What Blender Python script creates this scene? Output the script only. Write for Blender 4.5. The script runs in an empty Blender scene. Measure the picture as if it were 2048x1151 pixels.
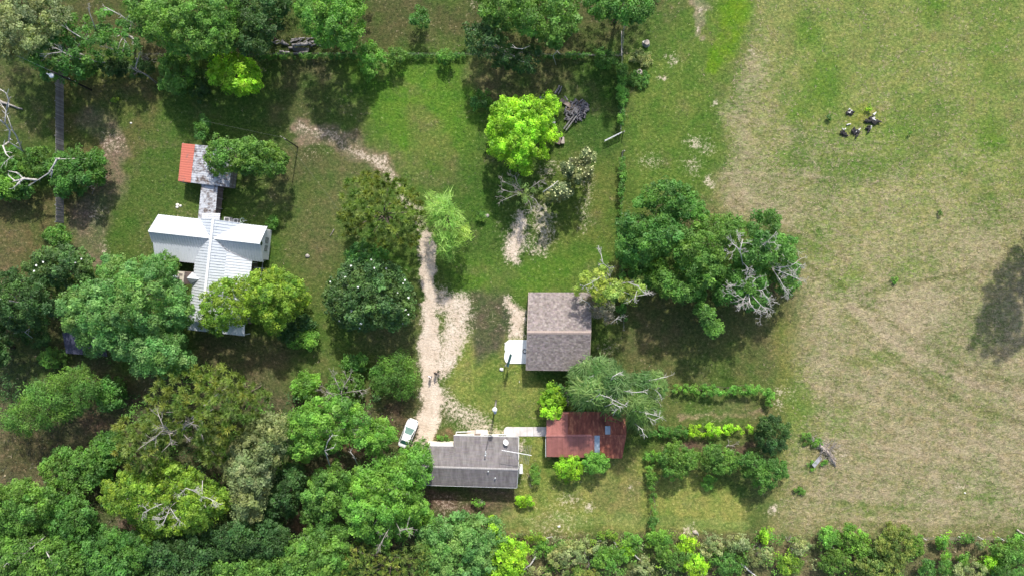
import bpy, bmesh, math, random
import numpy as np
from mathutils import Vector, Matrix

# ------------------------------------------------------------------ camera, sky, sun, exposure
scn = bpy.context.scene
COL = scn.collection
H = 106.7                       # flying height of the camera above the ground (m)
F = 1365.33                     # focal length in photograph pixels
CX, CY = 1024.0, 575.5

cam_d = bpy.data.cameras.new('camera')
cam_d.lens = 24.0
cam_d.sensor_width = 36.0
cam_d.clip_end = 3000.0
cam = bpy.data.objects.new('camera', cam_d)
cam.location = (0, 0, H)
COL.objects.link(cam)
scn.camera = cam

SUN_DIR = Vector((0.15, 1.0, 1.02)).normalized()          # towards the sun
world = bpy.data.worlds.new('World')
scn.world = world
world.use_nodes = True
wn = world.node_tree
bg = wn.nodes['Background']
sky = wn.nodes.new('ShaderNodeTexSky')
sky.sky_type = 'NISHITA'
sky.sun_disc = False
sky.sun_elevation = math.asin(SUN_DIR.z)
sky.sun_rotation = math.atan2(SUN_DIR.x, SUN_DIR.y)
sky.air_density = 1.0
sky.dust_density = 2.5
sky.ozone_density = 1.0
bg.inputs['Strength'].default_value = 0.148
wn.links.new(sky.outputs['Color'], bg.inputs['Color'])

sun_d = bpy.data.lights.new('sun', 'SUN')
sun_d.energy = 3.5
sun_d.angle = math.radians(1.4)
sun_d.color = (1.0, 0.95, 0.87)
sun = bpy.data.objects.new('sun', sun_d)
sun.rotation_euler = (-SUN_DIR).to_track_quat('-Z', 'Y').to_euler()
sun.location = (0, 0, 60)
COL.objects.link(sun)

scn.view_settings.view_transform = 'Standard'
scn.view_settings.look = 'None'
scn.view_settings.gamma = 1.0
scn.view_settings.exposure = 0.78
scn.view_settings.use_curve_mapping = False
scn.cycles.max_bounces = 6
scn.cycles.diffuse_bounces = 3
scn.cycles.transmission_bounces = 4
scn.cycles.transparent_max_bounces = 4

# ------------------------------------------------------------------ helpers
def W(px, py, z=0.0):
    s = (H - z) / F
    return Vector(((px - CX) * s, (CY - py) * s, z))

def Wn(px, py, z):
    s = (H - z) / F
    return np.stack([(px - CX) * s, (CY - py) * s, z + 0 * px], axis=-1)

def tag(o, label=None, cat=None, group=None, kind=None):
    if label: o['label'] = label
    if cat: o['category'] = cat
    if group: o['group'] = group
    if kind: o['kind'] = kind
    return o

def empty(name, loc, label, cat, group=None, rz=0.0):
    o = bpy.data.objects.new(name, None)
    o.empty_display_size = 0.3
    o.location = loc
    o.rotation_euler = (0, 0, rz)
    COL.objects.link(o)
    return tag(o, label, cat, group)

def link(name, me, mat=None, parent=None, loc=None, rz=None):
    o = bpy.data.objects.new(name, me)
    COL.objects.link(o)
    if mat is not None and len(me.materials) == 0:
        me.materials.append(mat)
    if parent is not None:
        o.parent = parent
    if loc is not None: o.location = loc
    if rz is not None: o.rotation_euler = (0, 0, rz)
    return o

class MB:
    """collects vertices and faces; build() links them as ONE mesh object"""
    def __init__(self):
        self.v = []; self.f = []; self.t = []; self.m = []
        self.mi = 0
    def add(self, vs, fs, tint=None):
        b = len(self.v)
        self.v += [tuple(p) for p in vs]
        self.f += [tuple(i + b for i in f) for f in fs]
        self.m += [self.mi] * len(fs)
        self.t += [tint or (1, 1, 1)] * len(vs)
        return self
    def box(self, c, size, rz=0.0, tint=None, M=None):
        hx, hy, hz = size[0] / 2, size[1] / 2, size[2] / 2
        vs = [Vector((x, y, z)) for z in (-hz, hz) for x, y in ((-hx, -hy), (hx, -hy), (hx, hy), (-hx, hy))]
        if M is None:
            M = Matrix.Rotation(rz, 3, 'Z')
        c = Vector(c)
        self.add([M @ p + c for p in vs], [(3, 2, 1, 0), (4, 5, 6, 7), (0, 1, 5, 4), (1, 2, 6, 5), (2, 3, 7, 6), (3, 0, 4, 7)], tint)
        return self
    def beam(self, a, b, w, h, tint=None):
        a, b = Vector(a), Vector(b)
        d = b - a
        q = d.to_track_quat('X', 'Z').to_matrix()
        return self.box((a + b) / 2, (d.length, w, h), M=q, tint=tint)
    def tube(self, pts, radii, n=6, tint=None, cap=True):
        pts = [Vector(p) for p in pts]
        if not hasattr(radii, '__len__'): radii = [radii] * len(pts)
        vs = []; fs = []
        for i, p in enumerate(pts):
            d = (pts[min(i + 1, len(pts) - 1)] - pts[max(i - 1, 0)])
            if d.length < 1e-6: d = Vector((0, 0, 1))
            q = d.to_track_quat('Z', 'Y').to_matrix()
            for k in range(n):
                a = 2 * math.pi * k / n
                vs.append(p + q @ Vector((math.cos(a) * radii[i], math.sin(a) * radii[i], 0)))
        for i in range(len(pts) - 1):
            for k in range(n):
                k2 = (k + 1) % n
                fs.append((i * n + k, i * n + k2, (i + 1) * n + k2, (i + 1) * n + k))
        if cap:
            fs.append(tuple(range(n))[::-1])
            fs.append(tuple((len(pts) - 1) * n + k for k in range(n)))
        return self.add(vs, fs, tint)
    def poly(self, pts, tint=None):
        return self.add(pts, [tuple(range(len(pts)))], tint)
    def slab(self, pts, th, tint=None):
        """polygon (counter-clockwise seen from above) given thickness th downwards"""
        n = len(pts); pts = [Vector(p) for p in pts]
        lo = [p - Vector((0, 0, th)) for p in pts]
        fs = [tuple(range(n)), tuple(range(2 * n - 1, n - 1, -1))]
        for i in range(n):
            j = (i + 1) % n
            fs.append((i, i + n, j + n, j))
        return self.add(pts + lo, fs, tint)
    def build(self, name, mat, parent=None, smooth=False, loc=None, rz=None, tint=False):
        me = bpy.data.meshes.new(name)
        me.from_pydata(self.v, [], self.f)
        mats = mat if isinstance(mat, (list, tuple)) else [mat]
        for m in mats: me.materials.append(m)
        if len(mats) > 1: me.polygons.foreach_set('material_index', self.m)
        if smooth: me.polygons.foreach_set('use_smooth', [True] * len(self.f))
        if tint:
            a = me.attributes.new('tint', 'FLOAT_COLOR', 'POINT')
            a.data.foreach_set('color', np.array([(*t, 1) for t in self.t], dtype=np.float32).ravel())
        me.update()
        return link(name, me, None, parent, loc, rz)

def copy_obj(o, parent=None, loc=None):
    c = o.copy()
    COL.objects.link(c)
    c.parent = parent
    if loc is not None: c.location = loc
    return c

def copy_tree(root, loc=None, rz=None, label=None):
    r = root.copy(); COL.objects.link(r)
    if loc is not None: r.location = loc
    if rz is not None: r.rotation_euler = (0, 0, rz)
    if label: r['label'] = label
    for ch in root.children:
        c = ch.copy(); COL.objects.link(c); c.parent = r
        for g in ch.children:
            d = g.copy(); COL.objects.link(d); d.parent = c
    return r

# ------------------------------------------------------------------ materials
def nodes_of(name):
    m = bpy.data.materials.new(name)
    m.use_nodes = True
    nt = m.node_tree
    return m, nt, nt.nodes['Principled BSDF']

def noise(nt, scale, detail=4, rough=0.6, vec=None, dist=0.0):
    n = nt.nodes.new('ShaderNodeTexNoise')
    n.inputs['Scale'].default_value = scale
    n.inputs['Detail'].default_value = detail
    n.inputs['Roughness'].default_value = rough
    n.inputs['Distortion'].default_value = dist
    if vec is not None: nt.links.new(vec, n.inputs['Vector'])
    return n.outputs['Fac']

def coord(nt, kind='Object', scale=None):
    c = nt.nodes.new('ShaderNodeTexCoord').outputs[kind]
    if scale:
        mp = nt.nodes.new('ShaderNodeMapping')
        mp.inputs['Scale'].default_value = scale
        nt.links.new(c, mp.inputs['Vector'])
        c = mp.outputs['Vector']
    return c

def ramp(nt, fac, stops):
    r = nt.nodes.new('ShaderNodeValToRGB')
    e = r.color_ramp.elements
    while len(e) < len(stops): e.new(0.5)
    for k, (p, c) in enumerate(stops):
        e[k].position = p
        e[k].color = (*c, 1) if len(c) == 3 else c
    nt.links.new(fac, r.inputs['Fac'])
    return r.outputs['Color']

def mixc(nt, fac, a, b, mode='MIX'):
    m = nt.nodes.new('ShaderNodeMix')
    m.data_type = 'RGBA'; m.blend_type = mode
    for sock, val in ((m.inputs[0], fac), (m.inputs[6], a), (m.inputs[7], b)):
        if isinstance(val, (int, float)): sock.default_value = val
        elif isinstance(val, tuple): sock.default_value = (*val, 1) if len(val) == 3 else val
        else: nt.links.new(val, sock)
    return m.outputs[2]

def math_n(nt, op, a, b=None, clamp=False):
    m = nt.nodes.new('ShaderNodeMath'); m.operation = op; m.use_clamp = clamp
    for s, v in ((m.inputs[0], a), (m.inputs[1], b)):
        if v is None: continue
        if isinstance(v, (int, float)): s.default_value = v
        else: nt.links.new(v, s)
    return m.outputs[0]

def attr(nt, name):
    a = nt.nodes.new('ShaderNodeAttribute'); a.attribute_name = name
    return a

def bump(nt, b, fac, strength=0.5, dist=0.1):
    n = nt.nodes.new('ShaderNodeBump')
    n.inputs['Strength'].default_value = strength
    n.inputs['Distance'].default_value = dist
    nt.links.new(fac, n.inputs['Height'])
    nt.links.new(n.outputs['Normal'], b.inputs['Normal'])

def mat_noise(name, c1, c2, scale=4.0, rough=0.7, metal=0.0, stretch=None, bumpy=0.0, lo=0.35, hi=0.65, c3=None, spec=0.4, tint=False, rnd=0.0):
    m, nt, b = nodes_of(name)
    v = coord(nt, 'Object', stretch)
    f = noise(nt, scale, 6, 0.65, v)
    stops = [(lo, c1), (hi, c2)] if c3 is None else [(lo, c1), ((lo + hi) / 2, c2), (hi, c3)]
    c = ramp(nt, f, stops)
    if tint:
        c = mixc(nt, 1.0, c, attr(nt, 'tint').outputs['Color'], 'MULTIPLY')
    if rnd:
        oi = nt.nodes.new('ShaderNodeObjectInfo')
        k = math_n(nt, 'ADD', math_n(nt, 'MULTIPLY', oi.outputs['Random'], rnd), 1 - rnd / 2)
        cc = nt.nodes.new('ShaderNodeCombineColor')
        for i in range(3): nt.links.new(k, cc.inputs[i])
        c = mixc(nt, 1.0, c, cc.outputs[0], 'MULTIPLY')
    nt.links.new(c, b.inputs['Base Color'])
    b.inputs['Roughness'].default_value = rough
    b.inputs['Metallic'].default_value = metal
    b.inputs['Specular IOR Level'].default_value = spec
    if bumpy: bump(nt, b, f, bumpy, 0.05)
    return m

def mat_leaf():
    m, nt, b = nodes_of('leaf')
    c = attr(nt, 'tint').outputs['Color']
    nt.links.new(c, b.inputs['Base Color'])
    b.inputs['Roughness'].default_value = 0.5
    b.inputs['Specular IOR Level'].default_value = 0.35
    tr = nt.nodes.new('ShaderNodeBsdfTranslucent')
    nt.links.new(mixc(nt, 1.0, c, (1.25, 1.2, 0.6), 'MULTIPLY'), tr.inputs['Color'])
    mx = nt.nodes.new('ShaderNodeMixShader')
    mx.inputs[0].default_value = 0.42
    nt.links.new(b.outputs[0], mx.inputs[1]); nt.links.new(tr.outputs[0], mx.inputs[2])
    nt.links.new(mx.outputs[0], nt.nodes['Material Output'].inputs['Surface'])
    return m

def mat_ground():
    m, nt, b = nodes_of('ground_cover')
    pos = coord(nt, 'Object')
    col = attr(nt, 'gcol').outputs['Color']
    wgt = nt.nodes.new('ShaderNodeSeparateColor')
    nt.links.new(attr(nt, 'gmask').outputs['Color'], wgt.inputs[0])
    sand, dry, lush = wgt.outputs[0], wgt.outputs[1], wgt.outputs[2]
    n1 = noise(nt, 2.2, 8, 0.72, pos)
    n2 = noise(nt, 0.55, 6, 0.65, pos)
    n3 = noise(nt, 6.5, 5, 0.75, pos)
    hay = noise(nt, 1.0, 7, 0.75, coord(nt, 'Object', (1.0, 1.9, 1.0)), 0.9)
    # grass: brightness grain
    g = ramp(nt, n1, [(0.30, (0.45, 0.48, 0.45)), (0.52, (1.0, 1.0, 1.0)), (0.72, (1.65, 1.55, 1.5))])
    col = mixc(nt, 1.0, col, g, 'MULTIPLY')
    g2 = ramp(nt, n3, [(0.3, (0.65, 0.68, 0.65)), (0.7, (1.4, 1.35, 1.3))])
    col = mixc(nt, 0.8, col, g2, 'MULTIPLY')
    g3 = ramp(nt, n2, [(0.35, (0.72, 0.95, 0.75)), (0.65, (1.28, 1.06, 1.2))])
    col = mixc(nt, 0.75, col, g3, 'MULTIPLY')
    # dry straw
    f_dry = math_n(nt, 'ADD', math_n(nt, 'MULTIPLY', math_n(nt, 'SUBTRACT', hay, 0.5), 3.6), math_n(nt, 'SUBTRACT', math_n(nt, 'MULTIPLY', dry, 1.25), 0.45), True)
    straw = ramp(nt, n3, [(0.3, (0.20, 0.155, 0.10)), (0.52, (0.36, 0.295, 0.20)), (0.72, (0.52, 0.45, 0.33))])
    col = mixc(nt, math_n(nt, 'MULTIPLY', f_dry, 0.72), col, straw)
    # clumped hay: lighter swaths and darker hollows
    hc = noise(nt, 1.15, 5, 0.7, coord(nt, 'Object', (0.8, 1.5, 1.0)), 1.4)
    hv = ramp(nt, hc, [(0.34, (0.62, 0.62, 0.60)), (0.5, (1.0, 1.0, 1.0)), (0.66, (1.34, 1.32, 1.30))])
    col = mixc(nt, math_n(nt, 'MULTIPLY', dry, 1.7, True), col, mixc(nt, 1.0, col, hv, 'MULTIPLY'))
    # bare sand, ragged edge
    e = math_n(nt, 'ADD', math_n(nt, 'MULTIPLY', math_n(nt, 'SUBTRACT', n1, 0.5), 2.9), math_n(nt, 'MULTIPLY', math_n(nt, 'SUBTRACT', n3, 0.5), 1.8))
    f_s = math_n(nt, 'ADD', math_n(nt, 'MULTIPLY', math_n(nt, 'ADD', math_n(nt, 'SUBTRACT', sand, 0.5), math_n(nt, 'MULTIPLY', e, 0.66)), 2.1), 0.5, True)
    sandc = ramp(nt, n2, [(0.3, (0.44, 0.355, 0.28)), (0.5, (0.52, 0.435, 0.355)), (0.7, (0.60, 0.525, 0.445))])
    sandc = mixc(nt, 0.6, sandc, g2, 'MULTIPLY')
    sandc = mixc(nt, 0.55, sandc, ramp(nt, n1, [(0.30, (0.6, 0.58, 0.55)), (0.5, (1.0, 1.0, 1.0))]), 'MULTIPLY')
    col = mixc(nt, f_s, col, sandc)
    nt.links.new(col, b.inputs['Base Color'])
    b.inputs['Roughness'].default_value = 0.95
    b.inputs['Specular IOR Level'].default_value = 0.1
    hgt = math_n(nt, 'ADD', math_n(nt, 'MULTIPLY', hay, 0.8), math_n(nt, 'MULTIPLY', n3, 0.5))
    bump(nt, b, hgt, 0.85, 0.28)
    return m

M = {}
M['leaf'] = mat_leaf()
M['ground'] = mat_ground()
M['bark'] = mat_noise('bark', (0.06, 0.045, 0.032), (0.15, 0.12, 0.095), 5, 0.9, stretch=(3, 3, 0.6), bumpy=0.6)
M['pale_bark'] = mat_noise('pale_bark', (0.289, 0.272, 0.2465), (0.527, 0.51, 0.476), 3, 0.85, bumpy=0.3)
M['grey_bark'] = mat_noise('grey_bark', (0.17, 0.155, 0.14), (0.36, 0.33, 0.30), 3, 0.9, bumpy=0.4)
M['log'] = mat_noise('weathered_log', (0.10, 0.09, 0.09), (0.30, 0.285, 0.285), 6, 0.9, bumpy=0.5, rnd=0.5)
M['dark_log'] = mat_noise('dark_grey_log', (0.05, 0.048, 0.055), (0.19, 0.18, 0.195), 6, 0.9, bumpy=0.5, rnd=0.6)
M['cut_wood'] = mat_noise('cut_wood', (0.24, 0.20, 0.17), (0.42, 0.37, 0.32), 9, 0.9)
M['char'] = mat_noise('charred_wood', (0.010, 0.010, 0.010), (0.05, 0.047, 0.045), 7, 0.95, bumpy=0.5)
M['ash'] = mat_noise('ash_white_wood', (0.35, 0.34, 0.33), (0.62, 0.60, 0.57), 7, 0.95)
M['white_metal'] = mat_noise('white_roof_metal', (0.34, 0.36, 0.37), (0.46, 0.49, 0.52), 1.1, 0.42, 0.0, stretch=(1, 1, 3), lo=0.26, hi=0.48, c3=(0.51, 0.54, 0.57))
M['white_paint'] = mat_noise('white_painted_siding', (0.561, 0.578, 0.578), (0.663, 0.6715, 0.6715), 1.5, 0.6)
M['tin'] = mat_noise('stained_tin', (0.1014, 0.078, 0.0663), (0.2574, 0.2535, 0.2652), 1.3, 0.6, 0.15, lo=0.40, hi=0.56, c3=(0.39, 0.4056, 0.429), bumpy=0.1)
M['orange'] = mat_noise('orange_painted_tin', (0.24, 0.12, 0.10), (0.38, 0.115, 0.08), 0.9, 0.75, lo=0.34, hi=0.46, c3=(0.41, 0.12, 0.082))
M['red_metal'] = mat_noise('red_painted_tin', (0.22, 0.085, 0.072), (0.33, 0.135, 0.115), 0.8, 0.6, 0.0, lo=0.3, hi=0.7, rnd=0.15)
M['rust'] = mat_noise('rusty_tin', (0.11, 0.034, 0.024), (0.21, 0.065, 0.043), 0.9, 0.8, 0.0, stretch=(2, 0.7, 1), lo=0.33, hi=0.68, c3=(0.40, 0.17, 0.095), rnd=0.4)
M['skylight'] = mat_noise('clear_corrugated_sheet', (0.2125, 0.272, 0.34), (0.357, 0.425, 0.493), 1.2, 0.3)
M['shingle'] = mat_noise('wood_shingle', (0.1482, 0.1248, 0.117), (0.2574, 0.2223, 0.2067), 2.2, 0.9, bumpy=0.3, tint=True)
M['asphalt_shingle'] = mat_noise('asphalt_shingle', (0.1054, 0.0961, 0.0961), (0.1798, 0.1674, 0.1643), 0.9, 0.95, stretch=(2.2, 0.35, 1), bumpy=0.15, tint=True)
M['ridge_tan'] = mat_noise('tan_ridge_cap', (0.27, 0.215, 0.185), (0.34, 0.27, 0.235), 1.5, 0.85)
M['ridge_grey'] = mat_noise('pale_ridge_cap', (0.255, 0.24, 0.2325), (0.33, 0.315, 0.3075), 1.5, 0.9)
M['black_roof'] = mat_noise('dark_blue_tin', (0.022, 0.024, 0.045), (0.05, 0.052, 0.085), 1.2, 0.6)
M['brick'] = mat_noise('aged_brick', (0.17, 0.1105, 0.0892), (0.272, 0.1997, 0.1615), 3, 0.9)
M['cement'] = mat_noise('chimney_cement', (0.306, 0.2635, 0.2125), (0.408, 0.3655, 0.306), 3, 0.9)
M['concrete'] = mat_noise('pale_concrete', (0.425, 0.391, 0.374), (0.561, 0.527, 0.51), 1.2, 0.85, bumpy=0.1)
M['white_concrete'] = mat_noise('white_concrete', (0.42, 0.43, 0.42), (0.60, 0.62, 0.61), 0.9, 0.8, lo=0.3, hi=0.5, c3=(0.66, 0.68, 0.67))
M['old_board'] = mat_noise('weathered_board', (0.16, 0.15, 0.155), (0.30, 0.285, 0.29), 4, 0.9, stretch=(1, 1, 0.4), rnd=0.6)
M['deck'] = mat_noise('brown_deck_board', (0.128, 0.096, 0.08), (0.208, 0.168, 0.144), 3, 0.9, rnd=0.3)
M['wall_tan'] = mat_noise('tan_siding', (0.36, 0.30, 0.24), (0.46, 0.39, 0.32), 2, 0.85)
M['wall_cream'] = mat_noise('cream_siding', (0.62, 0.56, 0.46), (0.74, 0.69, 0.58), 2, 0.8)
M['wall_dark'] = mat_noise('dark_wall', (0.10, 0.085, 0.075), (0.18, 0.155, 0.14), 2, 0.9)
M['pole_black'] = mat_noise('creosote_pole', (0.012, 0.011, 0.010), (0.03, 0.027, 0.025), 5, 0.85)
M['black'] = mat_noise('black_rubber', (0.012, 0.012, 0.013), (0.028, 0.028, 0.03), 5, 0.7)
M['wire'] = mat_noise('pale_wire', (0.20, 0.21, 0.21), (0.34, 0.35, 0.35), 5, 0.5)
M['dull_wire'] = mat_noise('dull_wire', (0.09, 0.10, 0.085), (0.15, 0.16, 0.14), 5, 0.7)
M['steel'] = mat_noise('galvanised_steel', (0.357, 0.374, 0.391), (0.493, 0.51, 0.527), 4, 0.45, 0.4)
M['white'] = mat_noise('white_enamel', (0.72, 0.72, 0.71), (0.80, 0.80, 0.79), 2, 0.4)
M['grey_metal'] = mat_noise('grey_metal', (0.20, 0.20, 0.21), (0.34, 0.34, 0.36), 4, 0.5, 0.3)
M['teal'] = mat_noise('teal_board', (0.022, 0.075, 0.085), (0.04, 0.11, 0.12), 3, 0.5)
M['car_paint'] = mat_noise('white_car_paint', (0.72, 0.73, 0.73), (0.78, 0.79, 0.79), 1, 0.22, spec=0.5)
M['car_glass'] = mat_noise('tinted_car_glass', (0.030, 0.105, 0.090), (0.060, 0.160, 0.140), 1.5, 0.03, spec=0.3)
M['glass'] = mat_noise('dark_window_glass', (0.03, 0.045, 0.06), (0.06, 0.08, 0.10), 3, 0.1, spec=0.7)
M['tyre'] = M['black']
M['skin'] = mat_noise('skin', (0.38, 0.24, 0.17), (0.46, 0.30, 0.22), 6, 0.6)
M['dark_skin'] = mat_noise('tanned_skin', (0.26, 0.16, 0.11), (0.32, 0.20, 0.14), 6, 0.6)
M['hair'] = mat_noise('dark_hair', (0.010, 0.008, 0.007), (0.024, 0.019, 0.016), 12, 0.6)
M['pink_cloth'] = mat_noise('pale_pink_cloth', (0.66, 0.56, 0.58), (0.78, 0.70, 0.71), 6, 0.9)
M['black_cloth'] = mat_noise('black_cloth', (0.012, 0.011, 0.012), (0.03, 0.027, 0.028), 6, 0.9)
M['olive_cloth'] = mat_noise('olive_cloth', (0.06, 0.065, 0.035), (0.11, 0.11, 0.06), 6, 0.9)
M['denim'] = mat_noise('denim', (0.06, 0.075, 0.11), (0.11, 0.13, 0.17), 6, 0.9)
M['grey_cloth'] = mat_noise('grey_cloth', (0.16, 0.15, 0.16), (0.24, 0.23, 0.24), 6, 0.9)
M['stone'] = mat_noise('pale_stone', (0.50, 0.49, 0.45), (0.70, 0.68, 0.62), 5, 0.9)
M['petal'] = mat_noise('white_petal', (0.72, 0.74, 0.66), (0.85, 0.86, 0.80), 3, 0.6)
M['cream_petal'] = mat_noise('cream_petal', (0.50, 0.52, 0.22), (0.64, 0.66, 0.34), 3, 0.6)

# ------------------------------------------------------------------ the ground
GX0, GX1, GY0, GY1, GS = -240, 2288, -240, 1391, 4
gx = np.arange(GX0, GX1 + 1, GS, dtype=np.float64)
gy = np.arange(GY0, GY1 + 1, GS, dtype=np.float64)
PX, PY = np.meshgrid(gx, gy)
nrng = np.random.default_rng(11)

def vnoise(x, y, scale, seed):
    r = np.random.default_rng(seed)
    n = 256
    g = r.random((n, n))
    u, v = x / scale, y / scale
    i, j = np.floor(u).astype(int), np.floor(v).astype(int)
    fu, fv = u - i, v - j
    fu = fu * fu * (3 - 2 * fu); fv = fv * fv * (3 - 2 * fv)
    a = g[i % n, j % n] * (1 - fu) + g[(i + 1) % n, j % n] * fu
    b = g[i % n, (j + 1) % n] * (1 - fu) + g[(i + 1) % n, (j + 1) % n] * fu
    return a * (1 - fv) + b * fv

def fbm(x, y, scale, seed, oct=4):
    s = 0; a = 1; t = 0
    for k in range(oct):
        s = s + a * vnoise(x, y, scale / 2 ** k, seed + k); t += a; a *= 0.6
    return s / t

def inside(px, py, poly):
    r = np.zeros(px.shape, bool)
    n = len(poly)
    for i in range(n):
        x1, y1 = poly[i]; x2, y2 = poly[(i + 1) % n]
        if y1 == y2: continue
        c = ((y1 > py) != (y2 > py)) & (px < (x2 - x1) * (py - y1) / (y2 - y1) + x1)
        r ^= c
    return r

def edge_dist(px, py, poly, closed=True):
    d = np.full(px.shape, 1e9)
    n = len(poly)
    for i in range(n if closed else n - 1):
        x1, y1 = poly[i][:2]; x2, y2 = poly[(i + 1) % n][:2]
        dx, dy = x2 - x1, y2 - y1
        t = np.clip(((px - x1) * dx + (py - y1) * dy) / max(dx * dx + dy * dy, 1e-9), 0, 1)
        d = np.minimum(d, np.hypot(px - x1 - t * dx, py - y1 - t * dy))
    return d

def sstep(t):
    t = np.clip(t, 0, 1)
    return t * t * (3 - 2 * t)

JX = PX + (fbm(PX, PY, 60, 1) - 0.5) * 44 + (fbm(PX, PY, 16, 5, 2) - 0.5) * 14
JY = PY + (fbm(PX, PY, 60, 21) - 0.5) * 44 + (fbm(PX, PY, 16, 25, 2) - 0.5) * 14

def area(poly, feather=20):
    d = edge_dist(JX, JY, poly)
    d = np.where(inside(JX, JY, poly), d, -d)
    return sstep(d / feather * 0.5 + 0.5)

def blob(x, y, rx, ry=None, soft=0.6, ang=0.0):
    ry = ry or rx
    c, s = math.cos(ang), math.sin(ang)
    u = ((JX - x) * c + (JY - y) * s) / rx
    v = (-(JX - x) * s + (JY - y) * c) / ry
    return sstep((1 - np.hypot(u, v)) / soft + 0.0)

def stroke(pts, soft=0.5, raw=False):
    """polyline of (x, y, half width)"""
    best = np.zeros(PX.shape)
    X_, Y_ = (PX * 0.94 + JX * 0.06, PY * 0.94 + JY * 0.06) if raw else (JX, JY)
    for (x1, y1, w1), (x2, y2, w2) in zip(pts[:-1], pts[1:]):
        dx, dy = x2 - x1, y2 - y1
        t = np.clip(((X_ - x1) * dx + (Y_ - y1) * dy) / (dx * dx + dy * dy), 0, 1)
        d = np.hypot(X_ - x1 - t * dx, Y_ - y1 - t * dy)
        w = w1 + (w2 - w1) * t
        best = np.maximum(best, sstep((1 - d / w) / soft))
    return best

GC = np.zeros(PX.shape + (3,)); GC[:] = (0.084, 0.140, 0.030)
SAND = np.zeros(PX.shape); DRY = np.zeros(PX.shape); LUSH = np.zeros(PX.shape)
def paint(mask, col, k=1.0):
    global GC
    m = (mask * k)[..., None]
    GC = GC * (1 - m) + np.array(col) * m

GREEN, LUSHG, DEEP = (0.085, 0.125, 0.030), (0.085, 0.165, 0.026), (0.050, 0.085, 0.024)
YELG, BROWN, LITTER, SOIL, OLIVE = (0.165, 0.190, 0.045), (0.150, 0.115, 0.075), (0.098, 0.098, 0.052), (0.200, 0.120, 0.080), (0.125, 0.125, 0.045)
field_poly = [(1530, -400), (1500, 60), (1472, 130), (1452, 210), (1443, 340), (1440, 420), (1500, 440), (1596, 470), (1606, 640), (1600, 720), (1580, 850), (1565, 930), (1555, 1040), (1530, 1068), (2500, 1068), (2500, -400)]
wood_poly = [(-400, 560), (110, 560), (215, 690), (245, 765), (420, 720), (600, 790), (700, 800), (800, 790), (820, 880), (850, 900), (850, 1010), (1000, 1060), (1560, 1068), (2500, 1072), (2500, 1600), (-400, 1600)]
top_poly = [(-400, -400), (1350, -400), (1330, 0), (1250, 112), (118, 112), (118, 300), (-400, 300)]
paint(area(top_poly, 14), (0.085, 0.095, 0.036))
paint(area([(-400, 90), (112, 90), (112, 330), (-400, 330)], 14), (0.072, 0.110, 0.028))
paint(area([(-400, 380), (118, 380), (118, 560), (-400, 560)], 20), (0.120, 0.115, 0.045))
paint(area(wood_poly, 30), LITTER)
paint(area([(120, 150), (330, 150), (300, 260), (230, 340), (230, 420), (150, 560), (120, 560)], 30), OLIVE)
paint(stroke([(190, 240, 40), (230, 310, 30), (205, 390, 40), (170, 430, 35), (185, 500, 40)]), BROWN, 0.75)
paint(blob(175, 430, 60, 90), (0.10, 0.085, 0.065), 0.7)
paint(area([(530, 115), (690, 115), (660, 260), (600, 420), (560, 420), (560, 260)], 40), (0.080, 0.110, 0.034))
paint(blob(600, 150, 80, 60), BROWN, 0.35)
paint(area([(560, 420), (660, 380), (660, 640), (620, 640), (560, 520)], 40), (0.120, 0.150, 0.045))
paint(blob(620, 480, 50, 90), BROWN, 0.35)
paint(area([(640, 620), (700, 650), (650, 740), (600, 740), (640, 680)], 20), (0.115, 0.150, 0.042))
paint(area([(395, 690), (600, 690), (560, 760), (420, 750)], 40), (0.115, 0.105, 0.055))
paint(area([(700, 130), (930, 110), (960, 190), (930, 330), (880, 380), (790, 330), (740, 250)], 50), (0.100, 0.205, 0.024))
paint(stroke([(830, 230, 35), (870, 300, 45), (900, 330, 30)]), (0.16, 0.175, 0.055), 0.6)
paint(stroke([(940, 130, 30), (960, 170, 30), (1020, 190, 25)]), (0.17, 0.15, 0.075), 0.6)
paint(area([(940, 110), (1160, 120), (1150, 180), (960, 190)], 30), (0.120, 0.105, 0.055), 0.7)
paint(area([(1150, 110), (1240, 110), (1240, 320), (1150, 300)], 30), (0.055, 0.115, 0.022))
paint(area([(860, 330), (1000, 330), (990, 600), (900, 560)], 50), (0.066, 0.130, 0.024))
paint(area([(1120, 320), (1245, 320), (1235, 560), (1100, 560), (1090, 420)], 40), (0.125, 0.165, 0.038))
paint(area([(890, 520), (1240, 500), (1230, 580), (900, 600)], 40), (0.095, 0.190, 0.025))
paint(area([(1250, 110), (1330, 110), (1410, -20), (1540, -20), (1480, 110), (1445, 210), (1440, 420), (1260, 430)], 25), (0.120, 0.185, 0.036))
paint(stroke([(1490, -200, 60), (1480, 0, 46), (1448, 90, 34), (1425, 140, 14)]), (0.115, 0.225, 0.014), 0.95)
paint(blob(1360, 420, 90, 60), (0.16, 0.145, 0.075), 0.6)
paint(area([(1240, 560), (1610, 560), (1590, 780), (1240, 780)], 30), (0.110, 0.125, 0.042))
paint(area([(1330, 770), (1590, 770), (1590, 1060), (1330, 1060)], 30), (0.115, 0.150, 0.042))
paint(area([(1560, 640), (1620, 640), (1600, 1000), (1550, 1000)], 20), (0.160, 0.185, 0.040))
paint(area([(880, 640), (1060, 660), (1100, 860), (1000, 870), (900, 800)], 30), (0.205, 0.250, 0.060))
paint(area([(1030, 860), (1095, 860), (1100, 920), (1280, 910), (1420, 960), (1500, 1000), (1480, 1066), (1000, 1062), (1000, 1010), (1035, 1000)], 16), (0.245, 0.275, 0.070))
paint(stroke([(1000, 1040, 14), (1200, 1040, 16), (1480, 1052, 14)]), (0.22, 0.28, 0.09), 0.5)
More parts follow.
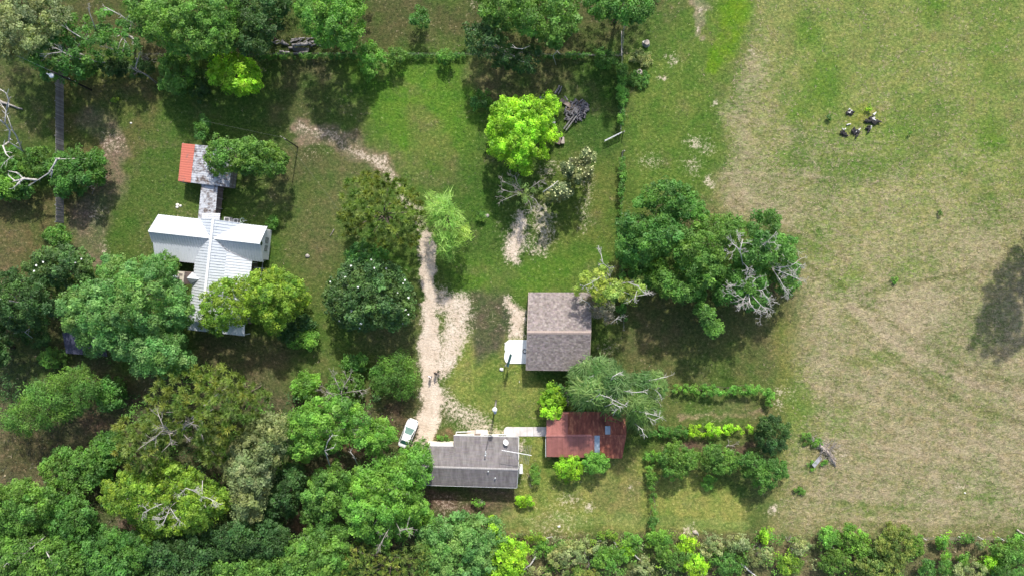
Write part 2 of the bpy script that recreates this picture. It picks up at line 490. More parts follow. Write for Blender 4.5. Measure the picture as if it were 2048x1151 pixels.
paint(area([(850, 975), (1030, 980), (1020, 1035), (850, 1030)], 14), (0.155, 0.105, 0.075))
paint(blob(880, 880, 50, 20), (0.22, 0.17, 0.09), 0.8)
paint(blob(905, 880, 60, 14), (0.22, 0.13, 0.085), 0.4)
paint(blob(700, 870, 60, 40), SOIL, 0.9)
paint(blob(660, 960, 30, 60), SOIL, 0.9)
paint(blob(605, 1050, 30, 30), SOIL, 0.8)
paint(blob(210, 755, 60, 20), (0.16, 0.10, 0.07), 0.8)
paint(blob(190, 850, 50, 24), (0.19, 0.125, 0.085), 0.8)
paint(blob(250, 1040, 90, 20), (0.19, 0.15, 0.11), 0.8)
paint(blob(60, 900, 110, 70), (0.085, 0.080, 0.036), 0.9)
paint(blob(100, 690, 80, 70), (0.105, 0.080, 0.055), 0.9)
paint(area([(740, 790), (840, 780), (850, 900), (780, 890)], 30), (0.120, 0.090, 0.055))
paint(area([(830, 540), (900, 540), (900, 600), (830, 640), (800, 700), (700, 690), (720, 660)], 40), (0.115, 0.125, 0.045), 0.6)
paint(area(wood_poly, 30) * area([(1000, 1060), (2500, 1060), (2500, 1600), (1000, 1600)], 30), (0.150, 0.140, 0.070))
paint(area(field_poly, 26), (0.215, 0.240, 0.082))
paint(area([(1620, 700), (1800, 560), (2060, 500), (2500, 520), (2500, 1066), (1580, 1066)], 120), (0.250, 0.225, 0.120), 0.65)
paint(area([(1446, 340), (1540, 400), (1620, 560), (1640, 700), (1600, 700), (1590, 470), (1440, 440)], 40), (0.265, 0.225, 0.135), 0.6)
paint(area([(1560, -60), (2100, -60), (2060, 360), (1700, 380), (1560, 200)], 100), (0.190, 0.245, 0.062), 0.8)
DRY_CUT = area([(1540, -100), (2300, -100), (2300, 300), (1960, 380), (1700, 340), (1560, 260)], 110)
DRY = np.maximum(DRY, area(field_poly, 30) * 0.46)
DRY = DRY + 0.22 * area([(1640, 640), (1800, 500), (2060, 420), (2500, 420), (2500, 1066), (1600, 1066)], 120)
paint(area([(860, 1060), (1050, 1060), (1050, 1400), (860, 1400)], 30), SOIL, 0.5)
# patches in the field
for x, y, rx, ry, k in ((1610, 60, 60, 60, .9), (1650, 170, 60, 110, .9), (1600, 230, 50, 60, .7), (1870, 20, 60, 40, .8), (1985, 280, 45, 60, 1), (1990, 80, 60, 160, .45),
                        (1800, 260, 80, 60, .5), (1640, 470, 60, 80, .35), (1830, 540, 90, 40, .4), (1600, 820, 50, 120, .6), (1680, 850, 90, 60, .5), (1750, 720, 70, 30, .5),
                        (1560, 330, 60, 50, .5), (1700, 330, 80, 50, .4), (1960, 1000, 110, 40, .4), (1760, 1010, 120, 30, .4), (1700, 560, 50, 40, .5), (1980, 820, 50, 50, .35), (1880, 760, 50, 40, .3)):
    b_ = blob(x, y, rx, ry, 0.9)
    paint(b_, (0.115, 0.205, 0.030), min(1, k * 1.2)); DRY = DRY * (1 - 0.75 * b_ * k)
paint(blob(1730, 230, 50, 30), (0.20, 0.24, 0.04), 0.8)
for x, y, rx, ry, k in ((1500, 130, 40, 60, .55), (1490, 300, 45, 80, .45), (1560, 420, 110, 60, .4), (1480, 380, 60, 60, .4), (1900, 120, 90, 90, .3), (1930, 470, 120, 120, .38), (1850, 640, 150, 90, .3),
                        (1650, 740, 60, 90, .3), (1850, 900, 170, 70, .32), (1980, 330, 60, 80, .4), (1700, 960, 120, 40, .25), (1760, 120, 70, 90, .22), (1480, 230, 30, 30, .2), (1790, 400, 90, 90, .2)):
    DRY = np.maximum(DRY, 0) + blob(x, y, rx, ry, 1.0) * k * 0.5
# long wheel and mowing lines across the field
for pts, k in (([(1440, 345, 4), (1600, 350, 4), (1750, 365, 4)], .5), ([(1470, 400, 4), (1600, 520, 4), (1720, 590, 4), (1800, 570, 4), (1930, 545, 4)], -.7), ([(1700, 610, 6), (1800, 690, 6), (1900, 750, 6), (2060, 800, 6)], .8),
               ([(1690, 625, 5), (1790, 715, 5), (1900, 790, 5), (2060, 850, 5)], -.5), ([(1720, 600, 4), (1830, 680, 4), (1930, 735, 4), (2060, 775, 4)], -.6), ([(1500, 580, 4), (1640, 600, 4), (1800, 640, 4)], .4),
               ([(1640, 600, 5), (1660, 800, 5), (1640, 1000, 5)], .4), ([(1660, 640, 5), (1760, 800, 5), (1860, 930, 5), (1900, 1040, 5)], .35), ([(1620, 1050, 5), (1800, 1048, 5), (2060, 1058, 5)], -.4),
               ([(1620, 985, 5), (1800, 1000, 5), (2060, 1010, 5)], .4), ([(1460, 360, 3), (1560, 440, 3), (1700, 520, 3)], .5), ([(1900, 60, 3), (1960, 100, 3), (2060, 180, 3)], -.4), ([(1445, 230, 6), (1560, 250, 3), (1680, 300, 3)], .3)):
    pts = [(x, y, w * 1.9) for x, y, w in pts]; DRY = np.clip(DRY + stroke(pts, 0.9, True) * k * 0.35, 0, 1)
    paint(stroke(pts, 0.9, True), (0.24, 0.20, 0.12) if k > 0 else (0.10, 0.11, 0.04), abs(k) * 0.7)
for k_ in range(16):
    o_ = k_ * 26
    pts = [(1600 + o_ * .2, 640 + o_, 6), (1740 + o_ * .5, 700 + o_ * .9, 6), (1900 + o_ * .6, 800 + o_ * .75, 6), (2100, 880 + o_ * .7, 6)]
    sg = 1 if k_ % 2 else -1
    m_ = stroke(pts, 0.9, True) * area(field_poly, 20)
    DRY = np.clip(DRY + m_ * sg * 0.10, 0, 1); paint(m_, (0.285, 0.245, 0.145) if sg > 0 else (0.165, 0.175, 0.065), 0.30)
for k_ in range(9):
    o_ = k_ * 24
    pts = [(1450, 300 + o_ * .6, 5), (1560, 318 + o_ * .8, 5), (1700, 330 + o_, 5)]
    m_ = stroke(pts, 0.9, True) * area(field_poly, 20)
    paint(m_, (0.285, 0.235, 0.145) if k_ % 2 else (0.165, 0.175, 0.065), 0.35)
# sandy drive and bare patches
drive_pts = [(862, 470, 15), (858, 520, 22), (858, 580, 25), (858, 620, 29), (856, 690, 33), (856, 750, 29), (864, 810, 38), (850, 860, 34), (835, 910, 22)]
SAND = np.maximum(SAND, stroke(drive_pts, 0.7) * 1.05)
SAND = np.maximum(SAND, stroke([(600, 262, 14), (660, 268, 22), (720, 300, 22)], 1.0) * 0.40)
SAND = np.maximum(SAND, stroke([(720, 300, 18), (765, 325, 18), (800, 355, 16), (835, 420, 14), (860, 470, 16)], 0.9) * 0.50)
SAND = np.maximum(SAND, stroke([(890, 600, 40), (930, 615, 46), (908, 670, 54), (885, 735, 40)], 0.9) * 0.74)
SAND = np.maximum(SAND, stroke([(890, 795, 44), (910, 830, 50), (960, 852, 34), (1010, 864, 16)], 1.0) * 0.50)
SAND = np.maximum(SAND, stroke([(1034, 880, 8), (1040, 930, 8)], 1.0) * 0.5)
SAND = np.maximum(SAND, stroke([(1016, 606, 18), (1036, 630, 34), (1040, 664, 26)], 0.9) * 0.86)
SAND = np.maximum(SAND, blob(985, 640, 55, 50, 1.0) * 0.45)
SAND = np.maximum(SAND, np.maximum(blob(1036, 468, 58, 52, 1.0), stroke([(1045, 440, 34), (1030, 470, 50), (1020, 500, 36)], 1.0)) * 0.82)
SAND = np.maximum(SAND, stroke([(1085, 415, 34), (1098, 460, 38), (1080, 500, 36)], 1.0) * 0.46)
SAND = np.maximum(SAND, stroke([(1110, 330, 24), (1180, 370, 30), (1170, 460, 26)], 1.0) * 0.30)
SAND = np.maximum(SAND, blob(1095, 350, 30, 34, 1.0) * 0.4)
for x, y, r, k in ((1425, 370, 26, .5), (1408, 20, 22, .5), (1395, 60, 16, .6), (1350, 125, 24, .42), (1325, 150, 14, .55), (1400, 290, 40, .42), (1385, 335, 40, .36), (1440, 215, 16, .5), (1330, 110, 14, .5), (1495, 100, 18, .4),
                   (1300, 320, 50, .30), (1550, 1020, 22, .6), (1570, 790, 40, .34), (1560, 820, 20, .4), (1180, 1010, 26, .5), (1260, 985, 14, .5), (1140, 1000, 40, .34), (960, 1020, 14, .7), (900, 1020, 60, .3), (1380, 1060, 24, .5),
                   (1660, 890, 20, .35), (1690, 910, 24, .35), (1920, 985, 30, .3), (220, 290, 50, .30), (190, 430, 40, .30), (215, 500, 26, .34), (1130, 700, 30, .2), (1215, 700, 30, .3), (690, 270, 34, .2), (620, 300, 60, .16),
                   (1110, 1050, 120, .22), (960, 850, 60, .45), (1420, 830, 60, .16), (520, 130, 40, .2), (1260, 160, 20, .3), (950, 10, 24, .3), (1050, 960, 40, .3)):
    SAND = np.maximum(SAND, blob(x, y, r, r * 0.8, 1.0) * k)
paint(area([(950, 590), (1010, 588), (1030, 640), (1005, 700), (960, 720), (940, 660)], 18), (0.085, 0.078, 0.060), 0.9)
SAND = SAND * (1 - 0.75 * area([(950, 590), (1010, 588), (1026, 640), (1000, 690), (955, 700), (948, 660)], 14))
paint(area([(530, 420), (680, 300), (700, 480), (650, 640), (560, 520)], 60), (0.095, 0.135, 0.036), 0.5)
paint(stroke([(190, 240, 34), (232, 300, 30), (215, 390, 44), (170, 430, 40), (185, 500, 46)]), (0.26, 0.205, 0.150), 0.55)
paint(stroke([(600, 262, 20), (660, 268, 30), (720, 300, 30), (765, 325, 22), (800, 355, 16)]), (0.30, 0.235, 0.170), 0.75)
paint(stroke([(866, 640, 5), (862, 700, 6), (858, 760, 6), (862, 800, 4)]), (0.12, 0.10, 0.075), 0.5)
SAND = SAND - 0.16 * stroke([(868, 600, 6), (866, 660, 7), (862, 720, 7), (858, 790, 5)]) - 0.12 * stroke([(846, 560, 5), (842, 640, 5), (838, 720, 5)])
paint(stroke([(1370, 894, 9), (1440, 892, 12), (1510, 890, 9)]), (0.13, 0.085, 0.065), 0.9)
paint(stroke([(1360, 838, 6), (1440, 838, 8), (1520, 836, 6)]), (0.34, 0.25, 0.16), 0.8)
paint(blob(1475, 815, 50, 22), (0.20, 0.165, 0.09), 0.7)
paint(stroke([(1400, -60, 26), (1408, 10, 22), (1395, 70, 12)]), (0.33, 0.28, 0.20), 0.8)
# general mottling: drier and lusher drifts
lf = fbm(PX, PY, 110, 40)
mf = fbm(PX, PY, 36, 60)
inf = area(field_poly, 30)
paint(sstep((lf - 0.55) * 5) * (1 - inf), (0.150, 0.130, 0.070), 0.40)
paint(sstep((0.48 - lf) * 5), (0.062, 0.145, 0.020), 0.45)
paint(sstep((mf - 0.55) * 5), (0.16, 0.14, 0.07), 0.28)
paint(sstep((0.45 - mf) * 5), (0.060, 0.130, 0.020), 0.32)
DRY = DRY * (1 - 0.40 * DRY_CUT)
DRY = np.clip(DRY + (fbm(PX, PY, 150, 80) - 0.5) * 0.6 * inf + (fbm(PX, PY, 45, 90) - 0.5) * 0.5 * inf, 0, 1)
DRY = np.maximum(DRY, sstep((mf - 0.5) * 4) * 0.20 * (1 - inf))

GZ = (fbm(PX, PY, 70, 7) - 0.5) * 0.10
brd = np.minimum.reduce([PX - GX0, GX1 - PX, PY - GY0, GY1 - PY]) / 60.0
GZ = GZ * np.clip(brd, 0, 1) - 0.03 * np.clip(brd, 0, 1)
GVX = (PX - CX) * H / F
GVY = (CY - PY) * H / F

ny, nx = PX.shape
idx = np.arange(ny * nx).reshape(ny, nx)
quads = np.stack([idx[1:, :-1], idx[1:, 1:], idx[:-1, 1:], idx[:-1, :-1]], -1).reshape(-1, 4)
fcx = (PX[:-1, :-1] + GS / 2).ravel(); fcy = (PY[:-1, :-1] + GS / 2).ravel()
sandf = SAND[:-1, :-1].ravel()
cls = np.zeros(len(quads), int)
cls[inside(fcx, fcy, field_poly)] = 1
cls[inside(fcx, fcy, wood_poly)] = 2
cls[inside(fcx, fcy, top_poly)] = 2
near_drive = edge_dist(fcx, fcy, [(p[0], p[1]) for p in [(600, 262), (660, 268), (720, 300), (765, 325), (800, 355), (835, 420)] + drive_pts], False) < 48
cls[(sandf > 0.42) & near_drive] = 3

def raw_mesh(name, verts, faces_flat, loop_start, attrs, mat):
    me = bpy.data.meshes.new(name)
    nv, nf = len(verts), len(loop_start)
    me.vertices.add(nv)
    me.vertices.foreach_set('co', np.asarray(verts, np.float32).ravel())
    me.loops.add(len(faces_flat))
    me.loops.foreach_set('vertex_index', np.asarray(faces_flat, np.int32))
    me.polygons.add(nf)
    me.polygons.foreach_set('loop_start', np.asarray(loop_start, np.int32))
    for an, av in attrs.items():
        a = me.attributes.new(an, 'FLOAT_COLOR', 'POINT')
        a.data.foreach_set('color', np.concatenate([av, np.ones((nv, 1))], 1).astype(np.float32).ravel())
    me.materials.append(mat)
    me.update(calc_edges=True)
    return me

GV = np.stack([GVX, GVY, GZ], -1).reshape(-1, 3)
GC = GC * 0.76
GC = GC * (1 - 0.05 * area([(-400, -400), (720, -400), (700, 560), (560, 700), (-400, 760)], 120))[..., None]  # cloud dimming over the west side, painted into the ground colour
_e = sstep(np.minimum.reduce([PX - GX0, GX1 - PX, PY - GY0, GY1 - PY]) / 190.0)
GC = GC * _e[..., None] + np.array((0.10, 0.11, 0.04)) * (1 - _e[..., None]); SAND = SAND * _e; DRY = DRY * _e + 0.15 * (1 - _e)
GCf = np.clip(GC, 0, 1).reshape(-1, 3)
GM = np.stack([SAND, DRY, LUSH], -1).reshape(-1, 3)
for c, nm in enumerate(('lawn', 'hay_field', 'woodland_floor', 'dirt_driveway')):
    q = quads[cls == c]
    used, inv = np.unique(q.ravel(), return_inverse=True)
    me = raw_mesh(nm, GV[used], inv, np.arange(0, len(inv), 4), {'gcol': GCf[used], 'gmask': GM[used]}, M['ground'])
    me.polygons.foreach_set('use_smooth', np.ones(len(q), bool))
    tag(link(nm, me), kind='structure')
# the land beyond, out to the horizon
x0, x1, y0, y1 = GVX.min(), GVX.max(), GVY.min(), GVY.max(); R = 1500.0
vs = [(x0, y0, 0), (x1, y0, 0), (x1, y1, 0), (x0, y1, 0), (-R, -R, 0), (R, -R, 0), (R, R, 0), (-R, R, 0)]
fs = [4, 5, 1, 0, 5, 6, 2, 1, 6, 7, 3, 2, 7, 4, 0, 3]
me = raw_mesh('ground', np.array(vs), fs, np.arange(0, 16, 4), {'gcol': np.tile((0.10, 0.11, 0.04), (8, 1)), 'gmask': np.tile((0.0, 0.15, 0.0), (8, 1))}, M['ground'])
tag(link('ground', me), kind='structure')

def ground_lookup(px, py):
    i = np.clip(((py - GY0) / GS).astype(int), 0, ny - 1); j = np.clip(((px - GX0) / GS).astype(int), 0, nx - 1)
    return GC[i, j], SAND[i, j], DRY[i, j], GZ[i, j]

# grass: tufts of a few blades standing on the ground
def grass(name, n, region, size, seed, straw=0.0):
    r = np.random.default_rng(seed)
    px = r.uniform(-40, 2088, n); py = r.uniform(-40, 1190, n)
    k = region(px, py)
    px, py = px[k], py[k]
    c, s, d, z = ground_lookup(px, py)
    k = (s < 0.35) & (r.random(len(px)) < 0.35 + 1.3 * vnoise(px, py, 28, seed + 3))
    px, py, c, d, z = px[k], py[k], c[k], d[k], z[k]
    n = len(px)
    size_h = 0.45 if 'field' in name else 0.7
    base = Wn(px, py, 0 * px); base[:, 2] = z - 0.02
    V = []; T = []
    col = c * r.uniform(0.75, 1.5, (n, 1)) * r.uniform(0.9, 1.12, (n, 3))
    st = r.random(n) < straw * np.clip(d * 1.6, 0, 1)
    col[st] = np.array((0.36, 0.30, 0.20)) * r.uniform(0.7, 1.25, (st.sum(), 1))
    sc = size * r.uniform(0.5, 1.5, n)
    for b in range(3):
        a = r.uniform(0, 2 * np.pi, n); ln = sc * r.uniform(0.7, 1.3, n)
        dx, dy = np.cos(a), np.sin(a)
        w = sc * 0.30
        p0 = base + np.stack([-dy * w, dx * w, 0 * w], -1)
        p1 = base + np.stack([dy * w, -dx * w, 0 * w], -1)
        p2 = base + np.stack([dx * ln, dy * ln, size_h * sc * r.uniform(0.4, 1.0, n)], -1)
        V.append(np.stack([p0, p1, p2], 1)); T.append(np.repeat(col[:, None, :], 3, 1))
    V = np.concatenate(V).reshape(-1, 3); T = np.concatenate(T).reshape(-1, 3)
    me = raw_mesh(name, V, np.arange(len(V)), np.arange(0, len(V), 3), {'tint': np.clip(T, 0, 1)}, M['leaf'])
    return tag(link(name, me), kind='stuff')
fieldf = lambda x, y: inside(x, y, field_poly)
grass('field_grass', 110000, fieldf, 0.20, 3, 0.9)
grass('lawn_grass', 60000, lambda x, y: ~inside(x, y, field_poly) & ~inside(x, y, wood_poly), 0.16, 4, 0.4)
grass('woodland_undergrowth', 45000, lambda x, y: inside(x, y, wood_poly), 0.30, 5, 0.4)

# ------------------------------------------------------------------ trees and shrubs
PAL = {
 'oak': [(0.053, 0.141, 0.029), (0.081, 0.199, 0.034)],
 'mid': [(0.058, 0.140, 0.025), (0.114, 0.238, 0.040)],
 'fresh': [(0.070, 0.178, 0.028), (0.140, 0.306, 0.046)],
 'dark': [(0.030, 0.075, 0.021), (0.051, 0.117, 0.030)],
 'lime': [(0.117, 0.265, 0.014), (0.286, 0.512, 0.034)],
 'yel':   [(0.074, 0.165, 0.018), (0.190, 0.300, 0.034)],
 'pine':  [(0.070, 0.135, 0.026), (0.175, 0.225, 0.055)],
 'olive': [(0.115, 0.160, 0.062), (0.190, 0.235, 0.105)],
 'ragged': [(0.150, 0.250, 0.035), (0.260, 0.340, 0.080)],
  'droop': [(0.055, 0.135, 0.030), (0.150, 0.235, 0.080)],
 'willow': [(0.095, 0.200, 0.026), (0.235, 0.350, 0.075)],
 'pale':  [(0.120, 0.200, 0.055), (0.190, 0.270, 0.085)],
 'mag': [(0.040, 0.093, 0.030), (0.086, 0.170, 0.046)],
 'green': [(0.070, 0.185, 0.043), (0.138, 0.261, 0.078)],
 'grey':  [(0.150, 0.155, 0.115), (0.220, 0.220, 0.175)],
 'brush': [(0.118, 0.175, 0.062), (0.245, 0.289, 0.131)],
 'cream': [(0.080, 0.120, 0.040), (0.200, 0.230, 0.110)],
}

def leaf_mesh(name, P, N, S, C, r, blade=0.62):
    """diamond leaf sprays: P centres, N normals, S sizes, C colours"""
    n = len(P)
    t = r.normal(size=(n, 3)); t -= (t * N).sum(1, keepdims=True) * N
    t /= np.linalg.norm(t, axis=1, keepdims=True) + 1e-9
    b = np.cross(N, t)
    L = S[:, None] * 0.5; Wd = S[:, None] * 0.5 * blade
    fold = N * S[:, None] * 0.16
    V = np.stack([P - t * L, P + b * Wd + fold, P + t * L, P - b * Wd + fold], 1).reshape(-1, 3)
    T = np.repeat(C[:, None, :], 4, 1).reshape(-1, 3)
    i = np.arange(n) * 4
    fl = np.stack([i, i + 1, i + 2, i, i + 2, i + 3], 1).ravel()
    return raw_mesh(name, V, fl, np.arange(0, len(fl), 3), {'tint': np.clip(T, 0, 1)}, M['leaf'])

def poly_samples(poly, spacing, r, inset=0.0):
    a = np.array(poly, float)
    lo, hi = a.min(0), a.max(0)
    pts = []
    sy = spacing * 0.866
    yy = np.arange(lo[1], hi[1] + sy, sy)
    for k, y in enumerate(yy):
        xx = np.arange(lo[0] + (k % 2) * spacing / 2, hi[0] + spacing, spacing)
        pts.append(np.stack([xx, np.full(len(xx), y)], 1))
    p = np.concatenate(pts) + r.uniform(-0.48, 0.48, (sum(len(q) for q in pts), 2)) * spacing
    d = edge_dist(p[:, 0], p[:, 1], poly)
    ok = inside(p[:, 0], p[:, 1], poly) & (d > inset)
    if not ok.any():
        return a.mean(0)[None], np.array([1.0])
    return p[ok], d[ok]

def branch_tube(mb, a, b, r0, r1, rng, segs=4, wob=0.08, n=5):
    a, b = Vector(a), Vector(b); L = (b - a).length
    pts = []
    for k in range(segs + 1):
        t = k / segs
        p = a.lerp(b, t)
        if 0 < k < segs: p += Vector((rng.gauss(0, 1), rng.gauss(0, 1), rng.gauss(0, .5))) * L * wob
        pts.append(p)
    mb.tube(pts, [r0 + (r1 - r0) * k / segs for k in range(segs + 1)], n)
    return pts

def twigs(mb, p, d, L, r, rng, depth, spread=0.6, n=4):
    """recursive bare branching"""
    d = d.normalized()
    q = p + d * L
    mid = p.lerp(q, 0.5) + Vector((rng.gauss(0, 1), rng.gauss(0, 1), rng.gauss(0, 1))) * L * 0.07
    mb.tube([p, mid, q], [r, r * 0.8, r * 0.6], n, cap=False)
    if depth <= 0: return
    for k in range(rng.choice((2, 3, 3))):
        nd = d + Vector((rng.gauss(0, spread), rng.gauss(0, spread), rng.gauss(0, spread * 0.5)))
        st = q if k == 0 else p.lerp(q, rng.uniform(0.45, 1.0))
        twigs(mb, st, nd, L * rng.uniform(0.55, 0.8), max(r * 0.62, 0.015), rng, depth - 1, spread, n)

def limbs_px(mb, polylines, r0, rng, twig=2, tl=1.0, r1=0.04):
    for pl in polylines:
        pts = [W(*p) for p in pl]
        n = len(pts)
        rad = [r0 + (r1 - r0) * i / max(n - 1, 1) for i in range(n)]
        mb.tube(pts, rad, 6)
        if twig >= 0:
            for i in range(1, n):
                d = pts[i] - pts[i - 1]
                for k in range(2 if i < n - 1 else 3):
                    nd = d.normalized() + Vector((rng.gauss(0, .6), rng.gauss(0, .6), rng.gauss(0, .3)))
                    twigs(mb, pts[i - 1].lerp(pts[i], rng.uniform(.4, 1)), nd, tl * rng.uniform(.6, 1.2), max(rad[i] * .65, min(0.035, r0 * .6)), rng, twig)

tree_no = [0]
def tree(name, label, poly, h, pal, cat='tree', style='broad', sp=9.0, leaf=0.30, fill=1.0, group=None, bare=None, bare_mat='pale_bark', twig=1, tl=0.9,
         flowers=0, flower_mat='petal', lobes=None, low=0.16, lobe_h=2.3, bare_r=0.10, thin=0.0, z0=None, trunk=True, patchy=False):
    tree_no[0] += 1
    seed = 1000 + tree_no[0] * 7
    r = np.random.default_rng(seed); rng = random.Random(seed)
    a = np.array(poly, float)
    ctr = a.mean(0)
    if np.ptp(a, 0).min() > 50:
        a = ctr + (a - ctr) * (1.15 if ctr[1] > 760 and ctr[0] < 1000 else 1.06); poly = [tuple(q) for q in a]
    p, d = poly_samples(poly, sp, r)
    dmax = max(d.max(), 1.0)
    zb = h * low if z0 is None else z0
    ext = np.ptp(a, 0).max()
    big = dmax > 20
    # lobes: the leafy masses that the crown is made of, with gaps between them
    gap = 64.0 if style == 'feather' else 30.0 if big else max(ext * 0.5, 2 * sp)
    nl = lobes or max(1, int(len(p) * (sp * 0.93 / gap) ** 2 * 1.25))
    cand = r.permutation(len(p)); li = []
    for c in cand:
        if all((p[c, 0] - p[q, 0]) ** 2 + (p[c, 1] - p[q, 1]) ** 2 > (gap * 0.72) ** 2 for q in li): li.append(c)
        if len(li) >= max(nl, 3): break
    lc = p[li]
    dd = np.sqrt(((p[:, None, :] - lc[None]) ** 2).sum(2))
    own = dd.argmin(1); dl = dd.min(1)
    rl = (gap * 0.60 * r.uniform(0.8, 1.25, len(li)))[own]
    dome = np.sqrt(np.clip(1 - (1 - d / dmax) ** 2, 0, 1))
    if big:
        k = (d > sp * 0.9 * vnoise(p[:, 0], p[:, 1], 13, seed) - 1) & ((dl < rl) | (r.random(len(p)) < 0.62))
        p, d, dl, dome, own, rl = p[k], d[k], dl[k], dome[k], own[k], rl[k]
    lz = r.normal(0, 0.05 * h, len(li))
    z = zb + (h - zb) * (0.14 + 0.74 * dome) + np.clip(1 - (dl / rl) ** 2, -1.2, 1) * min(lobe_h, h * 0.16) + lz[own] + r.normal(0, 0.035 * h + 0.05, len(p))
    z = np.clip(z, 0.25, h * 1.08)
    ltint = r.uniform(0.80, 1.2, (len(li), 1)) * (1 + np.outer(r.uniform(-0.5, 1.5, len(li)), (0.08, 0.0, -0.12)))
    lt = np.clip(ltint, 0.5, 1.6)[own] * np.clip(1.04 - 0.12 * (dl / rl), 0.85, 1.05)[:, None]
    if patchy: z = z * (0.55 + 0.9 * vnoise(p[:, 0], p[:, 1], 22, seed))
    if thin:
        k = r.random(len(p)) > (thin if not patchy else thin * 2.2 * vnoise(p[:, 0], p[:, 1], 17, seed + 2))
        p, d, z, dl, lt, own = p[k], d[k], z[k], dl[k], lt[k], own[k]
    own_k = own
    # lower, sparser layers give the crown its depth down to the skirt
    m = r.random(len(p)) < (0.5 if style != 'pine' else 0.3)
    p2, z2 = p[m], np.clip(z[m] - r.uniform(0.10, 0.42, m.sum()) * h * 0.8, 0.2, None)
    m3 = (r.random(len(p)) < 0.30) & (not thin) & (h > 4)
    p3 = p[m3]; z3 = np.clip(z[m3] * r.uniform(0.15, 0.5, m3.sum()), 0.2, None)
    cen = a.mean(0); p3 = cen + (p3 - cen) * 0.88
    P = np.concatenate([p, p2, p3]); Z = np.concatenate([z, z2, z3]); LT = np.concatenate([lt, lt[m], lt[m3]])
    cc = np.stack([(P[:, 0] - CX) * (H - Z) / F, (CY - P[:, 1]) * (H - Z) / F, Z], 1)
    rc = sp * 0.078 * (0.74 if style != 'pine' else 0.56)
    c0, c1 = np.array(PAL[pal][0]) * 1.35, np.array(PAL[pal][1]) * 1.45
    per = max(6, int((rc * 2) ** 2 * 1.5 / (leaf * leaf * 0.31) * 0.75 * fill))
    n = len(P)
    k = np.repeat(np.arange(n), per)
    crad = rc * r.uniform(0.75, 1.3, n)
    if style == 'feather':
        # long drooping sprays that fan outwards from the middle of each leafy mass
        oc = np.concatenate([lc[own_k], lc[own_k][m], lc[own_k][m3]])
        hd = np.stack([P[:, 0] - oc[:, 0], oc[:, 1] - P[:, 1]], 1)[k] + r.normal(0, gap * 0.22, (len(k), 2))
        hd /= np.linalg.norm(hd, axis=1, keepdims=True) + 1e-9
        u = np.concatenate([hd, r.uniform(-0.35, 0.35, (len(k), 1))], 1)
        u /= np.linalg.norm(u, axis=1, keepdims=True)
        pos = cc[k] + r.normal(0, 1, (len(k), 3)) * (crad[k] * 0.6)[:, None]
        side = np.cross(u, np.array((0, 0, 1.0)) + r.normal(0, .4, u.shape)); side /= np.linalg.norm(side, axis=1, keepdims=True) + 1e-9
        ln = leaf * r.uniform(0.8, 1.7, len(k)); wd = leaf * 0.075
        N = np.cross(u, side)
    elif style == 'pine':
        u = r.normal(size=(len(k), 3)); u[:, 2] = np.abs(u[:, 2]) * 0.9 + 0.1
        u /= np.linalg.norm(u, axis=1, keepdims=True)
        pos = cc[k] + u * (crad[k] * r.uniform(0.35, 0.95, len(k)))[:, None]
        side = np.cross(u, r.normal(size=u.shape)); side /= np.linalg.norm(side, axis=1, keepdims=True) + 1e-9
        ln = leaf * r.uniform(0.7, 1.3, len(k)); wd = leaf * 0.16
        N = np.cross(u, side)
    else:
        u = r.normal(size=(len(k), 3)); u[:, 2] = np.where(u[:, 2] < -0.2, -u[:, 2], u[:, 2])
        u /= np.linalg.norm(u, axis=1, keepdims=True)
        flat = np.array((1.15, 1.15, 0.8)) if style != 'airy' else np.array((1.5, 1.5, 0.9))
        pos = cc[k] + u * flat * (crad[k] * (r.random(len(k)) ** 0.45))[:, None]
        N = u * 0.55 + np.array((0, 0, 0.55)) + r.normal(0, 0.42, u.shape)
        N /= np.linalg.norm(N, axis=1, keepdims=True)
        ln = leaf * r.uniform(0.6, 1.3, len(k)) * r.lognormal(0, 0.25, n)[k]
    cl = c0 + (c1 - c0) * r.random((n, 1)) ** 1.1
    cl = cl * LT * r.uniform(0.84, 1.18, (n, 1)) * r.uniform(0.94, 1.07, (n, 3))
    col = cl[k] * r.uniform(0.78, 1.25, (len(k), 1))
    base_z = float(np.median(Z)) * 0.6
    base = W(ctr[0], ctr[1], base_z); base.z = 0
    root = empty(name, base, label, cat, group)
    pos[:, 2] = np.maximum(pos[:, 2], 0.03)
    bl = np.array(base)
    if style in ('pine', 'feather'):
        V = np.stack([pos - u * ln[:, None] * .5 - side * wd, pos - u * ln[:, None] * .5 + side * wd, pos + u * ln[:, None] * .6], 1).reshape(-1, 3) - bl
        T = np.repeat(col[:, None, :], 3, 1).reshape(-1, 3)
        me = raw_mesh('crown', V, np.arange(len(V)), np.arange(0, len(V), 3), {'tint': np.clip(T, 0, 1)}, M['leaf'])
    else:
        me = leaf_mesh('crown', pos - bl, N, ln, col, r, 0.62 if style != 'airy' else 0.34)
    link('crown', me, None, root)
    # trunk, with limbs reaching into the crown
    tb = MB()
    cz = zb + (h - zb) * 0.5
    tr = 0.035 * h * (0.55 if h < 4 else 0.75) + 0.03
    top = W(ctr[0] + rng.gauss(0, 4), ctr[1] + rng.gauss(0, 4), cz) - base
    fork = Vector((top.x * 0.5, top.y * 0.5, cz * 0.55))
    tb.tube([(0, 0, -0.08), (rng.gauss(0, .05), rng.gauss(0, .05), cz * 0.25), fork, top], [tr * 1.25, tr, tr * 0.8, tr * 0.3], 8)
    sel = r.choice(len(p), min(len(p), 5 if h < 4 else 10), replace=False)
    for s_ in sel:
        q = Vector(cc[s_]) - base
        branch_tube(tb, fork.lerp(top, rng.uniform(0, 0.8)), q * 0.97, tr * 0.42, 0.025, rng, 3, 0.06)
    tb.build('trunk', M['bark'] if bare is None else M[bare_mat], root, True)
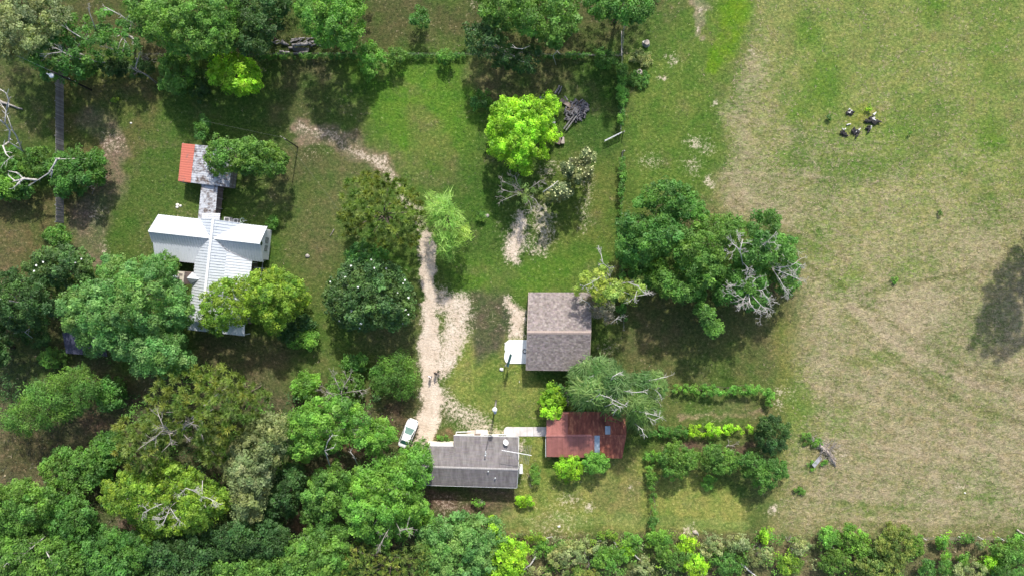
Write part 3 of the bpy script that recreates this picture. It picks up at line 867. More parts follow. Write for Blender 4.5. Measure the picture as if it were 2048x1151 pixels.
    if bare:
        zk = (h + 0.9) / max(q_[2] for pl_ in bare for q_ in pl_) if h > 5 else 1.0
        bare = [[(q_[0], q_[1], max(q_[2] * zk, 0.05)) for q_ in pl_] for pl_ in bare]
        for pl_ in bare:
            bb = MB(); limbs_px(bb, [pl_], bare_r, rng, twig, tl)
            bb.v = [tuple(Vector(v) - base) for v in bb.v]
            bb.build('bare_limb', M[bare_mat], root, True)
    if flowers:
        fb = MB()
        for s_ in r.choice(len(p), min(flowers, len(p)), replace=False):
            q = Vector(cc[s_]) + Vector((rng.gauss(0, .2), rng.gauss(0, .2), rc * 0.9)) - base
            rr = rng.uniform(0.10, 0.17) if flower_mat == 'petal' else rng.uniform(0.07, 0.12)
            for kk in range(6):
                an = kk * math.pi / 3 + rng.random()
                dv = Vector((math.cos(an), math.sin(an), 0.35)); sv = Vector((-math.sin(an), math.cos(an), 0))
                fb.add([q, q + dv * rr * .6 + sv * rr * .4, q + dv * rr * 1.2, q + dv * rr * .6 - sv * rr * .4], [(0, 1, 2, 3)])
        fb.build('blossom', M[flower_mat], root)
    return root

def rnd_blob(cx, cy, rx, ry=None, n=12, seed=0, wob=0.22):
    rg = random.Random(seed * 31 + int(cx) * 7 + int(cy))
    ry = ry or rx
    return [(cx + rx * math.cos(2 * math.pi * k / n) * rg.uniform(1 - wob, 1 + wob), cy + ry * math.sin(2 * math.pi * k / n) * rg.uniform(1 - wob, 1 + wob)) for k in range(n)]

# --- along the top edge
tree('olive_tree', 'yellow olive leafy tree in the corner beyond the board fence', [(-30, -20), (110, -20), (150, 30), (110, 85), (60, 118), (-20, 112)], 12, 'olive', sp=9, thin=.1)
tree('thin_tree', 'dark thin tree with pale bare limbs above the utility pole', [(60, 50), (150, 20), (215, 60), (215, 110), (160, 165), (90, 160), (50, 110)], 9, 'oak', thin=.35, sp=9,
     bare=[[(210, 125, 3), (165, 120, 6), (140, 112, 8), (110, 95, 9)], [(165, 120, 6), (125, 104, 8), (100, 107, 9)], [(190, 84, 5), (160, 74, 8), (130, 55, 9)]], bare_mat='pale_bark', twig=1, tl=.8)
tree('dying_tree', 'half dead sparse tree with long pale limbs beside the large leafy tree', [(190, 20), (260, 0), (300, 50), (290, 105), (240, 120), (195, 90)], 8, 'oak', thin=.62, sp=9,
     bare=[[(245, 115, 2), (228, 100, 5), (212, 94, 6)], [(228, 100, 4), (226, 84, 7)], [(275, 55, 5), (240, 30, 8), (212, 15, 9)], [(200, 76, 4), (188, 50, 7), (178, 22, 9)]], twig=1, tl=.7)
tree('broad_tree', 'large mid green tree behind the back fence at the pale dead limbs', [(262, -30), (480, -30), (486, 40), (462, 100), (410, 118), (350, 104), (300, 78), (270, 40)], 13, 'mid', sp=9)
tree('dark_tree', 'dark olive tree standing behind the grey log pile', [(475, -30), (585, -30), (572, 40), (545, 80), (540, 108), (500, 118), (470, 90)], 11, 'dark', sp=9)
tree('broad_tree', 'tall round fresh green tree over the end of the log pile', [(575, -30), (736, -30), (734, 20), (722, 70), (700, 105), (665, 98), (640, 90), (605, 62)], 13, 'fresh', sp=9)
tree('fence_bush', 'mid green bush with bright leaf ends on the back fence', [(715, 88), (745, 78), (775, 110), (762, 140), (735, 162), (722, 140)], 4, 'fresh', 'bush', sp=7, leaf=.24)
tree('fence_bush', 'rounded yellowish bush beside the brighter bush on the back fence', [(772, 100), (800, 92), (812, 112), (796, 130), (772, 132)], 3, 'mid', 'bush', sp=7, leaf=.22)
tree('fence_bush', 'small bright bush alone on the back fence', [(868, 104), (890, 98), (912, 106), (900, 128), (884, 128)], 2.4, 'fresh', 'bush', sp=6, leaf=.2)
tree('dark_bush', 'lone dark bush in the brown clearing behind the back fence', rnd_blob(842, 36, 27, 24), 4, 'oak', 'bush', sp=7, leaf=.25)
tree('broad_tree', 'large leafy tree at the top between two clearings', [(955, -40), (1160, -40), (1158, 30), (1150, 62), (1118, 96), (1085, 84), (1050, 66), (1000, 60), (962, 40)], 13, 'mid', sp=9)
tree('dark_tree', 'dark lower tree hanging over the back fence below the large leafy tree', [(930, 50), (985, 44), (1030, 88), (1082, 92), (1078, 130), (1058, 152), (1010, 134), (960, 122), (935, 95)], 9, 'dark', sp=9, thin=.1,
     bare=[[(1060, 92, 6), (1044, 98, 8), (1028, 96, 8)], [(1112, 130, 1), (1106, 112, 3), (1116, 100, 4)]], twig=0, tl=.6, bare_r=.06)
tree('dark_tree', 'shaded dark tree at the corner where the wire fences meet', [(1165, -40), (1320, -40), (1310, 20), (1282, 48), (1240, 44), (1200, 40), (1172, 16)], 12, 'oak', sp=9)
tree('fence_bush', 'dark bush in the fence corner beside the grey rail', rnd_blob(1212, 116, 26, 20), 2.6, 'oak', 'bush', sp=7, leaf=.24)
for k, (x, y, rx, ry, lb) in enumerate(((1243, 146, 11, 20, 'topmost vine clump on the side fence next to the stumps'), (1243, 186, 11, 24, 'vine clump on the side fence level with the woodpile'),
                                        (1240, 236, 7, 10, 'smallest vine clump on the side fence just above the open gate'))):
    tree('fence_vine', lb, rnd_blob(x, y, rx, ry), 1.9, 'fresh', 'vine', sp=6, leaf=.2, group='vine clumps along the side fence')
tree('fence_vine', 'dark overgrown strip on the side fence between corner and gate', [(1236, 128), (1250, 126), (1252, 170), (1250, 215), (1247, 250), (1239, 250), (1237, 200)], 1.5, 'oak', 'vine', sp=5.5, leaf=.2, thin=.1)
tree('fence_vine', 'ragged vine strip on the side fence beside the field clump', [(1236, 424), (1246, 422), (1248, 480), (1250, 560), (1252, 640), (1242, 640), (1240, 540)], 1.3, 'oak', 'vine', sp=5.5, leaf=.2, thin=.25)
tree('fence_vine', 'low dark weed line along the back fence past the log pile', [(520, 109), (600, 108), (715, 109), (715, 117), (600, 117), (520, 117)], .8, 'oak', 'vine', sp=5, leaf=.18, thin=.2)
tree('fence_vine', 'low weed line along the back fence between the bushes', [(810, 107), (930, 106), (930, 114), (810, 116)], .8, 'oak', 'vine', sp=5, leaf=.18, thin=.2)
tree('fence_vine', 'low weed line along the back fence by the corner bush', [(1085, 108), (1180, 107), (1180, 115), (1085, 117)], .8, 'oak', 'vine', sp=5, leaf=.18, thin=.2)
tree('fence_vine', 'long narrow vine strip on the side fence below the gate post', [(1238, 318), (1248, 316), (1250, 350), (1247, 390), (1244, 422), (1236, 424), (1238, 380)], 1.6, 'oak', 'vine', sp=5.5, leaf=.2)
tree('fence_bush', 'bright green bush between the dead branches and the lime tree', [(320, 116), (360, 104), (392, 122), (394, 152), (380, 186), (350, 192), (318, 170)], 5, 'mid', 'bush', sp=8, leaf=.26)
tree('dark_bush', 'dark thicket under dead limbs on the back fence', [(140, 112), (215, 118), (240, 112), (300, 120), (312, 140), (270, 158), (200, 150), (140, 142)], 3.4, 'dark', 'bush', sp=8, leaf=.25)
tree('lime_tree', 'round lime green tree below the big tree by the back fence', [(414, 140), (425, 112), (462, 102), (495, 110), (522, 140), (524, 165), (510, 188), (482, 196), (448, 180), (420, 165)], 7.5, 'lime', sp=8, leaf=.26)
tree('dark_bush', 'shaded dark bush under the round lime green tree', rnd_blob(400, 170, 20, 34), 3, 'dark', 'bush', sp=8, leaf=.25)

# --- west side
tree('wild_bush', 'large dark thicket behind the broken white trunk', [(118, 300), (160, 296), (206, 300), (216, 330), (205, 366), (172, 384), (130, 396), (104, 384), (100, 340)], 5.5, 'oak', 'bush', sp=8)
tree('wild_bush', 'yellowish bush between the dead tree and the broken trunk', [(40, 300), (90, 296), (112, 316), (100, 350), (60, 352), (34, 334)], 4, 'mid', 'bush', sp=8)
tree('wild_bush', 'dark bush at the frame edge under the bare forked branch', [(-40, 300), (30, 296), (40, 340), (70, 380), (60, 396), (-40, 400)], 3.5, 'oak', 'bush', sp=8)
tree('wild_bush', 'pale fresh bush at the frame edge by branch tips', rnd_blob(10, 375, 26, 26), 4, 'fresh', 'bush', sp=8)
tree('roof_tree', 'mid green tree spreading over the stained tin roof', [(412, 300), (432, 268), (468, 282), (505, 276), (548, 290), (574, 318), (566, 348), (520, 352), (490, 350), (462, 344), (438, 352), (415, 330)], 8, 'mid', sp=8,
     bare=None)
tree('dark_bush', 'dark shrub behind the orange roofed shed', [(388, 246), (408, 230), (422, 250), (412, 284), (390, 282)], 3.5, 'oak', 'bush', sp=7, leaf=.24)
tree('small_bush', 'bright low bush at the gable corner of the white house', rnd_blob(545, 443, 12, 13), 1.3, 'fresh', 'bush', sp=6, leaf=.18)
tree('small_bush', 'tiny yellow green weed bush on the bare lawn', rnd_blob(229, 200, 6, 4), .6, 'yel', 'bush', sp=4, leaf=.14)
tree('pine_tree', 'broad olive pine where the drive bends', [(680, 395), (700, 350), (755, 340), (800, 352), (836, 385), (850, 425), (848, 470), (836, 498), (800, 488), (770, 500), (722, 476), (690, 470), (676, 430)], 13, 'pine', style='pine', sp=12.5, leaf=.50, fill=2.8)
tree('magnolia_tree', 'dark magnolia dotted with white flowers beside the sandy drive', [(652, 580), (670, 545), (705, 520), (760, 516), (800, 540), (826, 590), (826, 630), (800, 652), (740, 658), (690, 655), (655, 625)], 10, 'mag', sp=8, leaf=.34, flowers=26)
tree('dark_tree', 'small fuller green tree between the pine and the magnolia', [(690, 505), (720, 480), (770, 488), (780, 520), (740, 540), (695, 535)], 8, 'oak', sp=8)
tree('willow_tree', 'feathery bright lime tree standing over the drive', [(840, 395), (870, 384), (902, 388), (918, 425), (940, 458), (948, 478), (915, 492), (900, 520), (880, 512), (862, 470), (848, 435)], 9, 'willow', style='feather', sp=7.5, leaf=.7, thin=.28, fill=2.6, lobe_h=1)
tree('magnolia_tree', 'dark glossy magnolia with white blooms at the end of the board fence', [(45, 535), (70, 500), (130, 488), (172, 500), (190, 535), (180, 566), (130, 576), (70, 572)], 8, 'mag', sp=8, leaf=.32, flowers=5)
tree('dark_tree', 'dark shaded tree at the frame edge above the leaf litter', [(-40, 560), (30, 540), (90, 570), (108, 620), (90, 650), (30, 660), (-40, 650)], 10, 'dark', sp=9,
     bare=[[(40, 605, 8), (15, 600, 9), (-5, 596, 10)]], twig=0)
tree('dark_bush', 'dark green bush near the broken fence end', [(82, 470), (120, 445), (140, 470), (136, 492), (100, 492)], 3, 'oak', 'bush', sp=7, leaf=.24)
tree('dark_bush', 'dark bush with dead twig below the shaded tree', rnd_blob(70, 670, 34, 20), 3, 'dark', 'bush', sp=8, thin=.3, bare=[[(66, 676, 3), (48, 662, 4), (35, 663, 4)], [(50, 664, 4), (58, 656, 4)]], twig=0, bare_r=.05)
tree('dark_tree', 'narrow dark tree at the frame edge beside leaf litter', [(-40, 660), (16, 664), (26, 700), (18, 730), (-40, 736)], 7, 'dark', sp=9)
tree('small_bush', 'rounded bush beside the dark blue roof', rnd_blob(110, 714, 29, 20), 2.4, 'mid', 'bush', sp=7, leaf=.22)
tree('great_oak', 'huge mid green tree covering the dark blue roof beside the white house', [(122, 595), (150, 570), (196, 552), (196, 520), (232, 514), (272, 520), (312, 508), (330, 520), (352, 530), (352, 560), (380, 592), (382, 640), (340, 660), (240, 680), (160, 668), (128, 650), (118, 620)], 13, 'green', sp=9, lobe_h=2.2)
tree('great_oak', 'pale topped tree in front of the huge mid green tree', [(150, 690), (170, 650), (240, 640), (330, 655), (372, 670), (366, 700), (396, 722), (370, 745), (330, 752), (276, 748), (248, 730), (228, 708), (190, 712)], 11, 'green', sp=9, lobe_h=2)
tree('house_tree', 'yellow green tree overhanging the white metal roof', [(398, 622), (405, 590), (440, 562), (480, 556), (520, 542), (560, 536), (598, 558), (620, 586), (606, 612), (582, 634), (556, 664), (536, 664), (508, 640), (470, 652), (440, 668), (404, 655)], 10, 'yel', sp=8, leaf=.27)
tree('young_tree', 'thin green sapling at the white house porch roof', [(318, 505), (338, 496), (360, 520), (358, 540), (330, 545), (318, 530)], 6, 'mid', sp=7, leaf=.24, thin=.15)
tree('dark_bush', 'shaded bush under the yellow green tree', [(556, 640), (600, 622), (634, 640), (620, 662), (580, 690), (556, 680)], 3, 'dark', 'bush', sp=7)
tree('round_bush', 'bright rounded bush in front of the shaded bush', [(586, 668), (606, 656), (634, 660), (640, 684), (624, 700), (596, 700), (576, 690)], 3, 'fresh', 'bush', sp=7, leaf=.25)
tree('feathery_tree', 'spreading feathery tree over the litter left of the big pine', [(5, 838), (24, 812), (60, 780), (112, 748), (152, 738), (186, 754), (192, 790), (160, 826), (110, 846), (66, 860), (24, 856)], 8, 'mid', style='airy', sp=8, leaf=.3, fill=.9)
tree('dark_bush', 'dark dome shaped bush beside the feathery tree', [(192, 772), (212, 756), (245, 760), (256, 785), (244, 812), (210, 820), (190, 800)], 4, 'oak', 'bush', sp=7)
tree('dark_bush', 'dark bush with bright leaf ends below the dome shaped bush', [(180, 892), (200, 866), (236, 870), (240, 920), (205, 965), (170, 970), (160, 940)], 5, 'oak', 'bush', sp=8)
tree('wild_bush', 'dull green thicket left of the yellow topped tree', [(86, 930), (120, 896), (176, 900), (190, 930), (170, 970), (130, 990), (95, 965)], 5, 'mid', 'bush', sp=8, thin=.12)

# --- lower left wood
tree('pine_tree', 'big olive pine with dead branches in its open middle', [(236, 880), (245, 838), (270, 830), (300, 828), (300, 790), (318, 752), (352, 752), (380, 738), (440, 735), (482, 770), (526, 790), (514, 824), (480, 850), (452, 880), (440, 920), (400, 926), (392, 895), (372, 876), (342, 880), (330, 910), (310, 940), (262, 930)], 15, 'pine', style='pine', sp=12.5, leaf=.52, fill=2.8,
     bare=[[(352, 866, 9), (338, 860, 10), (322, 862, 11), (306, 880, 11)], [(338, 860, 10), (326, 850, 12), (316, 826, 12)], [(362, 862, 9), (372, 850, 11), (388, 842, 12)], [(366, 866, 9), (380, 882, 11)], [(338, 862, 9), (344, 890, 10)]], bare_mat='grey_bark', twig=2, tl=.9, bare_r=.085)
tree('dying_tree', 'yellow tree with bleached dead limbs in its crown', [(212, 992), (222, 962), (268, 945), (300, 952), (330, 925), (370, 940), (404, 955), (450, 985), (460, 1006), (420, 1040), (390, 1062), (340, 1064), (300, 1072), (280, 1042), (240, 1030)], 12, 'yel', sp=9,
     bare=[[(355, 1000, 9), (340, 1014, 11), (325, 1050, 12)], [(352, 1000, 9), (320, 1008, 12), (290, 1022, 12)], [(355, 1000, 9), (372, 975, 12), (392, 982, 12)], [(405, 960, 10), (404, 990, 11), (428, 1000, 12)], [(340, 1014, 11), (356, 1040, 12)]], twig=3, tl=.8, bare_r=.06)
tree('grey_leaf_tree', 'pale grey green tree between the big pine and the fresh woods', [(450, 934), (472, 890), (500, 858), (530, 832), (575, 838), (588, 870), (574, 905), (560, 925), (545, 960), (530, 1010), (515, 1036), (476, 1030), (466, 990)], 12, 'olive', sp=9)
tree('broad_tree', 'wide fresh green tree above the reddish clearing in the woods', [(580, 860), (590, 825), (640, 800), (690, 802), (730, 830), (776, 850), (780, 880), (740, 905), (690, 888), (650, 905), (606, 916), (576, 900)], 12, 'fresh', sp=9,
     bare=[[(650, 900, 8), (656, 880, 10), (666, 868, 11)], [(660, 930, 7), (650, 900, 9), (668, 894, 10)], [(716, 930, 5), (708, 912, 7), (700, 902, 8)]], twig=0, bare_r=.09)
tree('broad_tree', 'mid green tree between two bare red gaps in the woods', [(604, 985), (640, 940), (676, 926), (700, 950), (690, 1000), (660, 1040), (612, 1034)], 10, 'mid', sp=9)
tree('broad_tree', 'tall bright tree overhanging the grey roofed house', [(692, 1000), (720, 940), (764, 922), (800, 908), (842, 900), (856, 924), (856, 955), (842, 985), (852, 1015), (820, 1060), (770, 1082), (722, 1066), (700, 1040)], 13, 'fresh', sp=9,
     bare=[[(782, 1050, 8), (772, 1066, 9), (762, 1085, 10)], [(790, 1040, 8), (800, 1060, 10), (826, 1054, 10)]], bare_mat='grey_bark', twig=2, tl=.9, bare_r=.06)
tree('car_tree', 'leafy branch tree shading the white car', [(802, 914), (812, 888), (830, 876), (856, 878), (862, 902), (836, 922)], 7, 'mid', sp=7, leaf=.25, thin=.2)
tree('fresh_bush', 'bright bush at the edge of the mown strip above the woods', [(584, 770), (600, 748), (632, 740), (640, 770), (620, 800), (590, 795)], 3, 'fresh', 'bush', sp=7)
tree('dark_bush', 'low dark bush near the bare tree', rnd_blob(712, 725, 30, 20), 2.6, 'oak', 'bush', sp=7)
tree('fresh_bush', 'green bush growing through the bare tree', rnd_blob(690, 775, 40, 30), 2.6, 'mid', 'bush', sp=7, thin=.2)
tree('young_willow', 'soft round pale green tree beside the drive', [(742, 752), (760, 716), (800, 700), (834, 724), (840, 760), (820, 792), (780, 796), (748, 784)], 5, 'mid', style='airy', sp=7.5, leaf=.28, fill=.9)
tree('dark_tree', 'deep green tree under the pale grey green tree', [(545, 960), (590, 920), (610, 960), (600, 1010), (560, 1040), (530, 1030)], 8, 'dark', sp=9)
for lb, nm, po, h_, pl in (
  ('fresh leafy tree at the frame edge below the open ground', 'broad_tree', [(-40, 985), (60, 962), (105, 985), (112, 1030), (80, 1062), (10, 1076), (-40, 1070)], 10, 'mid'),
  ('mid green tree beside the dark fallen trunk', 'broad_tree', [(96, 1000), (150, 985), (180, 1010), (196, 1050), (160, 1082), (108, 1072)], 9, 'oak'),
  ('corner tree with a long bare limb at the bottom of the wood', 'broad_tree', [(-40, 1076), (60, 1066), (120, 1080), (150, 1110), (150, 1190), (-40, 1190)], 11, 'mid'),
  ('dense green tree along the bottom beside the corner tree', 'broad_tree', [(150, 1085), (210, 1056), (268, 1070), (296, 1100), (290, 1190), (150, 1190)], 10, 'oak'),
  ('dark tree at the bottom beneath the yellow tree', 'dark_tree', [(296, 1084), (350, 1072), (410, 1066), (430, 1110), (420, 1190), (290, 1190)], 10, 'dark'),
  ('dark bluish tree under the pale grey green crown', 'dark_tree', [(424, 1060), (470, 1040), (530, 1040), (572, 1062), (566, 1110), (500, 1120), (440, 1116)], 10, 'dark'),
  ('mid green tree at the bottom edge of the dark wood', 'broad_tree', [(430, 1124), (500, 1118), (550, 1126), (560, 1190), (420, 1190)], 10, 'mid'),
  ('lighter crowned tree at the bottom of the wood', 'broad_tree', [(556, 1112), (600, 1070), (640, 1048), (690, 1060), (700, 1110), (690, 1190), (560, 1190)], 11, 'mid'),
  ('dull yellowish tree beside the lighter crowned tree', 'pine_tree', [(690, 1100), (720, 1082), (770, 1092), (850, 1084), (860, 1120), (850, 1190), (690, 1190)], 11, 'pine'),
  ('green tree at the edge of the yard behind the house', 'broad_tree', [(844, 1064), (880, 1034), (940, 1030), (990, 1046), (1004, 1080), (980, 1140), (900, 1190), (852, 1190)], 9, 'green'),
  ('lime leaved tree leaning over the yard edge', 'lime_tree', [(966, 1044), (990, 1036), (1010, 1066), (1050, 1084), (1064, 1104), (1040, 1150), (1000, 1190), (960, 1190), (980, 1110)], 7, 'lime'),
  ('small bright tree between house and wood edge', 'broad_tree', [(830, 1040), (860, 1020), (880, 1040), (868, 1066), (838, 1074)], 6, 'fresh')):
    pine_ = nm == 'pine_tree'
    tree(nm, lb, po, h_, pl, sp=9, style='pine' if pine_ else 'broad', leaf=.5 if pine_ else .3, fill=1.8 if pine_ else 1,
         bare=[[(130, 960, 1.2), (110, 1060, 8), (76, 1110, 10), (40, 1124, 11), (10, 1140, 11)], [(84, 1086, 9), (100, 1116, 10), (112, 1130, 10)]][1:] + [[(90, 1072, 7), (62, 1096, 9), (36, 1118, 10), (12, 1126, 11)]] if 'long bare limb' in lb else None, twig=1, tl=.7)

# --- middle and east
tree('lime_tree', 'brilliant lime tree standing beside the woodpile', [(978, 272), (986, 216), (1006, 196), (1040, 192), (1084, 194), (1098, 184), (1118, 196), (1114, 226), (1104, 244), (1122, 262), (1112, 282), (1090, 286), (1100, 314), (1066, 320), (1060, 346), (1030, 338), (1002, 322), (984, 306)], 9.5, 'lime', sp=8, leaf=.27)
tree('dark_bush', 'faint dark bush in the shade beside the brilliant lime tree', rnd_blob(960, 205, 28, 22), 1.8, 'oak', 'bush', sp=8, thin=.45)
tree('flowering_tree', 'tall narrow tree with cream blossom nearest the open gate', [(1124, 330), (1142, 314), (1160, 318), (1166, 298), (1186, 296), (1190, 320), (1184, 350), (1166, 362), (1150, 372), (1130, 356)], 8, 'cream', sp=6, leaf=.25, fill=1.7, flowers=170, flower_mat='cream_petal')
tree('flowering_tree', 'cream blossomed tree between the bare tree and the narrow one', [(1088, 385), (1104, 366), (1130, 362), (1146, 378), (1140, 396), (1112, 404), (1090, 402)], 7, 'cream', sp=6, leaf=.25, fill=1.7, flowers=120, flower_mat='cream_petal',
     bare=[[(1086, 384, 6), (1104, 372, 6.5), (1116, 362, 6)]], twig=-1, bare_r=.09)
tree('small_bush', 'small scrubby bush with a rock beside it on the shaded lawn', rnd_blob(962, 434, 13, 10), .9, 'mid', 'bush', sp=5, leaf=.18)
for lb, po, h_, pl, bare in (
  ('northernmost rounded tree of the clump in the field', [(1268, 408), (1290, 374), (1330, 360), (1362, 362), (1394, 384), (1414, 420), (1410, 444), (1376, 444), (1340, 432), (1302, 424)], 11, 'oak', None),
  ('clump tree next to the vine covered side fence', [(1230, 470), (1234, 436), (1264, 422), (1300, 434), (1330, 420), (1364, 448), (1366, 480), (1350, 510), (1310, 516), (1290, 530), (1250, 530), (1234, 506)], 12, 'oak', None),
  ('central tallest tree of the clump in the field', [(1352, 480), (1370, 452), (1410, 434), (1450, 428), (1490, 440), (1496, 470), (1456, 500), (1450, 540), (1420, 556), (1372, 548), (1350, 520)], 13, 'mid', None),
  ('dark eastern clump tree with bleached twigs near its top', [(1494, 452), (1508, 424), (1536, 414), (1562, 436), (1564, 462), (1590, 482), (1590, 520), (1560, 540), (1500, 540), (1462, 520), (1466, 490), (1490, 480)], 12, 'oak',
    [[(1486, 530, 9), (1480, 500, 12), (1462, 484, 12)], [(1480, 500, 12), (1486, 478, 12)], [(1540, 500, 10), (1530, 488, 12), (1540, 478, 12)], [(1486, 525, 10), (1498, 538, 12)]]),
  ('clump tree carrying the large bleached dead fan of limbs', [(1440, 560), (1460, 534), (1510, 528), (1548, 540), (1540, 580), (1545, 610), (1510, 628), (1470, 610), (1440, 600)], 10, 'oak',
    [[(1498, 560, 7), (1496, 580, 10), (1470, 592, 11)], [(1496, 580, 10), (1500, 606, 11), (1512, 622, 11)], [(1496, 578, 10), (1524, 580, 11), (1536, 600, 11)], [(1496, 576, 10), (1490, 556, 11)], [(1496, 576, 10), (1512, 556, 11)], [(1497, 582, 10), (1484, 604, 11)], [(1498, 584, 10), (1524, 612, 11)], [(1496, 578, 10), (1468, 570, 11)]]),
  ('outermost clump tree with a pale forked dead limb', [(1544, 540), (1566, 520), (1596, 524), (1604, 556), (1590, 588), (1562, 590), (1545, 570)], 9, 'oak',
    [[(1534, 530, 8), (1545, 536, 10), (1580, 532, 11), (1594, 524, 11)], [(1545, 537, 10), (1570, 546, 11), (1594, 556, 11)], [(1545, 538, 10), (1560, 560, 11), (1574, 586, 11)]]),
  ('lower clump tree above the shaded lawn', [(1300, 530), (1330, 516), (1352, 540), (1392, 566), (1392, 596), (1370, 606), (1334, 600), (1304, 572)], 10, 'mid', None),
  ('narrow southern tree of the clump', [(1392, 620), (1404, 604), (1424, 606), (1428, 628), (1444, 652), (1436, 668), (1414, 672), (1402, 652)], 9, 'mid', None),
  ('inner clump tree under the bleached fan', [(1420, 590), (1440, 548), (1470, 556), (1480, 590), (1460, 606), (1436, 612)], 8, 'oak', None),
  ('middle clump tree between the tall one and its lower neighbour', [(1350, 520), (1400, 500), (1452, 490), (1462, 530), (1430, 566), (1400, 600), (1370, 570)], 11, 'mid', None),
  ('shaded clump tree at the foot of the fence side', [(1256, 530), (1300, 528), (1308, 570), (1290, 590), (1262, 576)], 6, 'oak', None)):
    tree('field_oak', lb, po, h_, pl, sp=9, bare=bare, twig=3, tl=.9, bare_r=.075, group='trees of the clump in the field')
tree('ragged_tree', 'ragged bright tree with bare limbs over the shingled barn corner', [(1146, 570), (1160, 548), (1186, 546), (1206, 530), (1222, 534), (1228, 556), (1256, 556), (1284, 548), (1290, 580), (1270, 606), (1240, 602), (1212, 620), (1180, 590), (1160, 590)], 10, 'ragged', sp=8, leaf=.25, thin=.2,
     bare=[[(1222, 560, 7), (1218, 536, 9), (1206, 526, 10), (1202, 508, 10)], [(1218, 556, 7), (1204, 552, 9), (1182, 566, 10), (1168, 572, 10)], [(1230, 570, 7), (1256, 564, 9), (1276, 572, 10), (1290, 588, 10)], [(1276, 574, 9), (1268, 600, 10)], [(1240, 580, 8), (1270, 592, 9), (1294, 588, 9)]], twig=2, tl=.7, bare_r=.045)
tree('sparse_tree', 'thin grey green tree brushing the barn roof edge', [(1158, 596), (1190, 590), (1226, 606), (1236, 640), (1212, 656), (1190, 640), (1166, 622)], 7, 'grey', sp=8, leaf=.22, thin=.45,
     bare=[[(1190, 620, 4), (1174, 604, 6), (1160, 596, 6)], [(1215, 630, 4), (1222, 646, 5), (1236, 634, 6)]], bare_mat='pale_bark', twig=2, tl=.7, bare_r=.05)
tree('shade_bush', 'low dark weeds along the side fence below the gate', rnd_blob(1240, 590, 12, 50), 1.2, 'oak', 'bush', sp=8, thin=.35, leaf=.22)
tree('cedar_tree', 'large drooping green tree with bleached limbs over the red shed', [(1136, 766), (1150, 738), (1180, 716), (1210, 716), (1244, 728), (1262, 756), (1296, 780), (1322, 828), (1304, 846), (1288, 870), (1262, 858), (1250, 836), (1214, 824), (1196, 814), (1160, 820), (1146, 800)], 11, 'droop', style='feather', sp=7.5, leaf=1.0, fill=3.0,
     bare=[[(1200, 800, 8), (1214, 792, 10), (1232, 802, 11), (1254, 812, 11)], [(1190, 808, 8), (1180, 800, 10), (1200, 788, 11), (1216, 794, 11)], [(1260, 820, 9), (1290, 824, 11), (1318, 832, 10)], [(1270, 846, 8), (1284, 858, 10), (1288, 870, 10)], [(1240, 780, 9), (1270, 784, 11), (1288, 782, 11)], [(1226, 830, 8), (1232, 818, 10)], [(1176, 780, 8), (1168, 768, 10), (1180, 752, 11)], [(1216, 770, 9), (1226, 752, 11), (1240, 744, 11)], [(1292, 832, 9), (1308, 840, 10), (1320, 834, 10)], [(1210, 812, 9), (1226, 806, 11), (1240, 814, 11)]], twig=1, tl=.6, bare_r=.06)
tree('feathery_tree', 'wispy dark green tree behind the drooping tree', [(1258, 752), (1280, 738), (1320, 742), (1338, 756), (1330, 790), (1312, 802), (1286, 790), (1266, 780)], 8, 'droop', style='feather', sp=7.5, leaf=.8, thin=.3, fill=3.2,
     bare=[[(1270, 764, 5), (1300, 760, 7), (1336, 752, 8)], [(1290, 766, 6), (1312, 780, 7), (1322, 790, 7)], [(1300, 790, 5), (1316, 800, 6)]], twig=1, tl=.8, bare_r=.04)
tree('round_bush', 'bright lime bush between the barn and the red shed', [(1076, 800), (1084, 778), (1100, 764), (1118, 774), (1134, 800), (1128, 826), (1106, 840), (1084, 830)], 4.2, 'lime', 'bush', sp=7, leaf=.24)
tree('round_bush', 'yellow lime bush against the red shed', [(1106, 936), (1112, 914), (1132, 906), (1156, 912), (1168, 932), (1158, 954), (1136, 962), (1114, 954)], 3.4, 'lime', 'bush', sp=7, leaf=.22)
tree('round_bush', 'fuller mid green bush against the red shed skylights', [(1162, 924), (1172, 904), (1194, 896), (1214, 912), (1220, 934), (1196, 946), (1172, 944)], 3.8, 'fresh', 'bush', sp=7, leaf=.24)
tree('small_bush', 'slim green shrub between the grey roofed house and the red shed', [(1060, 930), (1072, 924), (1082, 944), (1078, 966), (1066, 968), (1058, 950)], 2, 'mid', 'bush', sp=5.5, leaf=.2)
tree('small_bush', 'low yellow green shrub beyond the corner of the grey roofed house', [(1034, 994), (1050, 988), (1070, 992), (1068, 1008), (1050, 1012), (1034, 1008)], 1.6, 'lime', 'bush', sp=5.5, leaf=.2)
tree('small_bush', 'small spiky palm like plant behind the grey roofed house', [(944, 1000), (956, 996), (970, 1004), (962, 1014), (948, 1012)], 1.2, 'fresh', 'plant', sp=5, leaf=.26)
tree('small_bush', 'dark low plant beside the sunny house wall', rnd_blob(886, 875, 14, 6), .7, 'mid', 'plant', sp=5, leaf=.18, thin=.3)
tree('dark_bush', 'broken dark brush between the barn wall and lime bush', rnd_blob(1120, 782, 22, 18), 2.4, 'oak', 'bush', sp=7, thin=.4)
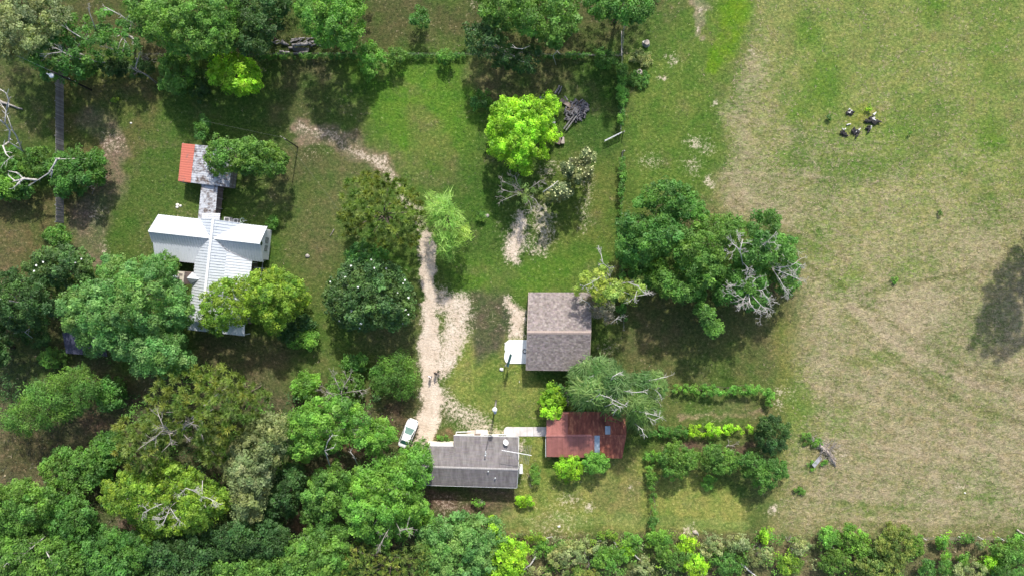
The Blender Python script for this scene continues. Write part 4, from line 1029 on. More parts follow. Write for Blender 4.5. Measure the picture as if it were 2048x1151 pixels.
# vine rows of the kitchen garden
tree('vine_row', 'long upper vine row of the kitchen garden', [(1346, 770), (1390, 768), (1440, 772), (1490, 770), (1530, 772), (1546, 776), (1544, 788), (1500, 786), (1440, 788), (1400, 790), (1348, 784)], 1.7, 'fresh', 'vine', sp=5.5, leaf=.2, thin=.3, patchy=True)
tree('vine_row', 'short vine row turning down from the long upper row', [(1532, 786), (1548, 786), (1550, 806), (1544, 816), (1532, 808)], 1.7, 'fresh', 'vine', sp=5.5, leaf=.2, thin=.3, patchy=True)
tree('vine_row', 'sunlit lower vine row between dark soil strips', [(1376, 852), (1420, 848), (1456, 850), (1506, 850), (1506, 866), (1460, 868), (1410, 870), (1380, 872)], 1.6, 'lime', 'vine', sp=5.5, leaf=.2, thin=.3, patchy=True)
tree('vine_row', 'dull vine row end nearest the drooping tree', [(1292, 856), (1330, 850), (1376, 852), (1376, 872), (1330, 874), (1296, 872)], 1.4, 'oak', 'vine', sp=6, leaf=.2, thin=.25)
tree('vine_row', 'upright narrow vine row across the sunny lawn', [(1292, 934), (1308, 930), (1318, 950), (1310, 975), (1312, 1010), (1314, 1040), (1310, 1058), (1298, 1056), (1302, 1020), (1298, 980)], 1.9, 'mid', 'vine', sp=5.5, leaf=.2, thin=.3, patchy=True)
tree('small_bush', 'flat topped bush at the end of the garden tree row', [(1288, 906), (1304, 902), (1320, 904), (1320, 918), (1300, 920), (1288, 916)], 1.5, 'fresh', 'bush', sp=6, leaf=.2)
tree('garden_tree', 'dark rounded garden tree at the row ends', [(1508, 862), (1520, 838), (1548, 826), (1572, 838), (1582, 862), (1572, 892), (1544, 908), (1518, 896)], 5.5, 'dark', sp=7, leaf=.24)
tree('garden_tree', 'bright garden tree nearest the upright vine row', [(1318, 914), (1330, 886), (1352, 878), (1376, 892), (1396, 908), (1394, 932), (1376, 948), (1346, 960), (1326, 946)], 5, 'mid', sp=7, leaf=.24)
tree('garden_tree', 'garden tree in the middle of the row', [(1398, 912), (1412, 886), (1440, 890), (1474, 902), (1484, 922), (1468, 942), (1436, 948), (1408, 940)], 5, 'mid', sp=7, leaf=.24)
tree('garden_tree', 'dull olive garden tree at the far end of the row', [(1474, 920), (1500, 900), (1530, 912), (1566, 920), (1576, 944), (1550, 970), (1524, 986), (1504, 968), (1484, 946)], 5, 'oak', sp=7, leaf=.24, thin=.1)
tree('small_bush', 'little bright shrub in front of the garden tree row', rnd_blob(1418, 964, 14, 14), 1.4, 'fresh', 'bush', sp=6, leaf=.2)

tree('sparse_shrub', 'thin grey green haze of leaves round the bare grey tree', [(1000, 362), (1040, 350), (1082, 366), (1088, 396), (1064, 420), (1020, 404), (998, 384)], 5.5, 'pale', 'shrub', sp=7, leaf=.17, thin=.72, fill=.6, trunk=False)
# the bare trees
def bare_tree(name, label, base_px, lines, mat='grey_bark', r0=.14, twig=2, tl=1.0, seed=1, cat='bare tree'):
    b = W(base_px[0], base_px[1], 0)
    root = empty(name, b, label, cat)
    rng = random.Random(seed)
    mb = MB(); limbs_px(mb, lines[:1], r0, rng, -1)
    mb.v = [tuple(Vector(v) - b) for v in mb.v]; mb.build('trunk', M[mat], root, True)
    for ln in lines[1:]:
        mb = MB(); limbs_px(mb, [ln], r0 * .6, rng, twig, tl)
        mb.v = [tuple(Vector(v) - b) for v in mb.v]; mb.build('branch', M[mat], root, True)
    return root
bare_tree('bare_tree', 'bare grey tree with fine twigs below the lime tree', (1046, 390), [[(1046, 390, -.1), (1047, 388, 3), (1048, 386, 5)], [(1048, 386, 4.5), (1030, 390, 6), (1008, 400, 6.5)], [(1048, 386, 4), (1032, 374, 6), (1004, 362, 6.5)], [(1048, 386, 4.5), (1034, 366, 6.5), (1030, 352, 7)],
          [(1048, 386, 4.5), (1066, 372, 6.5), (1080, 362, 7)], [(1048, 386, 4.5), (1070, 398, 6.5), (1080, 414, 7)], [(1048, 386, 4.5), (1060, 406, 6), (1064, 420, 6.5)], [(1048, 386, 4), (1020, 384, 6.5), (1002, 378, 7)]], mat='grey_bark', twig=2, tl=.7, r0=.05, seed=4)
bare_tree('bare_tree', 'spreading bare tree beside the low dark bush', (682, 788), [[(684, 772, -.1), (684, 778, 2), (683, 786, 4)], [(683, 786, 3), (668, 790, 4), (652, 782, 5)], [(683, 786, 3.5), (676, 770, 5), (670, 756, 5.5)], [(683, 786, 3), (690, 768, 5), (700, 752, 5.5)], [(683, 786, 3), (706, 782, 5), (722, 780, 5.5)], [(683, 786, 3), (684, 800, 4), (684, 808, 4.5)]], twig=2, tl=1.0, r0=.11, seed=5)
bare_tree('dead_tree', 'bleached dead tree with twisting limbs at the frame edge', (60, 306), [[(60, 310, -.1), (40, 298, 4), (18, 284, 8)], [(18, 284, 7.5), (20, 262, 9), (10, 246, 10), (12, 222, 11), (2, 208, 11)], [(12, 224, 10), (18, 200, 11), (12, 186, 12), (0, 178, 12)], [(18, 284, 7.5), (6, 292, 9), (12, 308, 10), (20, 316, 10), (8, 326, 10)], [(10, 248, 10), (0, 240, 11), (-14, 232, 11)], [(45, 302, 3), (34, 274, 6), (24, 258, 8), (14, 230, 9)]], 'pale_bark', .24, 0, .9, 6, 'dead tree')
bare_tree('broken_trunk', 'broken white trunk bent over with a forked bare branch', (196, 318), [[(196, 321, -.1), (160, 318, 3), (120, 318, 6.3)], [(120, 318, 6.2), (114, 318, 6.5), (108, 330, 6.2), (98, 346, 5.6), (76, 360, 5), (57, 372, 4.5)], [(74, 360, 5), (46, 357, 5), (36, 346, 5), (16, 342, 5)], [(46, 357, 5), (34, 370, 5), (24, 378, 4.6)], [(48, 358, 5), (30, 362, 5), (16, 350, 4.6)], [(104, 340, 5.6), (103, 355, 4.8)]], 'pale_bark', .30, 0, .5, 7, 'dead tree')
bare_tree('dead_tree', 'leaning dead grey trunk under the leaning dead branches by the fence', (312, 168), [[(314, 166, -.1), (296, 152, 2.4), (268, 136, 4.5)], [(270, 138, 4.4), (276, 118, 5), (282, 100, 5.6)], [(282, 146, 3.4), (272, 142, 4.2), (264, 136, 5)]], 'grey_bark', .2, 1, .6, 8, 'dead tree')

# scrub along the bottom edge
SCRUB = [
 (1075, 1076, 24, 12, 'yel', 'yellow scrub bush at the foot of the sunny lawn'), (1040, 1068, 16, 8, 'brush', 'dull scrub below the lawn edge beside the lime leaved tree'), (1086, 1098, 22, 16, 'lime', 'fresh scrub bush just under the yellow scrub'),
 (1130, 1110, 36, 26, 'brush', 'wide dull scrub with brown stems below the lawn'), (1170, 1092, 30, 18, 'brush', 'brownish scrub behind the pale fallen branch'), (1215, 1116, 36, 28, 'fresh', 'bright domed scrub bush beside the slanting dead log'),
 (1216, 1070, 18, 9, 'yel', 'small yellow scrub patch at the lawn edge'), (1264, 1078, 22, 12, 'fresh', 'fresh scrub clump at the lawn foot above fallen sticks'), (1256, 1104, 14, 14, 'lime', 'small lime bush above the long fallen log'), (1286, 1140, 20, 20, 'brush', 'grey brush around the long fallen log'),
 (1320, 1078, 26, 16, 'lime', 'fresh scrub below the upright vine row'), (1342, 1110, 36, 28, 'mid', 'large domed mid green scrub bush at the bottom'), (1376, 1088, 24, 20, 'lime', 'lime bush right beside the domed scrub'), (1390, 1130, 26, 24, 'lime', 'bright bush below the lime bush at the bottom'),
 (1160, 1150, 40, 16, 'pine', 'olive scrub along the bottom edge under the wide scrub'), (1080, 1150, 30, 20, 'brush', 'dull brush at the bottom near the lime leaved tree'), (1424, 1092, 26, 24, 'brush', 'greyish leafless brush beside the lime bushes'), (1456, 1130, 30, 26, 'oak', 'dark scrub by the bottom edge beyond the greyish brush'),
 (1470, 1084, 28, 18, 'brush', 'dull brush in the shade at the lawn corner'), (1532, 1066, 14, 16, 'lime', 'small lime shrub at the corner of the field'), (1520, 1112, 26, 26, 'brush', 'tangled twiggy brush beside the small lime shrub'), (1578, 1130, 30, 24, 'yel', 'yellow leaved scrub at the bottom by the field'),
 (1600, 1092, 26, 18, 'brush', 'thin brush around the dead twigs by the field'), (1660, 1076, 30, 20, 'fresh', 'fresh green bush at the field edge below the fallen trunk'), (1704, 1078, 28, 28, 'fresh', 'brightest tall bush on the field edge'), (1672, 1122, 30, 28, 'mid', 'mid green scrub under the pale bent sapling'),
 (1730, 1108, 24, 20, 'mid', 'mid green bush wedged before the dusty green tree'), (1786, 1090, 50, 40, 'pine', 'wide dusty green tree at the field edge'), (1760, 1135, 50, 26, 'pine', 'dusty scrub at the bottom below the wide dusty tree'), (1832, 1090, 16, 20, 'mid', 'slim bush beside the first white fence post'),
 (1886, 1084, 12, 14, 'fresh', 'small leafy bush growing on the second white fence post'), (1890, 1112, 10, 12, 'fresh', 'little round shrub under the small leafy fence bush'), (1938, 1080, 8, 6, 'mid', 'tiny weed clump between two white fence posts'), (1960, 1090, 14, 12, 'brush', 'dull weed clump at the fourth white fence post'),
 (1928, 1118, 14, 16, 'fresh', 'bright young shrub in the brown strip behind the white posts'), (1870, 1136, 40, 26, 'oak', 'dark rounded scrub at the bottom behind the white posts'), (1940, 1140, 36, 24, 'brush', 'pale green scrub at the bottom with a dead stick'), (1980, 1126, 20, 18, 'lime', 'lime shrub near the bare forked stick'),
 (2020, 1104, 40, 30, 'mid', 'dense green bush at the frame edge behind the fence'), (2034, 1076, 16, 10, 'fresh', 'small bush on the last white fence posts'), (2020, 1146, 40, 20, 'oak', 'dark bush in the bottom corner')]
for i, (x, y, rx, ry, pl, lb) in enumerate(SCRUB):
    if pl == 'lime' and 'lime' not in lb: pl = 'fresh'
    tree('scrub_bush', lb, rnd_blob(x, y, rx, ry, 11, i, .3), 1.2 + rx * 0.055, pl, 'bush', sp=7, leaf=.24, thin=.12 if pl != 'brush' else .4, trunk=True, group='scrub along the foot of the field and lawn')
# weeds at the stumps and in the field
for x, y, r_, pl, lb in ((1284, 116, 22, 'brush', 'weedy growth between the two grey stumps'), (1276, 160, 24, 'oak', 'weedy growth below the hollow stump'), (1636, 886, 12, 'fresh', 'green weeds beside the uprooted trunk'), (1624, 930, 10, 'fresh', 'green weeds by the end of the grey slab in the field'),
                         (1648, 926, 8, 'fresh', 'weeds between the grey slab and the uprooted trunk'), (1614, 876, 14, 'mid', 'taller weeds at the head of the uprooted trunk'), (1738, 216, 9, 'lime', 'yellow weeds among the burnt stumps'), (1881, 424, 5, 'mid', 'single green tuft in the open hay field'),
                         (1660, 236, 5, 'mid', 'small green tuft west of the burnt stumps'), (1820, 265, 5, 'mid', 'small green tuft east of the burnt stumps'), (1596, 980, 12, 'mid', 'low weeds on the field edge near sandy patches'), (1790, 560, 7, 'fresh', 'green tuft beside the long wheel line')):
    tree('weed_clump', lb, rnd_blob(x, y, r_, r_ * .8), .5, pl, 'weeds', sp=5, leaf=.17, thin=.3)
# a tall tree just beyond the edge of the picture, whose shadow lies on the hay field
tree('field_oak', 'tall tree standing beyond the east edge of the hay field', [(2116, 400), (2160, 340), (2240, 330), (2290, 390), (2280, 480), (2220, 545), (2150, 540), (2108, 480)], 16, 'oak', sp=11, leaf=.42)

# undergrowth of the wood: low leafy thicket that nobody could count
def thicket(name, region, n, hmin, hmax, pals, seed, thr=0.47, sc=40):
    r = np.random.default_rng(seed)
    px = r.uniform(-60, 2108, n); py = r.uniform(-60, 1211, n)
    nz = fbm(px, py, sc, seed + 1, 3)
    k = region(px, py) & (nz > thr)
    for x, y, rx, ry in CLEAR:
        k &= np.hypot((px - x) / rx, (py - y) / ry) > 0.8 + 0.4 * vnoise(px, py, 15, seed + 5)
    px, py, nz = px[k], py[k], nz[k]
    z = np.clip(hmin + (nz - thr) * 6 * (hmax - hmin) * r.uniform(0.5, 1.1, len(px)), 0.15, hmax)
    cc = Wn(px, py, z)
    per = 16
    kk = np.repeat(np.arange(len(px)), per)
    u = r.normal(size=(len(kk), 3)); u[:, 2] = np.abs(u[:, 2]); u /= np.linalg.norm(u, axis=1, keepdims=True)
    pos = cc[kk] + u * r.uniform(0.15, 0.7, (len(kk), 1)); pos[:, 2] = np.maximum(pos[:, 2], 0.05)
    N = u * 0.5 + np.array((0, 0, 0.6)) + r.normal(0, 0.4, u.shape); N /= np.linalg.norm(N, axis=1, keepdims=True)
    pi = (vnoise(px, py, 55, seed + 9) * len(pals) * 0.999).astype(int)
    c0 = np.array([PAL[q][0] for q in pals]) * 1.35; c1 = np.array([PAL[q][1] for q in pals]) * 1.45
    cl = c0[pi] + (c1[pi] - c0[pi]) * r.random((len(px), 1)); cl *= r.uniform(0.8, 1.2, (len(px), 1))
    col = cl[kk] * r.uniform(0.78, 1.25, (len(kk), 1))
    me = leaf_mesh(name, pos, N, 0.28 * r.uniform(0.65, 1.3, len(kk)), col, r)
    return tag(link(name, me), kind='stuff')
CLEAR = [(60, 900, 120, 80), (120, 870, 120, 40), (190, 850, 60, 30), (700, 870, 66, 40), (660, 950, 30, 50), (605, 1050, 34, 26), (250, 1040, 90, 22), (520, 730, 120, 60), (780, 850, 60, 60), (210, 750, 70, 24), (80, 700, 90, 60), (360, 870, 26, 20), (900, 1000, 130, 44),
         (1880, 1110, 60, 26), (1860, 1075, 60, 16), (640, 800, 30, 20), (170, 1020, 26, 20)]
thicket('woodland_thicket', lambda x, y: inside(x, y, wood_poly) & (x < 1000), 15000, 0.5, 5.0, ['oak', 'mid', 'dark', 'mid', 'fresh'], 301, 0.36)
thicket('field_edge_scrub', lambda x, y: (y > 1064) & (x > 960), 13000, 0.25, 1.7, ['brush', 'fresh', 'yel', 'brush', 'mid', 'fresh', 'lime'], 302, 0.20, 24)

# ------------------------------------------------------------------ buildings
def ribs_on(mb, e0, e1, r1, r0, spacing, w=0.09, h=0.07, tint=None):
    """standing ribs from the eave e0-e1 up to the ridge r0-r1 (e0 below r0, e1 below r1)"""
    e0, e1, r0, r1 = map(Vector, (e0, e1, r0, r1))
    n = max(1, int((e1 - e0).length / spacing))
    up = (e1 - e0).cross(r0 - e0).normalized()
    if up.z < 0: up = -up
    for k in range(n + 1):
        t = k / n
        a, b = e0.lerp(e1, t), r0.lerp(r1, t)
        mb.beam(a + up * h * .4, b + up * h * .4, w, h)

def metal_slope(parent, e0, e1, r1, r0, mat, spacing=0.4, th=0.06, name='roof_slope', rib='roof_rib', rmat=None):
    """one roof plane with its raised seams; corners counter-clockwise seen from above"""
    o = MB().slab([e0, e1, r1, r0], th).build(name, mat, parent)
    mb = MB(); ribs_on(mb, e0, e1, r1, r0, spacing)
    tag(mb.build(rib, rmat or mat, o), kind='stuff')
    return o

def corr_sheet(parent, e0, e1, r1, r0, mat, name='roof_sheet', pitch=0.16, amp=0.022):
    """one corrugated sheet"""
    e0, e1, r1, r0 = map(Vector, (e0, e1, r1, r0))
    n = max(4, int((e1 - e0).length / pitch * 2))
    up = (e1 - e0).cross(r0 - e0).normalized()
    if up.z < 0: up = -up
    vs = []; fs = []
    for k in range(n + 1):
        t = k / n; s = up * (amp if k % 2 else -amp)
        vs += [e0.lerp(e1, t) + s, r0.lerp(r1, t) + s]
    for k in range(n):
        fs.append((2 * k, 2 * k + 2, 2 * k + 3, 2 * k + 1))
    # folded ends give the sheet its thickness
    b = len(vs)
    vs += [v - up * 0.03 for v in vs]
    fs += [tuple(i + b for i in f[::-1]) for f in fs[:n]]
    fs += [(0, 1, 1 + b, b), (2 * n, 2 * n + b, 2 * n + 1 + b, 2 * n + 1)]
    return MB().add(vs, fs).build(name, mat, parent)

def shingles(parent, e0, e1, r1, r0, rows, tile, mat, name, seed, jag=0.06, lift=0.03, tvar=0.22):
    """overlapping courses of single shingles as one piece of real geometry"""
    rg = random.Random(seed)
    e0, e1, r1, r0 = map(Vector, (e0, e1, r1, r0))
    up = (e1 - e0).cross(r0 - e0).normalized()
    if up.z < 0: up = -up
    mb = MB()
    for i in range(rows):
        t0, t1 = i / rows, (i + 1.35) / rows
        a, b = e0.lerp(r0, t0), e1.lerp(r1, t0)
        a2, b2 = e0.lerp(r0, min(t1, 1)), e1.lerp(r1, min(t1, 1))
        L = (b - a).length; n = max(1, int(L / tile)); off = rg.random() * .5
        sl = (r0 - e0).normalized()
        for k in range(n + 1):
            u0 = max(0, (k - off) / n); u1 = min(1, (k + 1 - off) / n - 0.012 / (L / n) / n)
            if u1 - u0 < 0.002: continue
            j = sl * rg.uniform(-jag, jag * .3) if i else Vector()
            l = up * (lift + rg.uniform(0, lift * .6))
            p = [a.lerp(b, u0) + j + l, a.lerp(b, u1) + j + l, a2.lerp(b2, u1) + up * 0.012, a2.lerp(b2, u0) + up * 0.012]
            q = [p[0] - up * lift, p[1] - up * lift]
            c = rg.uniform(1 - tvar, 1 + tvar)
            mb.add(p + q, [(0, 1, 2, 3), (4, 5, 1, 0), (4, 0, 3), (5, 2, 1)], (c, c * rg.uniform(.96, 1.03), c * rg.uniform(.95, 1.05)))
    return tag(mb.build(name, mat, parent, tint=True), kind='stuff')

def window(parent, c, w, h, axis, frame_mat, out, panes=(1, 2), name='window'):
    """framed window standing proud of a wall; axis = direction along the wall, out = outward normal"""
    c, axis, out = Vector(c), Vector(axis).normalized(), Vector(out).normalized()
    up = Vector((0, 0, 1)); q = Matrix((axis, out, up)).transposed()
    mb = MB(); t = 0.07
    for s in (-1, 1):
        mb.box(c + axis * s * (w / 2) + out * .03, (t, .07, h + t), M=q)
        mb.box(c + up * s * (h / 2) + out * .03, (w - t, .068, t), M=q)
    for k in range(1, panes[0]): mb.box(c + axis * (w * (k / panes[0] - .5)) + out * .03, (.04, .06, h - t), M=q)
    for k in range(1, panes[1]): mb.box(c + up * (h * (k / panes[1] - .5)) + out * .028, (w - t, .055, .04), M=q)
    f = mb.build(name, frame_mat, parent)
    MB().box(c + out * .012, (w - .04, .02, h - .04), M=q).build('pane', M['glass'], f)
    return f

# --- the white farmhouse
hb = W(422.7, 475.5, 5.4); hb.z = 0
house = empty('farmhouse', hb, 'white farmhouse with crossing white metal gable roofs and brick chimney', 'house', rz=math.radians(-6.3))
wm = M['white_metal']
R0, K = 5.5, 0.81
def mz(u): return R0 - K * abs(u)
def wz(v): return 5.2 - 0.85 * abs(v)
# main roof, ridge north to south
metal_slope(house, (-3.2, 2.72, mz(3.2)), (-3.2, -12.6, mz(3.2)), (0, -12.6, R0), (0, 2.72, R0), wm, .42)
metal_slope(house, (1.87, -12.6, mz(1.87)), (1.87, 0.0, mz(1.87)), (0, 0, R0), (0, -12.6, R0), wm, .42)
metal_slope(house, (3.3, 0.0, mz(3.3)), (3.3, 2.72, mz(3.3)), (0, 2.72, R0), (0, 0.0, R0), wm, .42)
pz = lambda u: mz(1.87) - 0.344 * (u - 1.87)
metal_slope(house, (5.38, -12.6, pz(5.38)), (5.38, -0.6, pz(5.38)), (1.87, -0.6, pz(1.87)), (1.87, -12.6, pz(1.87)), wm, .42)
# gable wings
metal_slope(house, (0, 2.70, wz(2.7)), (-9.45, 2.70, wz(2.7)), (-9.45, 0, 5.2), (0, 0, 5.2), wm, .40)
metal_slope(house, (-9.45, -1.6, wz(1.6)), (0, -1.6, wz(1.6)), (0, 0, 5.2), (-9.45, 0, 5.2), wm, .40)
metal_slope(house, (-9.3, -4.05, 2.72), (-1.5, -4.05, 2.72), (-1.5, -1.6, wz(1.6) - .01), (-9.3, -1.6, wz(1.6) - .01), wm, .40)
metal_slope(house, (7.15, 2.70, wz(2.7)), (0, 2.70, wz(2.7)), (0, 0, 5.2), (7.15, 0, 5.2), wm, .40)
metal_slope(house, (0, -2.72, wz(2.72)), (7.15, -2.72, wz(2.72)), (7.15, 0, 5.2), (0, 0, 5.2), wm, .40)
# rear porch roof across the south end
metal_slope(house, (-3.2, -14.2, 2.62), (5.4, -14.2, 2.62), (5.4, -12.55, 3.0), (-3.2, -12.55, 3.0), wm, .42)
mb = MB()
mb.beam((0, 2.75, R0 + .03), (0, -12.6, R0 + .03), .34, .06)
mb.build('ridge_cap', M['white_paint'], house)
for a, b in (((-9.5, 0, 5.235), (-.3, 0, 5.235)), ((.3, 0, 5.235), (7.2, 0, 5.235))):
    MB().beam(a, b, .26, .05).build('ridge_cap', M['white_paint'], house)
# valley flashings
for a, b in (((-.37, 0, 5.24), (-3.15, 2.68, 2.97)), ((.37, 0, 5.24), (3.15, 2.68, 2.97)), ((.37, 0, 5.24), (1.87, -1.6, 4.03)), ((1.87, -1.6, 4.03), (5.2, -2.7, 2.93))):
    MB().beam(a, b, .16, .03).build('valley_flashing', M['grey_metal'] if b[1] < 0 else M['white_paint'], house)
# walls
wp = M['white_paint']
def gable_wall(u, v0, v1, ze, zr, vr, out):
    return [(u, v0, 0), (u, v1, 0), (u, v1, ze), (u, vr, zr), (u, v0, ze)]
def prism(mb, pts, d):
    pts = [Vector(p) for p in pts]; d = Vector(d); n = len(pts)
    mb.add(pts + [p + d for p in pts], [tuple(range(n))[::-1], tuple(range(n, 2 * n))] + [(i, (i + 1) % n, (i + 1) % n + n, i + n) for i in range(n)])
    return mb
prism(MB(), gable_wall(6.75, -2.35, 2.35, 3.08, 5.08, 0, 1), (.12, 0, 0)).build('gable_wall', wp, house)
prism(MB(), gable_wall(-9.12, -1.55, 2.35, 3.08, 5.08, 0, -1), (.12, 0, 0)).build('gable_wall', wp, house)
MB().box((-6.0, 2.3, 1.5), (6.2, .12, 3.0)).build('wall', wp, house)
MB().box((5.0, 2.3, 1.5), (3.4, .12, 3.0)).build('wall', wp, house)
MB().box((-6.0, -1.5, 1.8), (6.2, .12, 3.6)).build('wall', wp, house)
MB().box((4.35, -2.28, 1.45), (4.7, .12, 2.9)).build('wall', wp, house)
MB().box((-2.75, -7.1, 1.42), (.12, 10.9, 2.84)).build('wall', wp, house)
MB().box((2.0, -7.5, 1.8), (.12, 10.2, 3.6)).build('wall', wp, house)
MB().box((-.37, -12.5, 1.4), (4.7, .12, 2.8)).build('wall', wp, house)
MB().box((0, 2.36, 1.5), (3.3, .12, 3.0)).build('wall', wp, house)
# siding laps on the gable wall that faces the camera
mb = MB()
for k in range(22):
    z = .25 + k * .2
    hw = 2.32 if z < 3.0 else max(0.1, 2.32 * (5.0 - z) / 2.0)
    mb.box((6.882, 0, z), (.02, hw * 2, .03))
tag(mb.build('siding_lap', M['white_paint'], house), kind='stuff')
for v in (.62, -.62):
    window(house, (6.87, v, 1.75), .98, 1.5, (0, 1, 0), wp, (1, 0, 0), (1, 3))
mb = MB(); n = 20
mb.add([(6.93, .34 * math.cos(2 * math.pi * k / n), 3.95 + .46 * math.sin(2 * math.pi * k / n)) for k in range(n)] + [(6.87, .34 * math.cos(2 * math.pi * k / n), 3.95 + .46 * math.sin(2 * math.pi * k / n)) for k in range(n)],
       [tuple(range(n))] + [(k, (k + 1) % n, (k + 1) % n + n, k + n) for k in range(n)])
o = mb.build('round_vent', M['glass'], house)
mb = MB()
for k in range(n):
    a, b = 2 * math.pi * k / n, 2 * math.pi * (k + 1) / n
    mb.beam((6.93, .36 * math.cos(a), 3.95 + .48 * math.sin(a)), (6.93, .36 * math.cos(b), 3.95 + .48 * math.sin(b)), .05, .05)
mb.build('vent_frame', wp, o)
# side porch of posts and screens south of the east wing
for v in (-3.0, -4.9, -6.8, -9.0, -11.6):
    MB().box((5.15, v, 1.18), (.12, .12, 2.36)).build('porch_post', wp, house)
MB().beam((5.15, -2.6, 2.42), (5.15, -12.4, 2.42), .12, .16).build('porch_beam', wp, house)
MB().slab([(5.3, -12.5, .35), (5.3, -2.4, .35), (2.1, -2.4, .35), (2.1, -12.5, .35)], .3).build('porch_floor', M['deck'], house)
for v in (-3.7, -5.6):
    MB().beam((5.1, v, .95), (6.35, v, .95), .09, .09).build('porch_rail', wp, house)
MB().beam((6.35, -2.5, .95), (6.35, -5.6, .95), .09, .09).build('porch_rail', M['grey_metal'], house)
for v in (-2.5, -3.7, -5.6):
    MB().box((6.35, v, .47), (.1, .1, .95)).build('rail_post', wp, house)
for u in (-9.0, -6.4, -3.8):
    MB().box((u, -3.85, 1.33), (.13, .13, 2.66)).build('porch_post', wp, house)
MB().slab([(-9.1, -4.0, .3), (-2.9, -4.0, .3), (-2.9, -1.6, .3), (-9.1, -1.6, .3)], .28).build('porch_floor', M['deck'], house)
for u in (-3.0, 1.1, 5.2):
    MB().box((u, -14.05, 1.27), (.13, .13, 2.54)).build('porch_post', wp, house)
# chimney on the west side with a saddle behind it
ch = MB()
ch.box((-3.85, -6.35, 2.7), (.95, 1.8, 5.4)).build('chimney', M['brick'], house)
chim = house.children[-1]
MB().box((-3.85, -6.35, 5.45), (.98, 1.84, .10)).build('chimney_top', M['cement'], chim)
for v in (-5.9, -6.8):
    MB().box((-3.85, v, 5.52), (.5, .35, .05)).build('flue', M['wall_dark'], chim)
mb = MB(); mb.tube([(-4.1, -6.3, 5.5), (-4.1, -6.3, 6.7)], .11, 10); mb.tube([(-4.1, -6.3, 6.7), (-4.1, -6.3, 6.76), (-4.1, -6.3, 6.95), (-4.1, -6.3, 7.02)], [.14, .27, .25, .02], 12)
mb.build('flue_pipe', M['steel'], chim, True)
sd = MB(); A, B_, Cc = (-3.37, -6.35, 4.55), (-3.37, -5.4, 2.98), (-3.37, -7.3, 2.98); D = (-1.7, -6.35, 4.14)
sd.add([A, B_, D], [(0, 1, 2)]); sd.add([A, D, Cc], [(0, 1, 2)]); sd.add([A, Cc, B_], [(0, 1, 2)])
sd.build('chimney_saddle', wm, house)

# hose ring on the ground, air conditioners and a coiled hose behind the house
def ring(name, label, cat, c, R_, r_, mat, rz=0):
    n, k = 28, 8; vs = []; fs = []
    for i in range(n):
        a = 2 * math.pi * i / n
        for j in range(k):
            b = 2 * math.pi * j / k
            vs.append(((R_ + r_ * math.cos(b)) * math.cos(a), (R_ + r_ * math.cos(b)) * math.sin(a), r_ * math.sin(b) + r_))
    for i in range(n):
        for j in range(k):
            fs.append((i * k + j, ((i + 1) % n) * k + j, ((i + 1) % n) * k + (j + 1) % k, i * k + (j + 1) % k))
    return tag(MB().add(vs, fs).build(name, mat, None, True, c), label, cat)
ring('metal_hoop', 'pale metal hoop lying in the grass beside the farmhouse porch', 'hoop', W(343, 541, 0.02), .42, .045, M['steel'])
def ac_unit(label, px, py, s, rz):
    r = empty('air_conditioner', W(px, py, 0), label, 'air conditioner', 'air conditioners behind the farmhouse', rz)
    MB().box((0, 0, .38), (s, s, .7)).build('casing', M['grey_metal'], r)
    mb = MB(); n = 18
    for rr in (.14, .24, .34):
        for i in range(n):
            a, b = 2 * math.pi * i / n, 2 * math.pi * (i + 1) / n
            mb.beam((s * rr * math.cos(a), s * rr * math.sin(a), .80), (s * rr * math.cos(b), s * rr * math.sin(b), .80), .02, .02)
    tag(mb.build('fan_guard', M['steel'], r), kind='stuff')
    MB().tube([(0, 0, .74), (0, 0, .76)], s * .38, 20).build('fan_opening', M['black'], r)
    mb = MB()
    for dx, dy, w, h in ((0, s * .46, s, s * .08), (0, -s * .46, s, s * .08), (s * .46, 0, s * .08, s * .84), (-s * .46, 0, s * .08, s * .84)):
        mb.box((dx, dy, .76), (w, h, .06))
    mb.build('top_rim', M['white'], r)
    MB().box((0, 0, .015), (s * 1.2, s * 1.2, .07)).build('pad', M['concrete'], r)
    return r
ac_unit('larger air conditioner with dark fan opening behind the farmhouse', 457.5, 441.0, .85, -.12)
ac_unit('smaller pale air conditioner next to the hose reel', 475.5, 443.0, .68, -.12)
MB().box((0, 0, .3), (.5, .6, .6)).build('utility_box', M['grey_metal'], None, loc=W(466.5, 442.0, 0), rz=-.12)
tag(bpy.data.objects['utility_box'], 'dark metal box between the two air conditioners', 'utility box')
hr = empty('hose_reel', W(487.5, 441.5, 0), 'pale green hose reel stand next to the smaller air conditioner', 'hose reel')
mb = MB(); n = 20
for zz in (.46, .52, .58):
    for i in range(n - 4):
        a, b = .6 + 2 * math.pi * i / n, .6 + 2 * math.pi * (i + 1) / n
        mb.tube([(.33 * math.cos(a), .33 * math.sin(a), zz), (.33 * math.cos(b), .33 * math.sin(b), zz)], .035, 6)
mb.build('hose_coil', mat_noise('pale_green_hose', (.30, .42, .36), (.42, .55, .47), 5, .6), hr, True)
MB().tube([(0, 0, 0), (0, 0, .62)], .05, 8).build('stand', M['grey_metal'], hr)
MB().beam((.0, 0, .60), (.75, -.06, .60), .06, .04).build('handle', M['steel'], hr)

